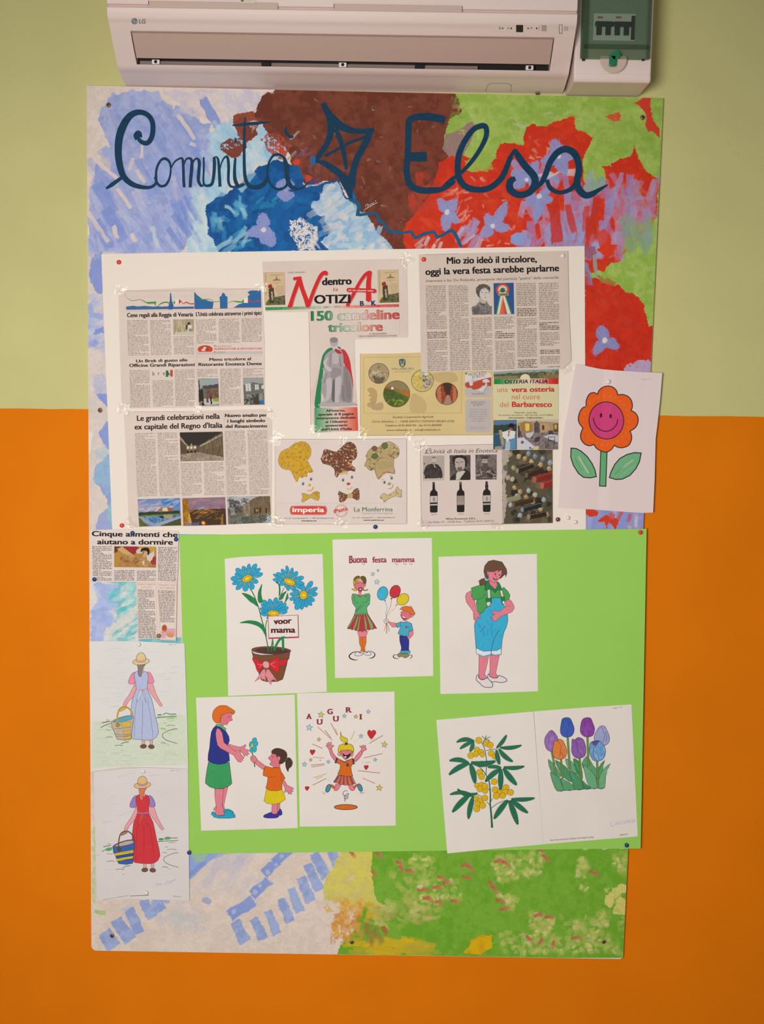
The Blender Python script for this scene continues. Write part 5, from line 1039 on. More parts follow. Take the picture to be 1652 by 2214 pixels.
# E  large clipping, top right
E_ = sheet('newspaper_clipping', 'large newspaper clipping headed Mio zio ideò il tricolore, with engraved portrait', 'newspaper clipping', '70 95 700 78 1550 58 1560 600 1584 1150 1505 1226 1000 1245 94 1256 84 700', D4, NEWSD, 890, 530, 4.589, group='newspaper clippings', px_bend=(1, [(540, .001), (575, .0), (760, 0), (805, .0014)]))
a = art(E_, D4, 890, 530, 4.589, NEWS_INK)
a.part('headline').line('130 94 460 86', 2.5, '7a6c64'); a.text('Mio zio ideò il tricolore,', 352, 186, 1240, 168, 66, '231d1c', .024); a.text('oggi la vera festa sarebbe parlarne', 140, 296, 1460, 258, 66, '231d1c', .024)
a.part('subheading').text('Intervista a Ito De Rolandis, pronipote del patriota "padre" della coccarda', 144, 368, 1458, 332, 26, '5c504a', .004)
TX2 = '8c7d73'
for k, (q, n) in enumerate((('140 400 342 396 352 832 150 836', 25), ('152 858 352 854 354 924 154 930', 4), ('152 940 354 936 360 1244 160 1250', 18), ('366 398 562 396 582 1240 384 1246', 49), ('592 716 796 712 808 1236 602 1242', 30), ('820 710 1014 706 1018 828 826 832', 7), ('826 850 1020 848 1022 924 830 928', 4), ('828 946 1024 944 1030 1232 836 1236', 17), ('1036 376 1236 372 1240 602 1042 606', 13), ('1042 624 1240 620 1242 704 1044 708', 5), ('1044 724 1242 720 1246 1106 1050 1112', 22), ('1050 1132 1246 1128 1248 1218 1054 1222', 5), ('1260 372 1460 368 1466 738 1266 744', 21), ('1266 762 1466 758 1470 842 1270 846', 5), ('1270 862 1470 858 1472 994 1274 1000', 8), ('1274 1036 1472 1032 1472 1078 1276 1082', 3), ('1276 1100 1474 1096 1474 1176 1278 1182', 5))):
    a.part('text_column').body(q, n, '4c403a' if k in (1, 6, 9, 11, 13, 15) else TX2, seed=40+k)
a.part('byline').text('Cristiana Luongo', 1350, 1214, 1472, 1208, 14, '5c504a', .01)
r = Raster(590, 378, 798, 692, 3.2, 'cfc0b2', seed=5); G = ['5c5450', '4a4440', '6c6460', '7c746e']
r.poly('592 620 640 590 670 560 690 545 745 560 770 600 798 615 798 692 600 692', '8a827c', 1, 4, col2='6c6660'); r.poly('600 640 660 600 680 640 640 690 620 692', '5c5652', .8, 6); r.poly('662 470 668 560 700 590 745 575 748 520 700 470', 'b8aaa0', 1, 2); r.poly('668 450 690 420 740 420 768 450 770 500 760 530 735 552 715 550 680 510', 'd0c2b6', 1, 2, sm=1)
r.poly('640 470 638 430 660 400 700 386 745 392 778 415 780 450 768 480 764 450 735 425 700 430 680 450 676 490 680 520 655 500', '5c5650', 1, 4, sm=1); r.scatter('645 400 770 400 775 440 650 470', 40, 90, 90, 12, 5, ['3c3834', '6c645e', '807870'], .8, .2)
r.stroke(690, 470, 712, 472, 5, '4c4642', .9, 0); r.stroke(735, 472, 752, 470, 5, '4c4642', .9, 0); r.stroke(725, 475, 730, 505, 4, '8c827a', .8, 0); r.stroke(715, 522, 738, 520, 4, '5c5450', .9, 0); r.poly('672 555 690 580 745 580 748 560 720 600 680 590', '4c4642', .9, 3); r.stroke(720, 600, 722, 690, 4, '4c4642', .7, 0)
a.part('engraved_portrait').grid(r.a, '590 382 796 378 798 688 592 692')
a.part('cockade_picture', 'tricolour cockade on blue').fill('812 378 1012 373 1018 684 818 688', '33548a')
a.ell(903, 445, 66, 66, 'c64c38'); a.ell(903, 445, 46, 46, 'd8d0c4'); a.ell(903, 447, 24, 24, '3c6c44')
for k in range(24): t = k/24*6.283; a.line([903+26*math.cos(t), 445+26*math.sin(t), 903+62*math.cos(t), 445+62*math.sin(t)], 2, 'a8604c')
a.text('VIVA ITALIA', 862, 468, 950, 464, 14, '4c4c34', .02); a.fill('858 480 962 476 962 500 862 504', 'a89c60'); a.fill('868 485 955 482 952 494 870 496', '5c6438')
a.fill('880 505 905 505 875 684 835 686', 'd4ccc0'); a.fill('868 510 882 505 845 685 830 686', '3f7a48'); a.fill('905 505 920 520 915 684 872 684 895 560', 'd8683c'); a.fill('905 505 925 505 985 682 948 683', 'd8d0c4'); a.fill('925 505 940 510 1000 680 985 682', '4a7c48'); a.fill('905 560 925 600 940 682 915 684', 'c85838')
a.flush()

# G  pasta advert
G_ = sheet('pasta_advert', 'pale pink advert cutting with three pasta chef hats and red oval badge', 'advert cutting', '75 97 800 100 1545 94 1548 600 1548 1045 800 1052 76 1050', D2, mat('pink_advert_paper', 'dccac0', rough=.6, bump=.5, bscale=25, var=.03, vscale=14, spec=.2), 580, 930, 5.1625, group='newspaper clippings', px_bend=(0, [(594, .0006), (640, 0), (735, .0008), (800, 0), (880, .0006)]))
a = art(G_, D2, 580, 930, 5.1625, NEWS_INK)
a.part('border').line('76 100 800 102 1545 96 1547 1044 800 1050 78 1048 76 100', 2.5, '7a6c64'); a.line('90 816 1540 820', 2, 'b8aca4')
def pasta(nm, outline, base, dots, cols, n, seed, rr=(8, 15)):
    q = np.random.default_rng(seed); P = nums(outline); a.part(nm); a.fill(outline, base, 1, 3, '8a6c30' if nm[0] == 'y' else '5c4038')
    lo, hi = P.min(0), P.max(0); k = 0; S = R
    while k < n:
        x, y = q.uniform(lo, hi)
        if not S.inside(smooth_pts(P), np.array([x]), np.array([y]))[0]: continue
        c = cols[q.integers(len(cols))]; ra = q.uniform(*rr); a.ell(x, y, ra, ra*q.uniform(.5, .9), c, q.uniform(0, 180), 1.2, '6a4c28', n=8); a.layer -= 1.7; k += 1
    a.layer += 3
pasta('chef_hat_print', '118 370 115 320 140 250 190 215 230 200 280 160 330 138 400 130 450 160 475 220 470 290 430 335 440 345 495 462 440 470 430 520 395 515 380 535 350 520 318 578 285 520 245 448 190 440 150 420', 'd0a030', 0, ['dcb044', 'c8942c', 'e0bc5c', 'b8842c', 'd4a43c'], 120, 1)
for cx, cy in ((205, 260), (155, 315), (155, 380), (225, 395), (350, 165), (410, 165), (445, 225), (425, 300)): a.ell(cx, cy, 26, 28, 'd8ac44', 0, 3, 'a07828', 14); a.ell(cx, cy, 14, 16, 'b88c34', 0, 2, '8a641c', 12)
a.line('310 290 400 420', 4, 'a47c28'); a.line('250 300 300 280 340 320', 3, 'b08830'); 
for k in range(9): a.line([270+k*19, 500-k*8, 282+k*19, 470-k*9], 3, 'a47c28')
pasta('chef_hat_print', '590 320 610 270 620 225 650 215 720 235 760 240 800 210 830 180 880 140 930 135 975 180 990 250 980 310 940 340 930 390 965 420 965 460 920 450 880 460 800 480 770 525 745 500 740 440 700 400 650 380 610 370', '6c4c3c', 0, ['b84c3c', 'c87c54', '4c4838', 'd8b07c', 'a03c34', '5c6448', 'd89878', 'e0c090'], 240, 2, (7, 13))
for k in range(9): a.line([800+k*11, 495-abs(k-4)*-2, 835+k*5, 450], 4, 'd0a874')
pasta('chef_hat_print', '1075 390 1100 330 1095 280 1120 230 1170 190 1220 195 1260 170 1300 140 1360 130 1420 165 1460 220 1450 290 1400 330 1400 400 1410 485 1330 470 1270 510 1230 548 1200 490 1180 440 1130 445 1095 410', 'b49c6c', 0, ['c8b484', 'd4bc8c', '6c6c44', 'a88c64', '8c7454', 'b88468', 'ccb88c'], 110, 3, (9, 18))
a.fill('1195 450 1210 350 1250 320 1290 310 1400 330 1400 400 1410 485 1330 460 1270 495 1232 545', 'b8a070', 0, 3, '8a6c4c')
for k in range(8): a.line([1225+k*22, 340+(k % 2)*10, 1240+k*20, 440-k*3], 4, '8a7450')
a.ell(1300, 175, 34, 36, '6c6c48', 0, 3, '3c4028'); a.ell(1190, 290, 34, 34, '5c7048', 0, 3, '3c4828'); a.ell(1185, 205, 30, 28, '7c5c48', 0, 3, '4c3828'); a.line('1232 545 1290 470 1405 485', 6, 'b86c58')
for ex, ey, col_ in ((386, 598, 0), (475, 547, 0), (832, 556, 0), (932, 525, 0), (1294, 582, 1), (1375, 535, 1)):
    a.part('eye_print').ell(ex, ey, 16, 21, 'd0cac0', 10, 2, '8a9a94'); a.ell(ex+3, ey, 10, 15, '3c544c' if not col_ else '2c6444', 10); a.ell(ex+3, ey+2, 4, 6, '181c1c'); a.ell(ex+6, ey-5, 2.5, 3, 'e8e0d8')
a.part('smile_print').ell(460, 614, 13, 14, 'd8a838', 0, 2, 'a88030'); a.line('436 672 470 676 495 655 503 628', [8, 11, 11, 8], 'd0a040', sm=4); a.fill('875 595 895 585 915 595 905 612 885 612', 'c84848', 1, 2, '8c3030'); a.line('872 645 890 660 915 655 938 630', [6, 9, 9, 6], 'd4a06c', sm=4); a.fill('1335 600 1350 586 1368 592 1360 610 1340 612', 'a89458', 1, 2, '7a6440'); a.line('1335 650 1365 652 1388 630 1392 602', [6, 10, 10, 6], 'c09848', sm=4)
a.line('1265 560 1290 545', 5, '9c8c84'); a.line('1350 515 1375 505', 5, '9c8c84')
pasta('bow_tie_print', '375 710 400 705 455 725 480 715 530 685 568 700 560 780 520 775 470 755 395 800 372 790 385 750', 'd0a840', 0, ['d8b454', 'c49834'], 14, 4)
for k in range(7): a.line([392+k*10, 712+k*3, 388+k*12, 790-k*5], 2.5, 'a88434'); a.line([480+k*12, 722-k*5, 482+k*12, 755+k*4], 2.5, 'a88434')
pasta('bow_tie_print', '788 685 830 700 890 720 935 700 960 665 1000 650 1015 700 1012 770 990 780 940 755 890 745 850 790 800 800 792 740', '7c5040', 0, ['b84c3c', 'c87c54', '4c4838', 'd8b07c', '5c6448', 'd89878'], 60, 5, (6, 11)); a.fill('885 720 935 708 940 752 888 755', 'c4a460', 1, 2, '8a6c3c')
pasta('bow_tie_print', '1250 740 1290 705 1330 725 1380 700 1410 680 1440 632 1455 660 1485 670 1485 715 1480 750 1420 735 1370 755 1330 775 1300 800 1280 770 1255 765', 'c8b484', 0, ['d4bc8c', 'b89c6c', 'c88c78'], 18, 6, (7, 13))
a.part('brand_badge', 'red oval badge with white lettering').fill('285 845 610 845 645 860 655 895 645 930 610 945 285 945 250 930 240 895 250 860', 'a03c34', 1); a.fill('285 848 610 848 642 862 650 893 642 926 610 940 285 940 253 926 246 893 253 862', 'd84840', 1, 2.5, 'e4c4b8'); a.text('imperia', 272, 914, 622, 914, 54, 'f2e6dc', .03); a.text('ITALIA', 528, 946, 606, 946, 13, 'd86c5c', .02)
a.part('stamp_print', 'round red stamp')
for rr_ in (70, 60): t = np.linspace(0, 6.283, 36); a.line(np.stack([812+rr_*np.cos(t), 900+rr_*np.sin(t)], 1), 2.5, 'd07c6c')
a.fill('735 905 885 868 890 905 740 942', 'dccac0'); a.text('iPasta', 738, 930, 888, 892, 42, 'cc4438', .03)
a.part('brand_lettering', 'green lettering').text('La Monferrina', 958, 908, 1388, 906, 48, '4c7c58', .0); a.line('958 918 1390 916', 2, '9ab09c'); a.text('macchine per pasta artigianale', 1050, 938, 1390, 936, 12, '9ca888')
a.part('address_lines').text("S.S. n. 26 - Corso Moncenisio 101 - I - 10057 Sant'Ambrogio di Torino", 180, 990, 732, 988, 15, '8a7c78'); a.text('www.imperia.com', 370, 1018, 536, 1018, 14, '4c4440', .02); a.text('S.S. n. 457 - Via Statale 27/A - I - 14033 Castell Alfero AT', 938, 984, 1412, 982, 15, '8a7c78'); a.text('www.la-monferrina.com', 1062, 1010, 1290, 1010, 14, '4c4440', .02); a.flush()

# H  wine shop advert
H_ = sheet('wine_shop_advert', 'advert cutting with three old portraits, three wine bottles and a bottle rack photo', 'advert cutting', '78 102 760 85 1290 60 1292 808 700 822 90 838', D2, mat('grey_pink_advert', 'd6c3b9', rough=.6, bump=.5, bscale=25, var=.03, vscale=14, spec=.2), 890, 940, 4.236, group='newspaper clippings')
a = art(H_, D2, 890, 940, 4.236, NEWS_INK)
a.part('border').line('78 102 760 86 1290 62 1292 808 700 822 90 838 78 102', 2.5, '5c4c48')
a.part('script_title').text("L'Unità di Italia in Enoteca", 124, 172, 786, 160, 36, '4c3c38', .0, .35); a.line('115 176 135 160 150 130 175 125 165 140 140 168 170 172 185 160', 3, '4c3c38', sm=4)
def port(x0, y0, x1, y1, f, seed):
    r = Raster(x0, y0, x1, y1, 3, 'a8988c', seed=seed); f(r); a.part('old_portrait').grid(r.a, [x0, y0, x1, y0-3, x1, y1-4, x0+2, y1])
def p1(r): r.poly('105 195 300 195 300 422 105 422', 'b0a094', 1, 1); r.poly('110 350 130 290 180 265 205 262 240 275 270 320 282 390 240 400 130 402 120 380', '3c3430', 1, 3, sm=1, col2='4c4440'); r.poly(circ(203, 235, 22, 14, 30), 'c0b0a4', 1, 2); r.poly('182 225 190 206 215 204 224 222 218 215 190 216', '6c6058', 1, 2); r.poly('185 250 220 250 215 275 190 272', 'a09084', 1, 2); r.stroke(205, 278, 215, 300, 8, 'c8bcb0', .9, 0); r.poly('110 255 125 262 115 275', '3c3430', .9, 2); r.poly('110 400 300 400 300 422 110 422', 'c0b4a8', .8, 3)
def p2(r): r.poly('348 187 540 187 540 418 348 418', '6c625c', 1, 3, col2='544a46'); r.poly('380 410 350 420 360 380 410 350 500 320 540 350 540 418', '38302c', 1, 3); r.poly('405 370 420 340 480 330 490 340 440 410 405 418', 'c8bcb0', 1, 3); r.poly('392 240 410 210 460 205 490 240 485 300 450 338 420 335 400 300', 'b4a498', 1, 3, sm=1); r.poly('380 270 376 220 400 195 450 188 500 205 510 260 495 300 488 240 460 215 410 215 396 240 394 280', '342c28', 1, 3, sm=1); r.stroke(405, 255, 428, 255, 6, '4c403a', .9, 0); r.stroke(445, 252, 470, 250, 6, '4c403a', .9, 0); r.poly('420 300 460 295 465 330 435 345 420 325', '5c4c44', .85, 3); r.stroke(434, 258, 432, 290, 4, '8c7c70', .8, 0)
def p3(r): r.poly('583 182 780 182 780 413 583 413', '7c706a', 1, 3, col2='5c524e'); r.poly('590 410 600 340 650 310 700 290 750 320 778 370 780 413', '5c504c', 1, 3); r.scatter('610 330 760 320 770 400 600 400', 26, 30, 30, 50, 7, ['b8a8a0', '342c2a', '8c7c76', 'c4b4ac'], .9, .2); r.poly(circ(672, 245, 26, 12, 34), 'b0a094', 1, 2); r.poly('636 222 645 200 690 192 706 210 700 224', '4c4240', 1, 2); r.poly('650 262 695 262 700 300 675 312 652 298', '5c5048', 1, 3); r.stroke(655, 240, 690, 238, 5, '4c403a', .8, 0)
port(104, 193, 300, 422, p1, 1); port(348, 187, 540, 418, p2, 2); port(584, 182, 781, 413, p3, 3)
for bx, n_, lab in ((203, 0, 'c8bcb0'), (449, 1, '9c8c80'), (688, 2, 'c4b8ac')):
    y = 434-n_*3; a.part('bottle_print')
    a.fill([bx-11, y, bx+9, y, bx+10, y+50, bx+14, y+72, bx+34, y+92, bx+35, y+120, bx+34, y+268, bx+25, y+278, bx-27, y+278, bx-34, y+268, bx-35, y+110, bx-30, y+88, bx-12, y+70, bx-11, y+50], '2c2826', 0, 2, '4a423e')
    if n_ == 2: a.ell(bx, y+45, 15, 30, '3a3230')
    a.fill([bx-32, y+128, bx+32, y+126, bx+32, y+212, bx-32, y+214], lab); a.fill([bx-32, y+186, bx+32, y+184, bx+32, y+200, bx-32, y+202], '3c3430' if n_ != 1 else 'a89888'); a.fill([bx-8, y+138, bx+12, y+138, bx+14, y+175, bx-10, y+175], '9c8c80'); a.fill([bx-10, y, bx+8, y, bx+8, y+24, bx-10, y+24], ('4c4440', '6c5c2c', '3c3836')[n_])
    a.text(('Barolo', 'Chianti', 'Marsala')[n_], bx-20, y+302, bx+28, y+300, 13, '6c5c54')
a.part('address_lines').text('Wine Emotions S.R.L.', 312, 778, 592, 774, 16, '3c302c', .02); a.text('Via Pallio 19 - 14100 Asti - Telefono 0141 324713', 152, 810, 750, 796, 17, '5c4c48'); a.text('I', 106, 812, 110, 812, 14, '8c7c78')
r = Raster(826, 60, 1290, 818, 5, '5c5240', seed=9); r.poly('826 60 900 60 880 300 850 400 870 600 840 818 826 818', 'b0a294', 1, 8)
q = np.random.default_rng(4)
for k in range(60):
    x, y = q.uniform(860, 1290), q.uniform(80, 810); r.poly(circ(x, y, q.uniform(18, 40), 10), ['3c3c2c', '2c2c24', '6c6448', '4c4c38', '24221c'][q.integers(5)], .8, 6)
for x, y, c_ in ((980, 185, 'b89868'), (1035, 205, 'b08c58'), (1095, 240, 'c0a070'), (1130, 190, '6c84a0'), (1070, 160, '7c8c9c'), (1200, 215, '6c8494'), (1180, 270, 'b89468'), (920, 400, 'b0a490'), (880, 380, 'a89c88'), (1070, 512, 'a4a49c'), (990, 520, 'a88c60'), (940, 480, '9c8458'), (1045, 570, 'a08050'), (1130, 550, 'b4a894'), (1210, 600, '8ca0a4'), (1110, 620, 'a88454'), (990, 740, '9898a4'), (900, 640, 'a49cac'), (1260, 310, 'b08c5c'), (1270, 255, '8c9ca4'), (1180, 690, 'a88c64'), (1240, 740, '9c8058'), (900, 160, '9c8c6c'), (930, 290, '8c9068'), (960, 560, '8c9c9c')): r.poly(circ(x, y, 21, 10, 26), c_, .95, 4); r.poly(circ(x-5, y-5, 8, 8), 'dccdb4', .6, 3)
def bot(x0, y0, x1, y1, w, c_, hl): r.stroke(x0, y0, x1, y1, w, c_, 1, 0, 1); r.poly(circ(x0, y0, w*.3, 10, w*.5), hl, 1, 1); r.stroke(x0, y0-w*.3, x1, y1-w*.32, w*.14, hl, .5, .2)
bot(965, 320, 1110, 275, 52, '34281f', '8c8478'); bot(1050, 365, 1200, 320, 56, '3c2a20', '6c5c4c'); bot(1125, 410, 1290, 370, 66, '7c2c24', 'b05c4c'); bot(1195, 470, 1290, 445, 66, '8c2c28', 'b86050'); bot(860, 600, 990, 570, 44, '8c8468', 'a8a084'); bot(930, 640, 1110, 600, 46, '40301f', '6c5c4c'); bot(1010, 690, 1180, 650, 50, '2c2a26', '7c8c94'); bot(1070, 760, 1230, 730, 54, '38281f', '8c8478')
a.part('bottle_rack_photo').grid(r.a, '828 84 1288 62 1290 806 832 816'); a.flush()

# J  clipping over the left edge
J_ = sheet('newspaper_clipping', 'newspaper clipping headed Cinque alimenti, hanging over left edge of green card', 'newspaper clipping', '105 175 400 168 740 163 1000 178 1420 188 1424 300 1400 1000 1385 1822 1150 1812 1143 1790 820 1800 800 1300 790 948 480 948 92 944 96 500', D2, mat('newsprint_light', 'dfcfc4', rough=.85, bump=.5, bscale=28, spec=.08, var=.03, vscale=16), 180, 1120, 6.883, group='newspaper clippings', px_bend=(1, [(1140, .001), (1175, 0), (1290, .0003), (1390, .0022)]))
a = art(J_, D2, 180, 1120, 6.883, NEWS_INK)
a.part('headline').text('Cinque alimenti che', 135, 266, 1404, 282, 74, '2b2523', .035); a.text('aiutano a dormire', 215, 386, 1332, 394, 74, '2b2523', .035)
for k, (q_, n) in enumerate((('135 412 434 412 434 862 146 860', 18), ('205 866 434 870 434 932 205 930', 3), ('464 772 770 770 768 932 464 930', 7), ('802 776 1090 774 1088 934 802 932', 7), ('1118 424 1410 430 1386 944 1114 930', 21), ('815 1058 1060 1060 1096 1790 830 1786', 30), ('1116 1070 1374 1074 1362 1552 1150 1548', 20))): a.part('text_column').body(q_, n, '75675f', cpl=24, seed=70+k)
a.part('side_box').line('806 960 1082 962 1104 1700 1100 1790', 3, 'd08860'); a.line('802 955 828 1800', 3, 'd08860'); a.line('1110 960 1388 964 1382 1818 1152 1806 1108 960', 3, 'd08860'); a.text('Questo il supporto', 815, 992, 1072, 996, 26, 'cc7050', .0, .25); a.text('per prevenirlo', 862, 1036, 1020, 1038, 26, 'cc9060', .0, .25); a.text('Pompelmo rosa', 1130, 1006, 1366, 1006, 26, 'cc7050', .0, .25); a.text('come digestivo', 1136, 1046, 1356, 1050, 26, 'cc7050', .0, .25)
r = Raster(462, 416, 1090, 736, 5, 'b08044', seed=2); r.poly('462 416 600 416 500 500 462 520', '6c3c28', 1, 4); r.poly('500 460 580 416 760 560 700 600', 'c8a468', 1, 4); r.poly('580 416 850 416 800 520 740 540', '9c3434', 1, 4); r.poly('800 416 1090 416 1060 500 960 560 860 440', 'c09840', 1, 5); r.poly('1000 600 1090 560 1090 690 980 690', 'a83838', 1, 4); r.poly('790 480 850 430 890 520 800 530', 'c8bcb0', 1, 4); r.poly('940 560 1060 480 1060 560 980 690', 'd0c4b8', 1, 4); r.poly('860 500 870 450 930 430 985 450 990 520 960 550 960 500 900 480', '302420', 1, 3, sm=1); r.poly('885 490 950 480 960 520 920 590 890 580', 'c8a07c', 1, 3); r.poly('890 500 915 485 890 560', '8c5c34', 1, 2); r.scatter('560 560 860 560 880 730 500 730', 40, 30, 40, 80, 24, ['9c6450', 'b08048', '8c4c3c', 'b89458', '7c4438'], .7, .4); r.poly('462 540 560 500 540 700 462 736', 'b8883c', 1, 5); r.poly('800 580 960 620 1040 690 1090 710 1090 736 900 720', 'c0985c', 1, 5, col2='9c7044'); r.poly('880 640 920 630 910 700 890 690', 'd0c4b4', 1, 2)
a.part('news_photo').grid(r.a, '464 418 1090 424 1088 736 462 728')
a.part('grapefruit_picture').fill('1240 1640 1374 1640 1372 1760 1160 1790 1160 1690', 'dca4b4'); a.ell(1210, 1640, 38, 54, 'c86c44', 5, 3, '9c4c30'); a.ell(1210, 1628, 26, 38, 'b4502c', 5); a.ell(1300, 1770, 76, 26, 'e4d8cc', 3, 2, 'b09c8c'); a.fill('1250 1690 1345 1700 1340 1770 1260 1765', 'd8905c', 1); a.ell(1298, 1712, 48, 26, 'e0a888', 3, 2, 'b86c48'); a.ell(1300, 1716, 32, 14, 'd08c7c'); a.ell(1190, 1695, 30, 16, 'd8a078'); a.flush()
# ------------------------------------------------------------------ coloured drawings on the green card
def dsheet(label, c, x0, y0, sc, d=D2, m=PAPER, **k):
    s_ = sheet('coloured_drawing', label, 'drawing', c, d, m, x0, y0, sc, group='coloured drawings', **k); return s_, art(s_, d, x0, y0, sc)
OL = '2a2430'; SK = 'e0808c'; SKO = '7c3040'

# M  daisies in a pot
s_, a = dsheet('drawing of blue daisies in a brown pot with a voor mama sign', '105 186 330 160 800 136 1505 118 1530 1000 1565 2086 800 2118 155 2146 130 1000', 470, 1180, 6.608)
BLU = '22a3c8'
def daisy(name, cx, cy, rx, ry, rot, petals, skip=()):
    """petals: list of (angle deg, length, width)"""
    a.part(name, 'blue daisy with yellow centre')
    for g, l, w in petals:
        t = math.radians(g); ax = np.array([math.cos(t), math.sin(t)]); nx = np.array([-ax[1], ax[0]]); C = np.array([cx, cy])
        s0 = .24*l
        P = [C+ax*s0-nx*w*.22, C+ax*l*.55-nx*w*.5, C+ax*l*.85-nx*w*.48, C+ax*l, C+ax*l*.85+nx*w*.48, C+ax*l*.55+nx*w*.5, C+ax*s0+nx*w*.22]
        a.fill(np.array(P), BLU, 3, 5, '24507c'); a.line([*(C+ax*l*.35), *(C+ax*l*.8+nx*w*.12)], 3, '1c4c78')
        a.line([*(C+ax*l*.3+nx*w*.2), *(C+ax*l*.62+nx*w*.3)], 8, 'c8aa28')
    a.ell(cx, cy, rx, ry, 'dcb818', rot, 6, '7a4c14'); a.ell(cx, cy, rx*.62, ry*.52, 'e8ca20', rot, 5, '8a5c14')
for q, w in (('470 620 500 660 540 750 570 830 600 920 640 1080 660 1140 690 1280 720 1430 730 1515', 14), ('955 600 920 670 900 720 875 800', 10), ('1030 735 990 770 950 830', 9), ('710 1060 690 1140 690 1200 700 1300', 12), ('875 540 885 610 880 720 880 760', 9), ('790 1330 765 1500', 14), ('790 1330 800 1440', 12)): a.part('daisy_stem').line(q, w, '1c6c40', 3)
for q in ('352 676 430 690 500 730 548 775 575 865 520 830 470 800 430 760 380 710', '638 545 630 620 628 700 645 800 600 815 578 760 585 660 610 600', '320 1103 400 1075 470 1068 560 1080 620 1110 665 1150 690 1230 680 1270 640 1200 580 1150 500 1120 420 1105', '990 650 930 680 900 720 885 770 930 760 960 700', '1005 675 1010 740 985 790 965 810 980 740', '832 525 860 522 880 540 900 600 895 700 885 700 880 600 870 550'): a.part('leaf').fill(q, '1f8248', 3, 4, '14502c')
daisy('daisy', 425, 470, 72, 48, -25, [(-180, 235, 70), (-158, 190, 50), (-138, 215, 70), (-108, 190, 60), (-82, 215, 50), (-58, 250, 62), (-38, 240, 52), (-18, 235, 60), (18, 165, 60), (60, 175, 75), (100, 185, 76), (135, 220, 62), (160, 225, 55)])
daisy('daisy', 1030, 515, 84, 46, 20, [(-172, 240, 50), (-155, 255, 44), (-145, 225, 55), (-122, 215, 52), (-100, 235, 44), (-78, 205, 44), (-52, 185, 60), (-18, 215, 62), (8, 215, 55), (28, 205, 50), (60, 160, 60), (100, 130, 50), (130, 100, 44), (165, 150, 50)])
daisy('daisy', 1230, 705, 56, 62, 10, [(-175, 195, 50), (-150, 150, 50), (-95, 150, 60), (-58, 235, 62), (-28, 225, 54), (-5, 200, 60), (28, 180, 56), (52, 190, 50), (75, 180, 60), (98, 210, 55), (118, 235, 76), (140, 185, 52), (162, 210, 50)])
daisy('daisy', 800, 965, 80, 44, 4, [(-178, 190, 50), (-160, 205, 52), (-142, 220, 55), (-128, 240, 60), (-106, 215, 56), (-80, 230, 62), (-55, 215, 62), (-38, 230, 60), (-22, 230, 56), (-8, 200, 56), (172, 165, 44), (140, 120, 40)])
a.part('name_sign', 'white sign reading voor mama in a red border').fill('724 1010 1148 990 1160 1312 736 1330', 'e6dbd2'); a.line('722 1008 1150 990', 7, 'c03048'); a.line('1150 988 1160 1312', 9, '8c2838'); a.line('724 1010 736 1332', 9, 'b83048'); a.line('730 1322 1162 1306', 20, 'b83048')
a.text('voor', 812, 1122, 1060, 1108, 84, '5c1c24', .045); a.text('mama', 772, 1244, 1110, 1240, 84, '5c1c24', .045)
a.part('flower_pot', 'brown flower pot').ell(768, 1495, 280, 55, '7a4630', 2, 5, OL); a.ell(780, 1500, 240, 42, '4c3430', 2, 0)
a.fill('488 1500 520 1540 620 1562 770 1560 920 1545 1030 1510 1046 1480 1022 1610 1000 1640 990 1700 950 1850 930 1910 850 1940 700 1942 630 1920 560 1740 545 1680 515 1610', '7a4a2c', 0, 5, OL); a.line('512 1610 600 1650 770 1660 920 1640 1022 1608', 4, OL, 3)
a.part('daisy_stem').line('720 1430 730 1515', 14, '1c7c48'); a.line('790 1340 768 1510', 12, '1c7c48'); a.line('810 1500 840 1420 890 1340 940 1310 985 1312', [26, 30, 34, 34, 14], '1c8248', sm=3); a.line('935 1330 940 1495', 32, '1c8248')
RB = 'd0242e'
a.part('ribbon_bow', 'red ribbon bow').fill('880 1640 1000 1615 985 1700 870 1720', RB, 0, 4, OL)
a.fill('500 1620 520 1600 600 1640 660 1670 700 1690 740 1660 800 1620 860 1600 890 1640 885 1720 880 1790 860 1815 800 1780 740 1720 680 1720 620 1760 590 1805 560 1770 540 1700', RB, 1, 4, '7a1820')
a.fill('655 1665 690 1650 730 1665 740 1710 725 1745 680 1745 650 1710', 'e0a0a4', 1, 4, 'a83040'); a.fill('680 1755 640 1780 590 1860 530 1945 600 1900 625 1880 640 1920 660 1900 690 1940 690 1820', 'dc8c90', 0, 4, 'a02c3c'); a.fill('700 1765 690 1860 730 1940 765 1985 775 1920 810 1910 860 1948 790 1840 740 1770', 'dc8c90', 0, 4, 'a02c3c')
q = np.random.default_rng(3)
for k in range(60):
    x, y = q.uniform(600, 690), q.uniform(1780, 1920); x2, y2 = q.uniform(700, 790), q.uniform(1790, 1930); x -= (y-1780)*.35-30; x2 += (y2-1790)*.2-20
    for X, Y in ((x, y), (x2, y2)): a.line([X, Y, X+q.uniform(-8, 8), Y+6], 2.5, 'b83848' if k % 3 else 'f0dcd4'); a.layer -= 1
a.layer += 1
a.line('570 1690 640 1700 600 1740', 3, 'f0c8c4'); a.line('830 1660 760 1690 830 1740', 3, 'f0c8c4'); a.flush()

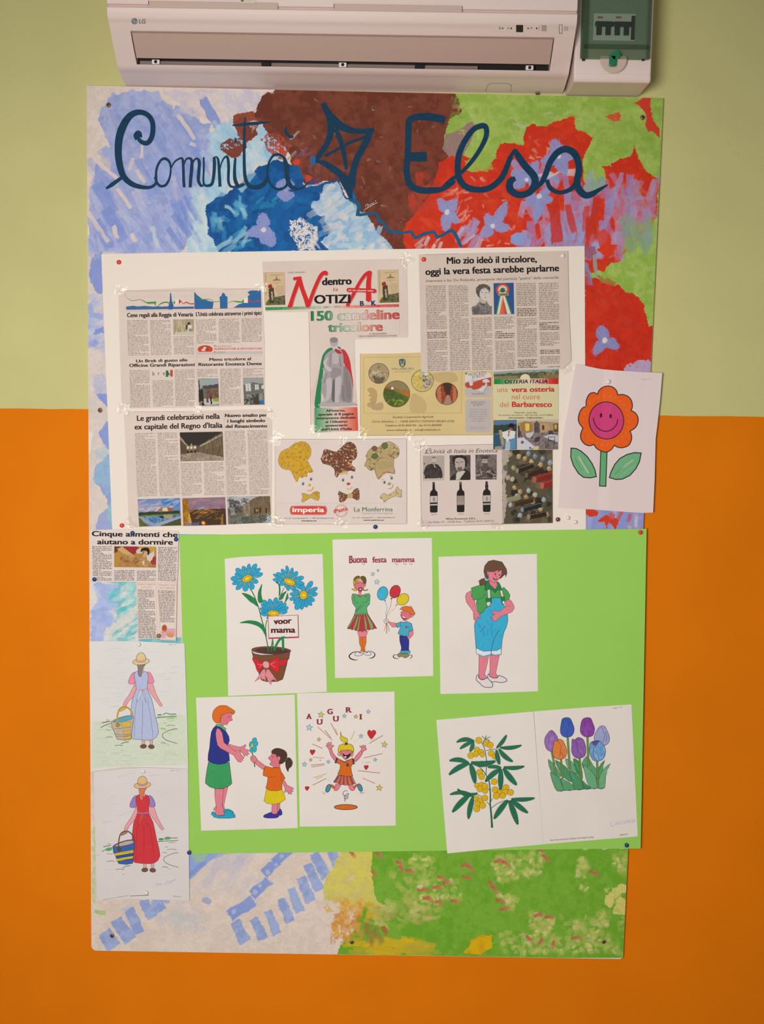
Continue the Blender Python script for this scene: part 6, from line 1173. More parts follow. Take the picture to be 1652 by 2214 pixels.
# N  Buona festa mamma
s_, a = dsheet('drawing headed Buona festa mamma, woman with a boy holding three balloons', '60 112 700 98 1502 88 1512 1000 1522 2090 800 2108 98 2120 80 1000', 710, 1150, 6.708)
MR = '9c3848'
a.part('headline', 'dark red fancy lettering').text('Buona', 305, 450, 560, 445, 100, MR, .025); a.text('festa', 642, 446, 843, 441, 84, MR, .025); a.text('mamma', 928, 440, 1250, 436, 78, MR, .025)
for x in (520, 1000, 1120, 1210): a.line([x-30, 440, x-24, 465, x-5, 476, x+8, 462, x-4, 452], 5, MR, 3)
a.line('300 455 345 448', 8, MR); a.line('300 350 350 350', 7, MR)
def star(cx, cy, r, col=None, oc='2c6478', w=5, rot=-90, k=.45):
    P = [(cx+(r if i % 2 == 0 else r*k)*math.cos(math.radians(rot+36*i)), cy+(r if i % 2 == 0 else r*k)*math.sin(math.radians(rot+36*i))) for i in range(10)]; a.fill(np.array(P), col or 'b8d0d4', 0, w, oc)
for x, y, r in ((720, 560, 20), (645, 612, 32), (706, 727, 42)): a.part('star'); star(x, y, r, rot=-80)
a.part('mother_figure', 'woman in green top and red green skirt')
a.fill('418 1440 575 1440 560 1480 545 1530 445 1530', SK, 0, 4, SKO); a.fill('445 1528 550 1522 550 1600 530 1680 535 1735 470 1735 475 1680 450 1620', 'd87020', 0, 4, OL); a.line('496 1530 500 1720', 3.5, OL)
a.line('430 1735 380 1740 330 1765 302 1800 320 1835 370 1855 425 1856', [4, 10, 14, 16, 18, 14, 6], '2c2024', sm=3); a.line('560 1725 630 1735 672 1765 668 1800 640 1825 590 1835', [4, 8, 12, 16, 14, 6], '2c2024', sm=3)
for q_ in ('385 1760 420 1740 470 1755 500 1760 490 1785 430 1800 390 1790', '505 1745 560 1738 610 1745 618 1775 590 1792 530 1780'): a.fill(q_, 'd8e0e4', 2, 7, '24506c')
a.fill('428 1735 465 1730 470 1765 445 1760', 'd0601c'); a.fill('535 1730 570 1735 575 1760 545 1755', 'd0601c')
sk = [(272, 1395), (300, 1392), (330, 1420), (372, 1420), (400, 1435), (440, 1440), (490, 1450), (520, 1440), (560, 1425), (610, 1420), (650, 1405), (700, 1400)]
a.fill('380 1200 575 1198 620 1270 660 1330 702 1400 655 1402 650 1415 610 1408 595 1425 562 1415 545 1438 520 1428 490 1448 470 1430 440 1440 420 1425 392 1432 372 1412 340 1422 325 1402 300 1410 272 1396 330 1300', 'b8303c', 0, 6, '4c2020')
for q_ in ('385 1215 400 1220 330 1335 290 1398 275 1392', '425 1215 440 1220 410 1350 378 1418 355 1415', '455 1215 468 1218 450 1350 440 1432 415 1425', '515 1215 530 1215 560 1350 560 1420 535 1425', '550 1210 565 1210 640 1330 655 1400 615 1412 580 1300'): a.fill(q_, '7ca860', 0, 3, '4c2020')
a.fill('378 1188 575 1186 578 1212 378 1216', 'b0403c', 0, 4, OL)
for x in (400, 440, 480, 520, 555): a.ell(x, 1201, 7, 9, 'a8c078')
GRN = '56a868'
a.fill('345 905 370 898 410 905 430 920 480 925 540 900 590 895 606 920 600 1000 595 1050 560 1090 555 1110 570 1190 380 1196 395 1130 400 1100 370 1060 355 1040 338 960', GRN, 0, 6, OL)
a.line('375 915 385 960 375 1000 400 1025 440 1030', 4, OL, 3); a.line('555 905 575 950 570 1000 535 1025 490 1018', 4, OL, 3); a.line('480 1050 400 1150', 5, OL); a.line('515 1050 405 1160', 4, OL); a.ell(540, 935, 12, 8, '5c4424', 0); a.line('362 910 372 970', 5, 'b84c38'); a.line('345 985 355 1040', 3, OL); a.line('605 990 590 1050', 3, OL)
a.fill('440 860 475 860 480 920 462 940 438 920', SK, 0, 3, SKO); a.fill('430 905 465 935 490 908 490 925 462 948 432 928', '7c3c38')
a.fill('388 740 450 710 530 760 520 800 500 840 470 870 445 870 410 830 390 800', 'd8707c', 1, 4, SKO); a.ell(378, 775, 14, 20, SK, 0, 3, SKO); a.ell(530, 775, 13, 18, SK, 0, 3, SKO)
a.fill('362 740 370 680 405 645 445 640 465 655 490 642 530 650 550 700 545 740 530 765 500 720 465 690 430 700 400 720 382 770', 'c8a828', 1, 5, '3c2c1c'); a.fill('470 660 500 645 535 665 545 720 528 755 500 710 480 690', '6c4c28', 1, 3, '3c2c1c'); a.fill('372 680 405 648 450 645 462 665 410 680 385 715', '7a5c2c', 1, 3, '3c2c1c')
a.fill('378 800 375 830 338 822 370 855 410 850 400 820', 'd0b030', 1, 4, '3c2c1c'); a.fill('505 820 530 845 575 830 555 852 510 850 495 835', '9c8428', 1, 4, '3c2c1c')
a.line('410 750 430 742 445 755', 4, '5c2c34'); a.line('480 752 505 748', 4, '5c2c34'); a.line('455 790 462 800 452 806', 3, '5c2c34'); a.fill('438 815 478 808 488 822 475 858 452 858 438 838', '6c2430', 1, 3, '4c1c24'); a.ell(463, 832, 14, 11, 'e0d4cc')
for nm, cx, cy, rx, ry, rot, c_, kx, ky, ln, lc in (('balloon', 787, 892, 76, 100, 14, '3cb0cc', 820, 1000, '820 1000 845 1070 850 1120 832 1180 842 1260', '4c98a8'), ('balloon', 968, 866, 74, 96, 24, 'c8303c', 915, 972, '918 975 905 1060 880 1130 850 1190 838 1260', 'b84050'), ('balloon', 1080, 978, 94, 76, -38, 'dcc420', 990, 1062, '985 1065 960 1110 900 1160 860 1210 842 1260', 'c8a040')):
    a.part(nm, {'3cb0cc': 'blue balloon', 'c8303c': 'red balloon', 'dcc420': 'yellow balloon'}[c_]).line(ln, 5, lc, 4); a.ell(cx, cy, rx, ry, c_, rot, 6, OL); a.ell(kx, ky-4, 12, 8, c_, 0, 4, OL); a.line([cx-30, cy-ry*.6, cx-34, cy-ry*.45], 8, OL)
a.part('boy_figure', 'orange-haired boy in light blue shirt and dark blue trousers')
a.line('838 1320 825 1380 808 1440', 8, 'c8a040', 3); a.line('842 1320 846 1400 845 1475', 9, 'b84050', 3); a.line('845 1320 870 1380 882 1445', 7, '3c90a8', 3)
a.ell(838, 1292, 34, 32, 'e0d6cc', 0, 5, OL); a.ell(840, 1290, 9, 10, 'c8bcb4', 0, 3, OL)
a.fill('865 1300 920 1315 975 1325 985 1375 930 1380 900 1350', SK, 1, 4, SKO)
a.fill('1032 1500 1160 1520 1170 1590 1165 1700 1175 1730 1050 1735 1060 1680 1035 1580', '2c3088', 0, 5, OL); a.fill('1050 1728 1176 1724 1178 1765 1110 1755 1050 1765', '40a8b8', 1, 4, OL)
a.fill('980 1330 1050 1305 1110 1310 1140 1300 1205 1330 1228 1430 1170 1440 1165 1500 1100 1515 1010 1475 1050 1370 1000 1390', '44a8c4', 0, 6, OL); a.line('1050 1310 1042 1370', 4, OL); a.line('1170 1370 1175 1435', 4, OL)
a.ell(1133, 1380, 16, 17, 'b84c2c', 0, 3, OL); a.fill('1180 1445 1225 1440 1228 1490 1195 1530 1160 1555 1150 1520 1180 1490', SK, 1, 4, SKO)
a.fill('1060 1180 1048 1210 1055 1230 1085 1275 1115 1290 1145 1270 1190 1240 1210 1200 1190 1160 1110 1140 1070 1150', 'dc7078', 1, 5, SKO); a.ell(1208, 1218, 18, 22, SK, 10, 4, SKO)
a.fill('1035 1125 1070 1090 1120 1075 1180 1085 1220 1110 1240 1150 1262 1190 1240 1190 1245 1215 1225 1200 1195 1205 1170 1165 1120 1150 1070 1130', 'd8702c', 0, 5, '6c3418'); a.line('1180 1090 1195 1075 1205 1095 1215 1080 1212 1110', 5, 'b8602c')
a.line('1045 1190 1055 1160 1072 1170', 4, OL); a.line('1100 1185 1125 1185', 3, '5c2c34'); a.fill('1062 1205 1090 1225 1130 1235 1115 1270 1090 1262 1068 1235', '6c2430', 1, 3, '4c1c24'); a.fill('1066 1212 1092 1228 1125 1236 1118 1250 1085 1245', 'e4d8d0', 1)
a.line('1000 1780 955 1785 940 1810 960 1830 1020 1842', [4, 9, 12, 12, 5], '2c2024', sm=3); a.line('1175 1780 1210 1790 1212 1815 1178 1838', [4, 9, 10, 5], '2c2024', sm=3); a.fill('1000 1790 1030 1758 1080 1765 1110 1755 1150 1770 1175 1790 1130 1825 1100 1825 1060 1805 1030 1818', '8c7c54', 1, 5, '4c3c2c'); a.line('1010 1800 1060 1785 1120 1800 1160 1785', 4, 'b8a44c', 3); a.flush()

# O  expectant woman in dungarees
s_, a = dsheet('drawing of a brown-haired woman in light blue dungarees and green shirt', '55 160 700 140 1482 118 1490 1000 1498 2110 800 2134 82 2150 68 1000', 940, 1180, 6.708)
LB = '38acd0'; DG = '1f7c48'
a.part('woman_hair').fill('650 570 645 510 625 518 680 480 730 470 780 500 760 560 730 575', '6c4834', 0, 5, OL); a.fill('715 465 760 480 775 505 740 510', '80c0d4', 1, 4, OL)
a.part('woman_legs').fill('640 1590 785 1590 760 1720 725 1860 765 1920 740 1945 650 1930 635 1880 640 1750', SK, 0, 5, SKO); a.fill('798 1585 940 1580 915 1700 885 1850 925 1900 860 1925 780 1890 800 1800', SK, 0, 5, SKO); a.line('722 1643 752 1636', 4, SKO); a.line('892 1618 925 1612', 4, SKO); a.line('825 1862 845 1858', 4, SKO)
a.part('white_shoe').fill('635 1870 608 1885 605 1950 660 2000 700 2040 770 2056 830 2050 842 2010 800 1950 768 1918 740 1925 700 1945 655 1930 635 1900', 'e2d8cf', 2, 9, '3c3468')
a.part('white_shoe').fill('785 1860 768 1880 775 1925 825 1975 880 1970 960 1985 1030 1970 1048 1945 1010 1910 930 1880 915 1910 860 1920 800 1895', 'e2d8cf', 2, 9, '3c3468')
a.part('woman_shirt').fill('530 610 620 580 725 565 740 640 800 640 960 640 1000 600 1060 660 1092 715 1080 780 1025 800 1000 850 850 780 800 860 740 900 700 960 655 990 620 940 600 850 620 780 565 788 540 760', '4aa050', 0, 5, OL); a.line('555 785 640 775 700 750 735 690', 4, OL, 3); a.fill('575 795 615 790 600 830 585 830', 'e0d6cc', 0, 3, OL); a.fill('590 870 605 860 608 890', 'e0d6cc', 0, 3, OL)
a.part('dungarees').fill('740 900 820 860 825 755 900 752 960 755 975 840 1020 880 1028 990 1055 1000 1062 1080 1040 1180 1005 1250 980 1360 968 1480 962 1580 880 1590 810 1580 700 1610 610 1570 598 1480 585 1300 575 1150 590 1090 640 1000 700 960', LB, 0, 6, OL)
a.fill('600 1480 700 1530 820 1525 815 1580 700 1610 605 1565', 'dfe3e2', 0, 6, '24506c'); a.fill('822 1520 900 1520 965 1485 962 1580 880 1590 822 1580', 'dfe3e2', 0, 6, '24506c'); a.line('610 1565 700 1604 810 1576', 12, '58b4d0'); a.line('826 1574 880 1584 956 1574', 12, '58b4d0'); a.line('650 1253 700 1205 735 1160', 5, OL, 3); a.line('940 1215 880 1310 850 1390 820 1525', 6, OL, 3)
for k in range(6): a.line([640+k*60, 1120+(k % 3)*90, 660+k*58, 1200+(k % 2)*120], 26, '30a0c8'); a.layer -= .5
a.layer += 4
a.part('brace').fill('765 640 802 632 808 760 770 762', 'e2d8ce', 0, 5, OL); a.fill('742 762 818 758 822 808 745 815', DG, 0, 5, OL); a.fill('758 815 808 812 806 850 775 885 752 850', 'e0d8cc', 0, 6, '2c6c40')
a.part('brace').fill('945 640 978 638 1000 740 968 742', 'e2d8ce', 0, 5, OL); a.fill('958 742 1012 738 1016 790 968 795', DG, 0, 5, OL); a.fill('980 800 1012 798 1018 850 1000 855 982 835', 'e0d8cc', 0, 6, '2c6c40')
a.part('woman_arm').fill('520 655 460 690 445 740 460 820 520 900 560 960 565 1060 600 1110 610 1060 625 1030 660 1055 662 1030 640 985 605 930 575 800 545 760 530 720', SK, 0, 5, SKO); a.line('575 975 570 1040 590 1070', 4, SKO, 3)
a.part('woman_arm').fill('1025 800 1080 778 1110 800 1150 870 1152 910 1120 960 1050 990 950 1030 920 1070 880 1095 865 1090 850 1085 830 1065 840 1060 810 1040 850 1010 870 990 820 960 825 945 870 945 940 955 1000 900 1030 880', SK, 0, 5, SKO); a.line('850 1050 800 1030', 4, SKO); a.line('1040 880 1095 870', 4, SKO)
a.part('woman_head').fill('785 500 790 560 870 640 905 600 900 530', SK, 0, 5, SKO); a.fill('775 370 780 480 800 510 860 535 890 530 935 480 970 420 980 350 920 330', SK, 0, 5, SKO)
a.fill('730 450 712 370 725 290 780 225 850 208 920 222 975 235 1010 290 1040 340 1048 400 1028 455 1025 410 1000 430 960 470 935 480 975 420 970 340 915 385 930 345 860 375 780 375 765 370 778 450 770 480 740 460', '6c4834', 0, 6, OL)
a.ell(772, 395, 13, 28, SK, 0, 3, SKO); a.ell(768, 425, 12, 12, '2c98a8', 0, 4, OL); a.ell(878, 412, 9, 14, '3c2028', 10); a.ell(937, 424, 8, 12, '3c2028', 10); a.line('862 392 895 395', 3, OL); a.line('875 440 905 450 895 462', 4, SKO, 3); a.fill('848 462 870 478 908 476 895 494 868 498 850 480', '7c2030', 1, 3, OL); a.line('865 484 895 482', 4, 'e4d8d0')
a.part('shirt_collar').fill('780 500 735 560 725 645 790 635 808 630 835 640 880 685 900 645 975 645 960 590 930 530 905 525 912 575 880 635 840 600 800 560', DG, 0, 5, '14482c'); a.flush()

# P  woman and girl with a flower
s_, a = dsheet('drawing of an orange-haired woman given a blue flower by a small girl', '92 188 800 168 1502 145 1520 1000 1545 2050 800 2072 165 2088 120 1000', 410, 1480, 6.608)
NV = '2a3384'; TQ = '22a4bc'
a.part('woman_legs').fill('345 1800 345 1770 375 1740 400 1800', SK, 0, 4, SKO); a.fill('480 1480 548 1460 520 1580 490 1720 500 1790 470 1790 465 1600', SK, 0, 5, SKO); a.fill('358 1490 490 1490 470 1650 465 1740 495 1790 498 1860 400 1875 365 1850 380 1760 360 1600', SK, 0, 5, SKO); a.ell(412, 1818, 4, 4, SKO)
a.part('slipper').fill('490 1790 550 1780 600 1800 630 1830 600 1850 500 1840', TQ, 1, 5, '2c4458'); a.fill('310 1835 330 1815 360 1825 370 1860 440 1875 495 1865 505 1810 550 1795 600 1820 650 1860 652 1900 560 1912 420 1912 345 1895 330 1870 312 1862', TQ, 0, 5, '2c4458')
a.part('woman_skirt').fill('270 1100 400 1135 568 1110 585 1250 605 1410 580 1440 480 1485 380 1490 290 1465 225 1410 228 1350 250 1200', '3a9a5c', 0, 5, OL)
a.part('woman_arm').fill('560 850 620 870 700 890 740 890 790 860 805 862 800 885 780 915 840 935 852 950 820 955 850 985 845 1000 825 985 828 1020 810 1015 790 990 795 1025 775 1020 760 985 720 950 640 945 560 910', SK, 0, 5, SKO)
a.part('woman_vest').fill('375 590 340 620 310 680 295 780 285 900 265 1000 262 1085 330 1125 410 1142 500 1130 572 1090 560 980 548 860 570 800 560 740 520 670 450 610', NV, 0, 5, '141a50')
a.part('woman_collar').fill('370 590 385 568 430 570 480 600 520 630 510 660 490 650 440 610', '58b068', 0, 5, OL)
a.part('woman_arm').fill('372 700 385 640 400 622 430 640 465 690 478 760 490 830 560 880 640 945 690 965 730 930 725 970 740 1010 780 1045 775 1058 745 1045 765 1080 755 1088 728 1065 745 1105 735 1115 705 1085 712 1112 695 1105 660 1060 630 1010 540 965 440 910 400 870 380 780', SK, 0, 5, SKO)
a.part('woman_head').fill('400 540 480 590 490 570 530 575 545 560 550 540 565 528 580 520 610 512 612 500 600 480 605 410 540 395 450 450', 'dc7480', 0, 5, SKO); a.line('535 545 548 535', 5, SKO); a.ell(567, 462, 5, 12, '3c2028'); a.line('540 425 570 420', 3, SKO)
a.fill('325 450 335 390 370 340 420 305 470 298 530 305 590 340 645 380 640 410 615 430 605 405 540 405 500 420 450 450 440 500 415 550 370 545 335 500', 'dc6c1c', 1, 5, '6c3418'); a.ell(463, 505, 8, 18, 'dcb84c', 0, 3, '7c5c24'); a.line('450 470 445 520 455 545', 4, SKO, 3)
a.part('girl_legs').fill('1180 1700 1255 1700 1250 1800 1260 1850 1190 1850 1170 1830', SK, 0, 5, SKO); a.fill('1262 1700 1290 1700 1290 1790 1270 1830 1258 1800', SK, 0, 5, SKO)
a.part('girl_shoe').fill('1165 1825 1110 1845 1060 1870 1062 1895 1110 1908 1220 1908 1270 1890 1285 1840 1265 1810 1240 1850 1180 1848', '38369c', 1, 5, OL); a.fill('1285 1780 1305 1785 1322 1830 1315 1862 1285 1868 1275 1830', '38369c', 1, 5, OL)
a.part('girl_skirt').fill('1095 1500 1320 1500 1350 1560 1368 1640 1300 1690 1200 1712 1110 1700 1062 1665 1080 1580', 'dcc414', 0, 5, '6c5c14')
a.part('girl_arm').fill('1320 1380 1355 1370 1395 1440 1440 1460 1488 1485 1485 1495 1450 1492 1478 1520 1475 1535 1445 1520 1460 1560 1450 1572 1425 1540 1425 1568 1410 1560 1395 1520 1360 1545 1355 1530 1365 1490 1340 1430', SK, 0, 5, SKO)
a.part('girl_arm').fill('875 1040 900 1020 940 1025 970 1080 1085 1165 1055 1220 960 1150 930 1115 900 1110 880 1070', SK, 0, 5, SKO)
a.part('girl_shirt').fill('1085 1165 1180 1190 1290 1185 1310 1250 1340 1290 1365 1340 1325 1380 1318 1500 1250 1520 1150 1515 1088 1480 1110 1400 1118 1322 1050 1300 1050 1250', 'dc6418', 0, 5, '5c2c14'); a.line('1118 1322 1180 1325 1230 1308', 4, '5c2c14', 3); a.line('1310 1250 1318 1380', 4, '5c2c14')
a.part('girl_head').fill('1175 985 1165 1010 1128 1045 1125 1060 1150 1075 1165 1100 1175 1110 1145 1125 1150 1150 1190 1165 1195 1185 1285 1185 1295 1130 1290 1020 1230 980', 'dc7480', 0, 5, SKO); a.ell(1188, 1033, 4, 14, '3c2028'); a.ell(1278, 1060, 20, 34, SK, 10, 4, SKO)
a.fill('1172 955 1200 925 1255 910 1320 925 1370 955 1392 1000 1385 1050 1370 1090 1320 1130 1280 1130 1285 1090 1300 1040 1260 1020 1245 1040 1235 1000 1180 985', '4c3428', 1, 5, '241814'); a.fill('1375 1055 1400 1045 1440 1055 1470 1110 1455 1170 1420 1200 1405 1245 1375 1180 1370 1110', '4c3428', 1, 4, '241814'); a.line('1370 1080 1392 1050', 8, '2c9468')
a.part('blue_flower').line('888 960 910 1040 932 1178', 16, '2c7c58', 3); a.fill('870 1040 900 1020 940 1030 960 1075 930 1110 895 1105 875 1075', SK, 1, 5, SKO); a.line('875 1045 905 1050', 4, SKO); a.line('880 1070 905 1072', 4, SKO)
for cx, cy, rx, ry, r_ in ((925, 800, 32, 42, 20), (945, 850, 30, 40, 20), (925, 920, 32, 48, 0), (880, 935, 22, 34, 10), (872, 855, 20, 40, 10)): a.ell(cx, cy, rx, ry, '2cb0c4', r_, 5, '245c74')
a.ell(893, 873, 17, 32, 'dcc428', 20, 4, '6c5c24'); a.flush()

# Q  Auguri
s_, a = dsheet('drawing with the letters AUGURI above a jumping blond girl', '85 130 800 118 1535 105 1545 1000 1555 2100 800 2108 125 2115 105 1000', 630, 1480, 6.883)
for t, x, y in (('A', 222, 512), ('U', 376, 595), ('G', 530, 440), ('U', 618, 548), ('R', 808, 415), ('I', 1012, 518)):
    w = {'I': 42, 'A': 82}.get(t, 90); a.part('letter', 'dark red slab letter').text(t, x+(8 if t != 'I' else 12), y, x+w-(8 if t != 'I' else 14), y, 76, '8c2c3c', .05)
    if t in 'AR': a.line([x, y-5, x+32, y-5], 13, '8c2c3c'); a.line([x+w-34, y-5, x+w, y-5], 13, '8c2c3c')
    if t == 'R': a.line([x, y-71, x+30, y-71], 12, '8c2c3c')
    if t == 'U': a.line([x-2, y-72, x+32, y-72], 13, '8c2c3c'); a.line([x+w-34, y-72, x+w+4, y-72], 13, '8c2c3c')
    if t == 'I': a.line([x, y-5, x+w, y-5], 13, '8c2c3c'); a.line([x, y-70, x+w, y-70], 13, '8c2c3c')
YS, BS = ('d8bc6c', '5c4c34'), ('a8ccd4', '2c5468')
for x, y, r, c_ in ((442, 450, 52, YS), (268, 640, 52, BS), (788, 468, 34, BS), (960, 478, 34, YS), (1146, 404, 34, BS), (410, 818, 34, YS), (1036, 768, 34, BS), (1385, 895, 52, YS), (288, 1122, 26, YS), (195, 1188, 38, BS), (550, 1150, 30, BS), (1246, 1120, 30, BS), (1308, 1538, 52, YS)): a.part('star', None); star(x, y, r, c_[0], c_[1], 5, rot=-82)
def heart(cx, cy, s): a.part('heart', 'red heart').fill(np.array([(cx+s*p, cy+s*q_) for p, q_ in ((0, 1), (-.55, .35), (-.78, -.2), (-.6, -.75), (-.2, -.75), (0, -.45), (.3, -.8), (.75, -.7), (.95, -.25), (.6, .3))]), 'cc2430', 2, 5, '5c2c4c')
heart(1190, 738, 74); heart(312, 1005, 44); heart(1112, 1232, 38); heart(232, 1545, 36)
for q_, c_ in (('392 630 480 710 610 830', 'c8603c'), ('500 680 590 795', '6c6034'), ('588 575 680 748', '9c4c34'), ('312 885 465 952', 'a8503c'), ('320 1082 488 1094', 'a89430'), ('288 1200 490 1180', 'b84c3c'), ('300 1228 488 1198', '8c7434'), ('328 1388 525 1328', 'b89c38'), ('370 1406 465 1368', 'b89c38'), ('318 1498 520 1398', 'a8543c'), ('1158 878 1362 758', '9c4c3c'), ('1180 840 1245 798', 'd0ac38'), ('888 822 942 688', 'c8a838'), ('650 650 695 760', 'd0a838'), ('1085 1092 1355 1028', 'a8483c'), ('990 1282 1322 1318', 'a04838'), ('1062 1394 1245 1472', 'b8583c'), ('1095 1166 1175 1154', 'c8a038')): a.part('burst_line').line(q_, 8, c_)
for q_ in ('875 720 877 722', '932 838 936 842', '420 1125 440 1130', '1058 1142 1062 1144', '1046 1172 1050 1174', '548 1422 554 1424'): a.line(q_, 10, '6c5444')
a.part('jumping_girl', 'blond girl in orange shirt and striped skirt, arms up')
for q_, c_ in (('455 1600 500 1615', 'c8a838'), ('470 1625 520 1632', 'c8a838'), ('1020 1615 1060 1605', '6c5434'), ('1035 1632 1100 1600', 'c8a838')): a.line(q_, 7, c_)
a.fill('645 1555 600 1530 580 1500 600 1490 640 1515', 'd86824', 1, 5, OL); a.fill('925 1560 960 1530 990 1495 975 1485 930 1515', 'd86824', 1, 5, OL)
a.fill('660 1480 740 1490 700 1560 670 1582 635 1575', SK, 0, 6, SKO); a.fill('840 1490 905 1480 930 1530 945 1565 905 1584 870 1560', SK, 0, 6, SKO)
a.ell(548, 1545, 32, 62, '2898b4', 22, 8, '1c2c3c'); a.ell(1022, 1535, 30, 60, '2898b4', -22, 8, '1c2c3c'); a.ell(562, 1530, 12, 22, 'b86c3c', 22); a.ell(1008, 1520, 11, 20, 'b86c3c', -22)
a.fill('690 1350 905 1365 930 1420 958 1478 930 1480 900 1490 870 1500 840 1490 820 1500 790 1498 770 1490 740 1488 700 1472 670 1462 625 1452 660 1400', 'd86c34', 0, 5, OL)
for q_ in ('700 1352 718 1354 655 1462 628 1452', '742 1358 752 1360 722 1480 700 1474', '775 1362 790 1363 788 1495 765 1490', '820 1364 835 1364 850 1492 828 1496', '860 1364 880 1364 930 1478 905 1485'): a.fill(q_, '7c4878', 0, 2, OL)
a.fill('685 1095 730 1120 790 1150 830 1130 890 1105 910 1100 940 1180 905 1190 885 1230 895 1300 912 1360 870 1372 800 1365 690 1335 725 1250 730 1190 660 1160', 'd86818', 0, 6, OL); a.fill('670 1085 692 1098 665 1170 645 1168', '3c3068', 0, 4, OL); a.fill('905 1098 925 1105 942 1185 920 1180', '3c3068', 0, 4, OL); a.line('730 1122 790 1160 850 1128', 8, '4c3878', 3); a.ell(838, 1196, 24, 26, '3c2c54'); a.ell(838, 1196, 8, 9, 'd86818')
a.fill('665 1085 620 1020 595 955 572 960 560 965 590 1060 650 1135', SK, 1, 6, SKO); a.fill('935 1105 980 1040 1030 990 1060 995 1050 1040 1000 1110 950 1150', SK, 1, 6, SKO)
a.fill('560 965 530 930 512 910 525 905 545 920 520 880 532 875 560 910 545 860 560 858 575 905 582 855 595 858 592 910 620 900 632 912 600 950', SK, 0, 5, SKO); a.fill('1030 995 1045 950 1015 920 1020 912 1045 925 1040 905 1062 935 1060 900 1075 900 1080 935 1095 905 1108 910 1100 945 1120 955 1118 968 1090 985 1060 1000', SK, 0, 5, SKO)
a.fill('735 1010 760 975 880 975 905 1010 880 1060 820 1115 800 1118 770 1090 740 1050', 'e07a84', 1, 5, SKO); a.ell(722, 1015, 16, 20, SK, 0, 4, SKO); a.ell(908, 1025, 14, 20, SK, 0, 4, SKO)
a.fill('698 1010 700 940 735 895 800 882 860 885 905 905 928 960 922 1010 900 985 840 972 790 980 745 985 720 1000', 'dcc018', 1, 6, '4c3c14'); a.line('740 960 738 990', 4, '6c5418'); a.line('780 965 778 985', 4, '6c5418'); a.line('850 960 855 980', 4, '6c5418')
a.fill('685 1025 715 1050 740 1035 735 1060 705 1060', 'd0b830', 1, 4, '4c3c14'); a.fill('880 1055 900 1050 918 1062 895 1075', 'd0b830', 1, 4, '4c3c14')
a.fill('735 700 730 760 728 810 760 850 800 865 835 850 830 810 800 790 760 770 740 740', 'dcc018', 1, 5, '4c3c14'); a.fill('800 870 835 865 838 895 795 900', '5c3454', 0, 3, OL)
a.fill('765 1025 800 1050 845 1045 880 1020 870 1065 830 1098 800 1095 775 1065', '34202c', 1, 4, OL); a.ell(805, 1078, 16, 12, 'e8dcd4'); a.line('745 1010 765 1030', 5, SKO); a.line('880 1020 895 1012', 5, SKO); a.line('815 990 830 1005 845 990', 4, SKO, 3)
a.part('spring').line('835 1585 800 1582 770 1605 772 1640 800 1660 840 1650 852 1625 830 1625 800 1650 785 1680 800 1702 835 1695 840 1670 820 1670 800 1700 795 1730 808 1738', 7, '2c2c64', 4)
a.part('trampoline').ell(810, 1825, 172, 38, 'd86c18', 0, 9, '3c2430'); a.flush()

# R  mimosa branch
s_, a = dsheet('drawing of a yellow mimosa branch, slightly tilted', '88 240 800 178 1475 118 1545 1050 1612 2016 900 2080 245 2146 165 1200', 930, 1520, 6.608, px_bend=(1, [(1530, 0), (1700, 0), (1800, .0006), (1850, .0016)]))
ST = '24684c'
a.part('branch').line('800 460 785 510 750 580 775 640 795 740 808 850 800 980 800 1020', 11, ST, 4); a.line('615 870 700 910 760 970 810 1045 840 1110 850 1180 860 1300 858 1440 870 1560 880 1690 885 1778', [8, 10, 12, 14, 18, 18, 20, 22, 26, 28, 34], ST, sm=4)
for q_ in ('740 468 790 515', '862 482 820 495 785 520', '785 520 830 520 850 545', '795 680 860 660 960 655', '715 555 755 580', '800 1200 830 1215 855 1260', '575 1295 650 1298 720 1325 740 1345', '810 1405 850 1455', '875 1500 950 1440 1040 1400 1090 1385', '860 1160 870 1150', '890 1355 865 1410'): a.line(q_, 9, ST, 3)
def frond(x0, y0, x1, y1, w, bend=0.0):
    ax = np.array([x1-x0, y1-y0], float); l = np.hypot(*ax); ax /= l; nx = np.array([-ax[1], ax[0]]); n = 13; up, dn = [], []
    for k in range(n):
        for s2, ww in ((0, .72), (.5, 1.0)):
            t = (k+s2)/n; c = np.array([x0, y0])+ax*l*t+nx*bend*l*4*t*(1-t)*.5; h = w/2*(math.sin(math.pi*min(t*.9+.08, 1))**.6)*ww
            up.append(c+nx*h+ax*(w*.16 if s2 else 0)); dn.append(c-nx*h+ax*(w*.16 if s2 else 0))
    c = np.array([x1, y1]); a.part('frond').fill(np.vstack([up, [c], dn[::-1]]), '1f6a4c', 0, 3, '12402c')
    for k in range(9):
        t = (k+1)/11; c = np.array([x0, y0])+ax*l*t+nx*bend*l*4*t*(1-t)*.5
        for sg in (1, -1): a.line([*c, *(c+ax*w*.25+nx*sg*w*.32)], 3, '3c9468'); a.layer -= 1
    a.layer += 1
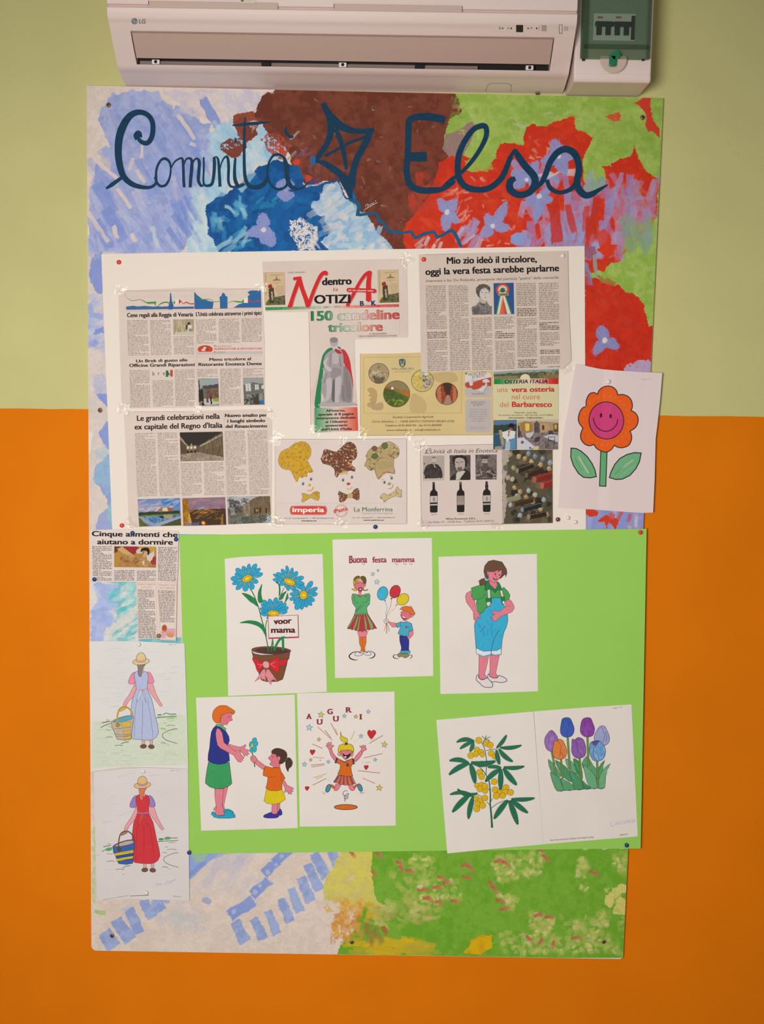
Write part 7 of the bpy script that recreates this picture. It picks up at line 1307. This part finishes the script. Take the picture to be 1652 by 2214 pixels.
for f in ((630, 540, 380, 558, 70, .25), (610, 550, 428, 652, 60, .1), (620, 550, 570, 690, 66, -.1), (950, 640, 1090, 455, 62, .1), (1000, 635, 1305, 600, 64, .12), (980, 655, 1180, 832, 76, .15), (945, 670, 990, 872, 70, .05), (550, 850, 278, 822, 76, .2), (585, 850, 930, 825, 92, .18), (560, 855, 272, 1022, 84, .12), (575, 865, 640, 1140, 90, -.05), (1015, 918, 825, 915, 58, .1), (1050, 915, 1345, 900, 66, .12), (1010, 935, 790, 1120, 84, .1), (1010, 940, 1005, 1240, 84, 0), (1045, 930, 1235, 1165, 92, .05), (675, 1290, 392, 1222, 70, -.35), (570, 1290, 285, 1305, 62, .15), (570, 1300, 320, 1555, 92, .05), (615, 1330, 548, 1650, 84, .05), (1160, 1370, 1492, 1355, 68, .08), (1110, 1385, 915, 1650, 90, .05), (1130, 1390, 1250, 1730, 92, -.02), (1160, 1380, 1395, 1565, 80, .04)): frond(*f)
a.part('mimosa_blossom'); first = True
for cx, cy, r_ in ((694, 530, 46), (808, 575, 44), (858, 598, 44), (668, 665, 40), (728, 700, 40), (745, 735, 36), (652, 725, 42), (578, 748, 44), (872, 718, 44), (920, 765, 34), (735, 868, 42), (706, 988, 44), (735, 1048, 44), (915, 1120, 44), (668, 1175, 36), (735, 1165, 40), (785, 1250, 40), (780, 1185, 44), (710, 1225, 42), (925, 1235, 44), (1082, 1205, 44), (1000, 1258, 40), (1068, 1268, 42), (1148, 1273, 44), (1035, 1320, 42), (945, 1322, 48), (662, 1365, 40), (715, 1395, 40), (780, 1355, 44), (675, 1440, 42), (750, 1460, 44), (665, 1510, 44)):
    if not first: a.part('mimosa_blossom')
    first = False; a.ell(cx, cy, r_, r_, 'dcb416', 0, 5, '8c5c1c', 22); a.line([cx-10, cy-8, cx-2, cy-4], 4, 'a87c18'); a.line([cx+6, cy+2, cx+14, cy+8], 4, 'a87c18'); a.line([cx-6, cy+14, cx+2, cy+12], 4, 'a87c18')
for f in ((575, 865, 640, 1140, 90, -.05), (585, 850, 930, 825, 92, .18), (1010, 940, 1005, 1240, 70, 0), (945, 670, 990, 872, 70, .05)): frond(*f)
a.flush()

# S  tulips
s_, a = dsheet('drawing of seven tulips in green leaves, rightmost on the green card', '90 178 700 132 1432 80 1475 1000 1517 1892 900 1946 215 2004 160 1150', 1140, 1510, 6.354, d=D2+.0003, px_bend=(0, [(1150, 0), (1180, .0004), (1280, .0), (1380, .0016)]))
a.part('page_mark').text('Page 1 of 1', 1185, 140, 1306, 126, 20, '7c706c', .005); a.text('http://www.coloratutto.it/disegni_fiori/images52_gif.jpg', 316, 1958, 912, 1912, 22, '5c5450', .005); a.text('08/06/2011', 1272, 1884, 1388, 1868, 20, '5c5450', .005)
a.part('pencil_name').line('1160 1690 1145 1720 1150 1750 1180 1750 1200 1730', 5, 'b0a4c4', 3); a.text('IACOMINA', 1218, 1738, 1490, 1700, 48, 'b8accc', -.004)
def stalk(q_): a.part('stalk').line(q_, 30, '3c3c34', 3); a.line(q_, 22, '6c9440', 3)
LEAF = ['5ca070', '4c9464', '6cac7c', '3c8c54']
def leafs(L_):
    for i, q_ in enumerate(L_): a.part('tulip_leaf').fill(q_, LEAF[i % 4], 2, 5, '3c3c40'); P = nums(q_); c = P.mean(0); a.line([*(c+(P[0]-c)*.6), *(c-(P[0]-c)*.4)], 5, '8cbc8c'); a.line([*(c+(P[0]-c)*.5+14), *(c-(P[0]-c)*.3+12)], 4, '3c8450')
leafs(('290 838 340 880 400 950 440 1010 470 1060 400 1100 340 1020 300 930', '388 848 460 890 530 940 580 1000 620 1150 520 1100 460 1020 410 930', '525 828 600 860 640 910 680 990 700 1040 600 1000 545 920', '635 825 700 860 740 920 760 1100 700 1050 650 930', '815 795 870 860 910 930 950 980 940 1150 800 1000 750 900', '1062 848 1040 930 1010 1100 960 1150 975 960', '1142 892 1090 1000 1075 1100 1062 1228 970 1232 990 1080 1040 980'))
for q_ in ('335 720 370 900 392 1060', '462 830 475 950 488 1100', '555 530 570 750 590 985', '828 530 835 750 840 940', '718 820 735 980 745 1140', '960 860 965 1050 972 1232'): stalk(q_)
leafs(('320 1010 400 1060 450 1110 480 1200 520 1262 410 1272 360 1180 330 1090', '575 1000 650 1020 720 1090 745 1140 775 1246 650 1250 620 1160 600 1080', '770 915 830 950 890 1010 940 1080 955 1170 958 1232 880 1238 820 1140 790 1020', '755 1130 800 1170 850 1210 875 1238 778 1244', '455 1095 530 1130 600 1170 650 1250 520 1264 480 1180'))
a.part('ground_line').line('410 1274 600 1260 880 1240 1062 1228', 5, '3c3c40')
def tulip(nm, out, c1, c2, lines, lab):
    a.part('tulip_head', lab).fill(out, c1, 2, 6, '3a3444'); P = smooth_pts(nums(out)); lo, hi = P.min(0), P.max(0); q = np.random.default_rng(int(lo[0]))
    for k in range(46):
        x, y = q.uniform(lo[0]+8, hi[0]-8), q.uniform(lo[1]+14, hi[1]-50); l = q.uniform(24, 50)
        if R.inside(P, np.array([x-5, x+5, x, x+6]), np.array([y-8, y-8, y+l+8, y+l+8])).all(): a.line([x, y, x+q.uniform(-4, 4), y+l], q.uniform(4, 9), c2[q.integers(len(c2))]); a.layer -= 1
    a.layer += 1
    for l in lines: a.line(l, 4.5, '3a3444', 3)
tulip('t', '332 438 300 455 260 510 240 560 242 630 265 690 300 720 340 728 400 700 425 600 418 540 390 490 360 455', '9c6cb0', ['a87cbc', '8c68b8', 'b894c4', '7c64b4'], ('330 460 300 540 290 620', '335 445 370 500 390 560'), 'violet tulip, leftmost')
tulip('t', '370 590 400 575 420 580 440 560 470 568 490 580 510 620 535 680 545 740 530 800 490 830 440 838 390 825 355 780 350 720 360 650', 'e0803c', ['e8984c', 'd87430', 'ec9c5c', 'e08848'], ('400 580 440 610 465 660 455 720 445 800', '455 735 490 780 490 820'), 'orange tulip')
tulip('t', '480 285 510 268 540 262 575 268 600 290 625 350 645 410 638 470 610 515 560 532 500 525 460 480 455 420 465 350', '3c5cb4', ['4c48a8', '3c74c4', '5c54b0', '2c68b8'], ('510 275 560 310 575 380 560 440 550 520', '480 290 505 360 500 430'), 'dark blue tulip')
tulip('t', '770 280 800 268 825 262 860 268 880 285 905 350 925 410 915 480 890 515 840 530 790 525 745 490 728 440 735 370 750 310', '8c409c', ['9c54b0', '7c4ca4', 'a868b4', '6c48a0'], ('850 270 862 340 850 420 845 520', '800 275 785 350 790 430'), 'purple tulip on the tall middle stalk')
tulip('t', '1000 385 1030 375 1065 385 1090 430 1120 500 1130 560 1110 615 1060 645 990 620 930 590 920 530 945 460 975 410', '9ca4cc', ['a8b4d8', 'b094c4', '90a8d0', 'b8a4cc'], ('1010 385 1050 450 1060 530 1045 600', '1070 450 1090 520 1080 590'), 'pale lilac blue tulip')
tulip('t', '618 560 650 570 670 555 700 535 735 545 765 560 785 600 805 670 805 740 785 795 730 820 670 818 630 780 608 720 612 640', '8c5ca8', ['9c6cb4', '7c5ca8', 'a87cb8', '7450a4'], ('650 572 680 620 700 690 695 730', '700 730 740 780 735 815', '665 560 700 570 740 560'), 'purple tulip, lower middle')
tulip('t', '868 610 900 590 960 580 990 582 1030 615 1060 660 1075 720 1065 790 1030 840 970 862 910 850 875 800 855 740 855 660', '6c9ccc', ['8cb8d8', '5c8cc8', 'a0c8dc', '4c84c0'], ('870 612 920 650 940 650 990 585', '930 660 908 730 915 800 940 858'), 'light blue tulip'); a.fill('890 600 930 588 985 584 960 610 935 645 905 625', '5c4c9c', 1, 3, '3a3444'); a.flush()

# I  smiling flower, curling off the right edge
s_, a = dsheet('drawing of an orange flower with a pink smiling face, hanging over the right board edge', '340 105 420 115 520 142 700 178 900 196 1200 215 1530 230 1500 600 1462 950 1440 1130 1425 1700 1405 2140 1250 2145 850 2118 500 2090 100 2066 130 1600 170 1100 260 600', 1190, 770, 6.327,
               d=.0155, m=mat('pinkish_paper', 'e2cdc8', rough=.75, bump=.3, bscale=30, spec=.15), px_bend=(0, [(1200, .0065), (1235, .0052), (1270, .0022), (1292, .0), (1315, .0012), (1340, .0005), (1380, .0002), (1412, .0012), (1440, .0035)]))
a.part('page_mark').text('Page 1 of 1', 1256, 326, 1380, 324, 20, 'a8989c', .0)
a.part('leaf').fill('278 1256 350 1262 420 1300 500 1370 570 1470 610 1560 628 1648 540 1664 450 1655 380 1600 310 1490 275 1380', '70ae7c', 0, 14, '241c24'); a.line('380 1370 440 1470 520 1600', 24, 'b8bc9c'); a.line('340 1400 420 1560', 12, '5c9c68'); a.line('430 1420 560 1600', 10, '5ca468')
a.part('leaf').fill('1242 1326 1150 1320 1050 1345 950 1400 880 1480 830 1580 806 1660 900 1688 990 1680 1090 1630 1170 1540 1220 1440', '70ae7c', 0, 14, '241c24'); a.line('1000 1520 1130 1420', 22, 'a4bc94'); a.line('880 1620 960 1530', 12, '5c9c68'); a.line('950 1640 1150 1500', 10, '8cb88c')
a.part('stem').fill('690 1300 775 1300 758 1780 672 1776', '5ca86c', 0, 13, '241c24')
a.part('orange_petals')
pet = [('645 520 665 470 720 425 790 408 860 428 905 475 922 530'), ('922 530 990 525 1060 550 1110 610 1122 690 1105 745'), ('1105 745 1160 775 1195 830 1200 900 1165 975 1090 1028'), ('1090 1028 1110 1080 1108 1150 1070 1220 990 1252 920 1245 872 1218'), ('872 1218 835 1275 770 1312 700 1300 630 1260 596 1208'), ('596 1208 530 1225 460 1195 415 1130 412 1060 442 980'), ('442 980 395 920 378 850 400 760 440 705 486 690'), ('486 690 490 600 530 520 590 498 645 520')]
o_ = np.vstack([smooth_pts(nums(p), False, 4)[:-1] for p in pet]); a.fill(o_, 'e85c14', 0, 13, '241c24')
for k in range(26): t = k/26*6.283; a.line([760+300*math.cos(t), 880+320*math.sin(t), 760+330*math.cos(t+.1), 880+355*math.sin(t+.1)], 9, 'e67840'); a.layer -= 1
a.layer += 1
a.part('pink_face').ell(765, 880, 238, 254, 'd03c74', -8, 12, '241c24', 44); a.ell(693, 810, 17, 31, '2c1824', 0); a.ell(824, 820, 17, 31, '2c1824', 0); a.line('588 845 600 910 640 975 700 1015 760 1028 820 1015 880 970 912 915 920 860', 13, '2c1824', 4); a.flush()

# K, L  two sheets on the left: landscape, pail and a plain country woman seen from behind
for (x0, y0, c, lab, pail, d_, tint, sky, grass, hatch, dy) in (
    (180, 1650, '152 120 600 72 900 60 1498 80 1520 1960 1100 1948 700 1935 200 1962', 'lower coloring sheet, woman in red dress with blue striped pail', 1, D2-.0002, 'ddd4cf', 0, 0, '9cb4cc', -15),
    (180, 1380, '90 36 700 36 1450 72 1480 1000 1502 1862 1000 1842 600 1836 110 1902', 'upper coloring sheet, woman in pale blue dress with yellow wooden pail', 0, D2+.0006, 'dfdad3', 1, 1, 'b8c4dc', 0)):
    s_ = sheet('coloring_sheet', lab, 'drawing', c, d_, mat('coloured_in_paper', tint, rough=.75, bump=.3, bscale=30, spec=.12, var=.02, vscale=12), x0, y0, 6.608, group='coloring sheets on the left edge', px_bend=(1, [(y0-10, .0008), (y0+60, .0), (y0+210, 0), (y0+300, .0022)]))
    a = art(s_, d_, x0, y0, 6.608); q = np.random.default_rng(12+pail)
    a.part('pencil_shading')
    if grass:
        a.fill('130 1190 500 1150 1000 1120 1330 1080 1460 1090 1485 1800 900 1815 120 1850', 'd3d8c2', 0)
        for k in range(110): x, y = q.uniform(130, 1300), q.uniform(1180, 1800); a.line([x, y, x+q.uniform(60, 160), y+q.uniform(-8, 8)], q.uniform(5, 12), ['c4d0b0', 'ccd4bc', 'b8d0a4', 'dadccc'][q.integers(4)]); a.layer -= 1
        for k in range(24): x, y = q.uniform(1050, 1300), q.uniform(1110, 1350); a.line([x, y, x+q.uniform(40, 90), y], 10, 'bcd8a8'); a.layer -= 1
    for k in range(120): x, y = q.uniform(150, 1250), q.uniform(140, 1050 if grass else 1830); a.line([x, y, x+q.uniform(60, 180), y-q.uniform(0, 22)], q.uniform(2, 5), ['cdd0d8', 'd4cfd4', 'c4ccd8', hatch][q.integers(4)] if q.random() < .9 else 'a8c4cc'); a.layer -= 1
    a.layer += 2
    a.part('landscape_lines')
    gl_ = '2c6c40' if pail else '2c3434'
    for l, w in (('250 1275 320 1235 400 1215', 8), ('270 1205 320 1195 380 1180', 10), ('330 1160 370 1162', 5), ('320 1300 370 1308 405 1306', 5), ('320 1415 370 1405 425 1408', 6), ('540 1508 600 1480 660 1475', 8), ('450 1530 510 1522 570 1530', 6), ('548 1600 568 1598', 6), ('1045 1132 1150 1125 1340 1112', 8), ('1060 1092 1120 1088', 12), ('1140 1085 1190 1065 1240 1080 1330 1076', 9), ('1180 1250 1240 1238 1320 1248', 5), ('1200 1148 1250 1140 1300 1140', 5), ('1150 1208 1190 1206', 5), ('1110 1288 1150 1285 1180 1298', 5), ('1345 1290 1280 1295 1180 1335 1140 1360 1135 1400 1180 1445 1260 1475 1345 1500', 7), ('1110 1492 1150 1490 1190 1502', 6), ('1205 1520 1225 1522', 5)):
        P = nums(l); P[:, 1] += dy; P[:, 0] += 20 if pail else 0; a.line(P, w, gl_ if w > 6 else '2c3434', 3)
    for cx, cy, rx, ry in ((1100, 1105, 40, 12), (1190, 1085, 50, 18), (350, 1240, 50, 24)) if pail else ((1110, 1112, 60, 10), (1240, 1105, 90, 10)): a.ell(cx+(20 if pail else 0), cy+dy, rx, ry, '5ca468' if pail else 'a8cc9c', -8)
    if not pail: [a.line([872+k*50, 165, 884+k*50, 128+(k % 3)*6, 905+k*50, 160], 5, 'ecd2c0', 2) for k in range(8)]
    else: a.line('1042 1750 1050 1715 1068 1720 1060 1745 1080 1715 1092 1740 1108 1712 1118 1738', 6, 'b8b0cc', 3); a.line('1160 1730 1200 1700 1240 1705 1290 1668 1330 1655', 8, 'b4accc', 3)
    if pail: a.text('http://www.coloratutto.it/disegni/immagini', 285, 1952, 650, 1890, 14, '6c6460'); a.line('670 1892 940 1882', 8, '6c6460'); a.text('08/06/2011', 1285, 1900, 1400, 1912, 14, '6c6460')
    a.text('Page 1 of 1', 1222 if not pail else 1252, 92 if not pail else 106, 1334 if not pail else 1376, 96 if not pail else 110, 16, '8c8488')
    HT, HB, SL, DR, AP = ('e4b878', 'd87858', '9c80bc', 'd23840', 'dc4c44') if pail else ('dcc48c', '8c7c78', 'e88ca8', 'b4bcd8', 'c4cce0')
    a.part('country_woman', 'plain woman in a long dress and straw hat, seen from behind'); gg = (20, -20) if pail else (0, 0)
    gsh = lambda t: nums(t)+np.array(gg)
    a.fill(gsh('840 1420 880 1420 885 1520 845 1520'), 'e8a0a4', 0, 4, '3c3436'); a.fill(gsh('950 1420 990 1420 990 1520 955 1520'), 'e8a0a4', 0, 4, '3c3436'); a.ell(862+gg[0], 1540+gg[1], 46, 30, '6c5448', -6, 4, '3c3436'); a.ell(975+gg[0], 1545+gg[1], 44, 30, '6c5448', 6, 4, '3c3436')
    a.fill(gsh('720 560 735 640 660 800 590 900 570 980 600 990 650 900 740 800 790 640'), 'e8a0a4', 1, 4, '3c3436'); a.fill(gsh('930 600 990 640 1040 780 1100 900 1130 950 1105 970 1050 900 970 790 900 660'), 'e8a0a4', 1, 4, '3c3436')
    a.fill(gsh('740 480 700 500 660 570 650 640 720 650 780 560'), SL, 2, 4, '3c3436'); a.fill(gsh('910 480 960 490 1000 560 1010 630 940 640 890 560'), SL, 2, 4, '3c3436')
    a.fill(gsh('745 480 820 465 910 480 930 560 915 720 980 860 1030 1100 1080 1340 1000 1440 880 1450 760 1440 690 1400 680 1150 700 880 760 720 735 560'), DR, 2, 5, '3c3436')
    a.line(gsh('760 722 840 735 915 720'), 14, SL); a.fill(gsh('820 740 790 800 770 900 800 870 830 800 850 760'), AP, 1, 3, '3c3436'); a.fill(gsh('850 745 870 820 900 920 890 860 880 790 862 750'), AP, 1, 3, '3c3436')
    for l in ('770 860 740 1100 735 1400', '850 900 850 1200 840 1440', '920 880 970 1150 1000 1420'): a.line(gsh(l), 4, '5c5464' if not pail else '8c2430', 3)
    a.fill(gsh('800 430 860 430 865 490 795 490'), 'e8a0a4', 0, 3, '3c3436'); a.fill(gsh('760 330 780 400 790 520 830 540 850 440 900 330'), HB, 1, 4, '3c3436'); a.ell(828+gg[0], 330+gg[1], 120, 46, HT, -6, 5, '3c3436'); a.fill(gsh('765 325 770 240 830 200 885 240 892 318 830 340'), HT, 1, 5, '3c3436'); a.line(gsh('767 308 830 325 890 300'), 16, SL, 3)
    a.part('pail', 'striped pail' if pail else 'yellow wooden pail')
    o = (20, -10) if pail else (0, 0)
    def sh(t): P = nums(t); return P+np.array(o)
    C1, C2, C3, CW = ('3c62a8', 'dcc424', '6c4430', 'c8a898') if pail else ('c4b09c', 'd8b448', 'b08c34', '54a8c4')
    a.fill(sh('405 1195 440 1165 520 1130 610 1105 680 1098 720 1110 715 1200 700 1300 690 1435 600 1452 490 1440 470 1400 440 1320 415 1280'), C1, 0, 6, '3c3430')
    for k, q_ in enumerate(('545 1195 680 1180 680 1262 552 1270', '575 1320 680 1305 684 1360 580 1368', '590 1395 690 1385 690 1432 585 1440') if not pail else ('430 1290 700 1245 700 1285 440 1330', '455 1370 696 1330 694 1362 465 1410')): a.fill(sh(q_), C2, 0, 3, '4c3c2c')
    if pail: a.fill(sh('448 1330 698 1290 696 1330 455 1370'), '34509c')
    a.fill(sh('430 1190 500 1150 600 1118 690 1112 690 1150 560 1185 470 1195'), CW, 1, 4, '3c3430')
    for l in ('430 1290 560 1285 690 1268', '450 1360 560 1380 690 1365', '480 1400 600 1400 690 1385'): a.line(sh(l), 4, '4c3c30', 3)
    a.line(sh('490 1230 488 1150 500 1060 530 1000 590 975 640 990 690 1040 705 1100'), 22 if not pail else 16, C3 if pail else 'c09a3c', 4); a.fill(sh('512 1020 530 1000 600 972 625 985 600 1010 530 1042'), 'd8b040' if not pail else 'a87868', 0, 4, '4c3c30'); a.ell(498+o[0], 1235+o[1], 26, 28, C3, 0, 4, '4c3c30'); a.ell(498+o[0], 1235+o[1], 10, 10, 'd8b448' if not pail else '8c5c40', 0, 3, '3c2c20')
    a.flush()
# ------------------------------------------------------------------ push pins and tape
PM = {c: mat('pin_'+c, h, rough=.18, spec=.6) for c, h in (('red', 'e03c24'), ('blue', '1c3878'), ('white', 'e8ded6'), ('brown', '6c4428'), ('ochre', '8a6a30'))}
PINN = mat('pin_steel', '9a9894', rough=.3, metal=.9)
for x, y, c, d, lab in ((257, 567, 'red', D0, 'red push pin at top left corner of the white card'), (263.5, 1136, 'red', D0, 'red push pin at bottom left corner of the white card'), (916, 561, 'red', D4, 'red push pin at top left of the Mio zio clipping'), (1216.5, 553, 'white', D4, 'white push pin at top right of the Mio zio clipping'),
                        (811.5, 1139, 'blue', D0, 'blue push pin under the pasta advert'), (1206, 1123, 'brown', D0, 'brown push pin right of the wine advert'), (1227.5, 1119.5, 'white', D0, 'upper of two white push pins right of the wine advert'), (1243.5, 1128.5, 'white', D0, 'lower of two white push pins right of the wine advert'),
                        (1384.5, 1151, 'red', D1+.0016, 'red push pin at top right corner of the green card'), (1355, 1827.5, 'blue', D1+.001, 'blue push pin at bottom right corner of the green card'), (286.5, 1152.5, 'blue', D2, 'blue push pin in the word alimenti'), (380.8, 1166, 'blue', D2, 'blue push pin after dormire, at top left of the green card'), (204.3, 1252.5, 'blue', D2, 'blue push pin at the bottom left of the Cinque alimenti clipping'),
                        (343, 1374.5, 'ochre', D2+.002, 'ochre push pin at the foot of the Cinque alimenti clipping'), (300, 1393.5, 'white', D2+.0014, 'white push pin at top of the upper coloring sheet'), (316, 1930, 'white', D2+.002, 'white push pin at bottom of the lower coloring sheet'), (1315, 825.5, 'white', .0168, 'white push pin above the smiling flower'), (309.5, 1667.5, 'white', D2, 'white push pin at top of the lower coloring sheet, between the two'), (409, 1843, 'blue', D1, 'blue push pin at bottom left corner of the green card')):
    o = bpy.data.objects.new('push_pin', None); COL.objects.link(o); o.location = W(x, y, d+.004)
    o.location.y = -d-.0003
    tag(o, lab, 'push pin', 'push pins')
    bm = bmesh.new(); bmesh.ops.create_uvsphere(bm, u_segments=24, v_segments=12, radius=.0046)
    for v in bm.verts: v.co.y = v.co.y*.62-.0052
    cyl(bm, (0, -.0005, 0), (0, -1, 0), .0040, .0026, .004, 20)
    bm_ob('head', bm, PM[c], o, True)
    bm = bmesh.new(); cyl(bm, (0, .006, 0), (0, -1, 0), .0005, .0006, .0062, 8); bm_ob('needle', bm, PINN, o)
tm = bpy.data.materials.new('clear_tape'); tm.use_nodes = True; nt = tm.node_tree; nt.nodes.remove(nt.nodes['Principled BSDF']); out = nt.nodes['Material Output']
tr = nt.nodes.new('ShaderNodeBsdfTransparent'); tr.inputs[0].default_value = (.97, .965, .94, 1)
gl = nt.nodes.new('ShaderNodeBsdfGlossy'); gl.inputs['Roughness'].default_value = .28
m1 = nt.nodes.new('ShaderNodeMixShader'); m1.inputs[0].default_value = .035
geo = nt.nodes.new('ShaderNodeNewGeometry'); nz = nt.nodes.new('ShaderNodeTexNoise'); nz.inputs['Scale'].default_value = 90; bp = nt.nodes.new('ShaderNodeBump'); bp.inputs['Strength'].default_value = .6; bp.inputs['Distance'].default_value = .004
nt.links.new(geo.outputs['Position'], nz.inputs['Vector']); nt.links.new(nz.outputs['Fac'], bp.inputs['Height']); nt.links.new(bp.outputs['Normal'], gl.inputs['Normal'])
nt.links.new(tr.outputs[0], m1.inputs[1]); nt.links.new(gl.outputs[0], m1.inputs[2]); nt.links.new(m1.outputs[0], out.inputs[0])
for x, y, w, h, r_, d, lab in ((262, 628, 22, 18, 12, D2, 'top left of the ribbons clipping'), (566, 622, 22, 16, -10, D2, 'top right of the ribbons clipping'), (268, 884, 24, 20, 8, D2, 'bottom left of the ribbons clipping'), (428, 880, 14, 22, 5, D2, 'bottom middle of the ribbons clipping'), (583, 893, 16, 22, -30, D2, 'top right of the Le grandi celebrazioni clipping'), (588, 1122, 20, 26, 10, D2, 'bottom right of the Le grandi celebrazioni clipping'), (284, 1132, 26, 18, 40, D2, 'bottom left of the Le grandi celebrazioni clipping'),
                               (878, 562, 24, 24, 40, D2, 'top right of the masthead page'), (682, 931, 20, 18, 20, D2, 'bottom left of the masthead page'), (784, 936, 18, 22, 25, D2+.0003, 'between the masthead page and yellow wine advert'), (884, 941, 20, 14, 35, D2+.0003, 'bottom edge of the yellow wine advert'), (919, 800, 18, 18, 8, D4, 'bottom left of the Mio zio clipping'), (1224, 792, 22, 24, -35, D4, 'bottom right of the Mio zio clipping'), (1091, 796, 18, 12, 10, D4, 'bottom middle of the Mio zio clipping'),
                               (597, 948, 22, 24, 30, D2, 'top left of the pasta advert'), (604, 1127, 20, 20, 30, D2, 'bottom left of the pasta advert'), (737, 1130, 28, 14, 20, D2, 'bottom middle of the pasta advert'), (744, 955, 16, 18, 0, D2, 'top middle of the pasta advert'), (908, 962, 24, 20, -20, D2, 'top left of the wine shop advert'), (916, 1132, 22, 16, 35, D2, 'bottom left of the wine shop advert'), (1075, 1137, 24, 12, 5, D2, 'bottom middle of the wine shop advert')):
    c = W(x, y, d+.0009); k = 1/1020; bm = bmesh.new(); a_ = math.radians(r_); q = np.random.default_rng(int(x+y)); N = 5; vs = []
    for i in range(N+1):
        for j in range(3):
            u, v = (i/N-.5)*w*1.15*k, (j/2-.5)*h*1.15*k
            if i in (0, N): u += q.uniform(-.0008, .0008)
            vs.append(bm.verts.new((u*math.cos(a_)+v*math.sin(a_), -abs(q.normal())*.0003-(.0006 if j == 0 and i == N else 0), -u*math.sin(a_)+v*math.cos(a_))))
    for i in range(N):
        for j in range(2): bm.faces.new((vs[i*3+j], vs[i*3+j+1], vs[i*3+j+4], vs[i*3+j+3]))
    o = bm_ob('clear_tape', bm, tm, loc=c); tag(o, 'piece of clear sticky tape at the '+lab, 'adhesive tape', 'clear tape pieces')
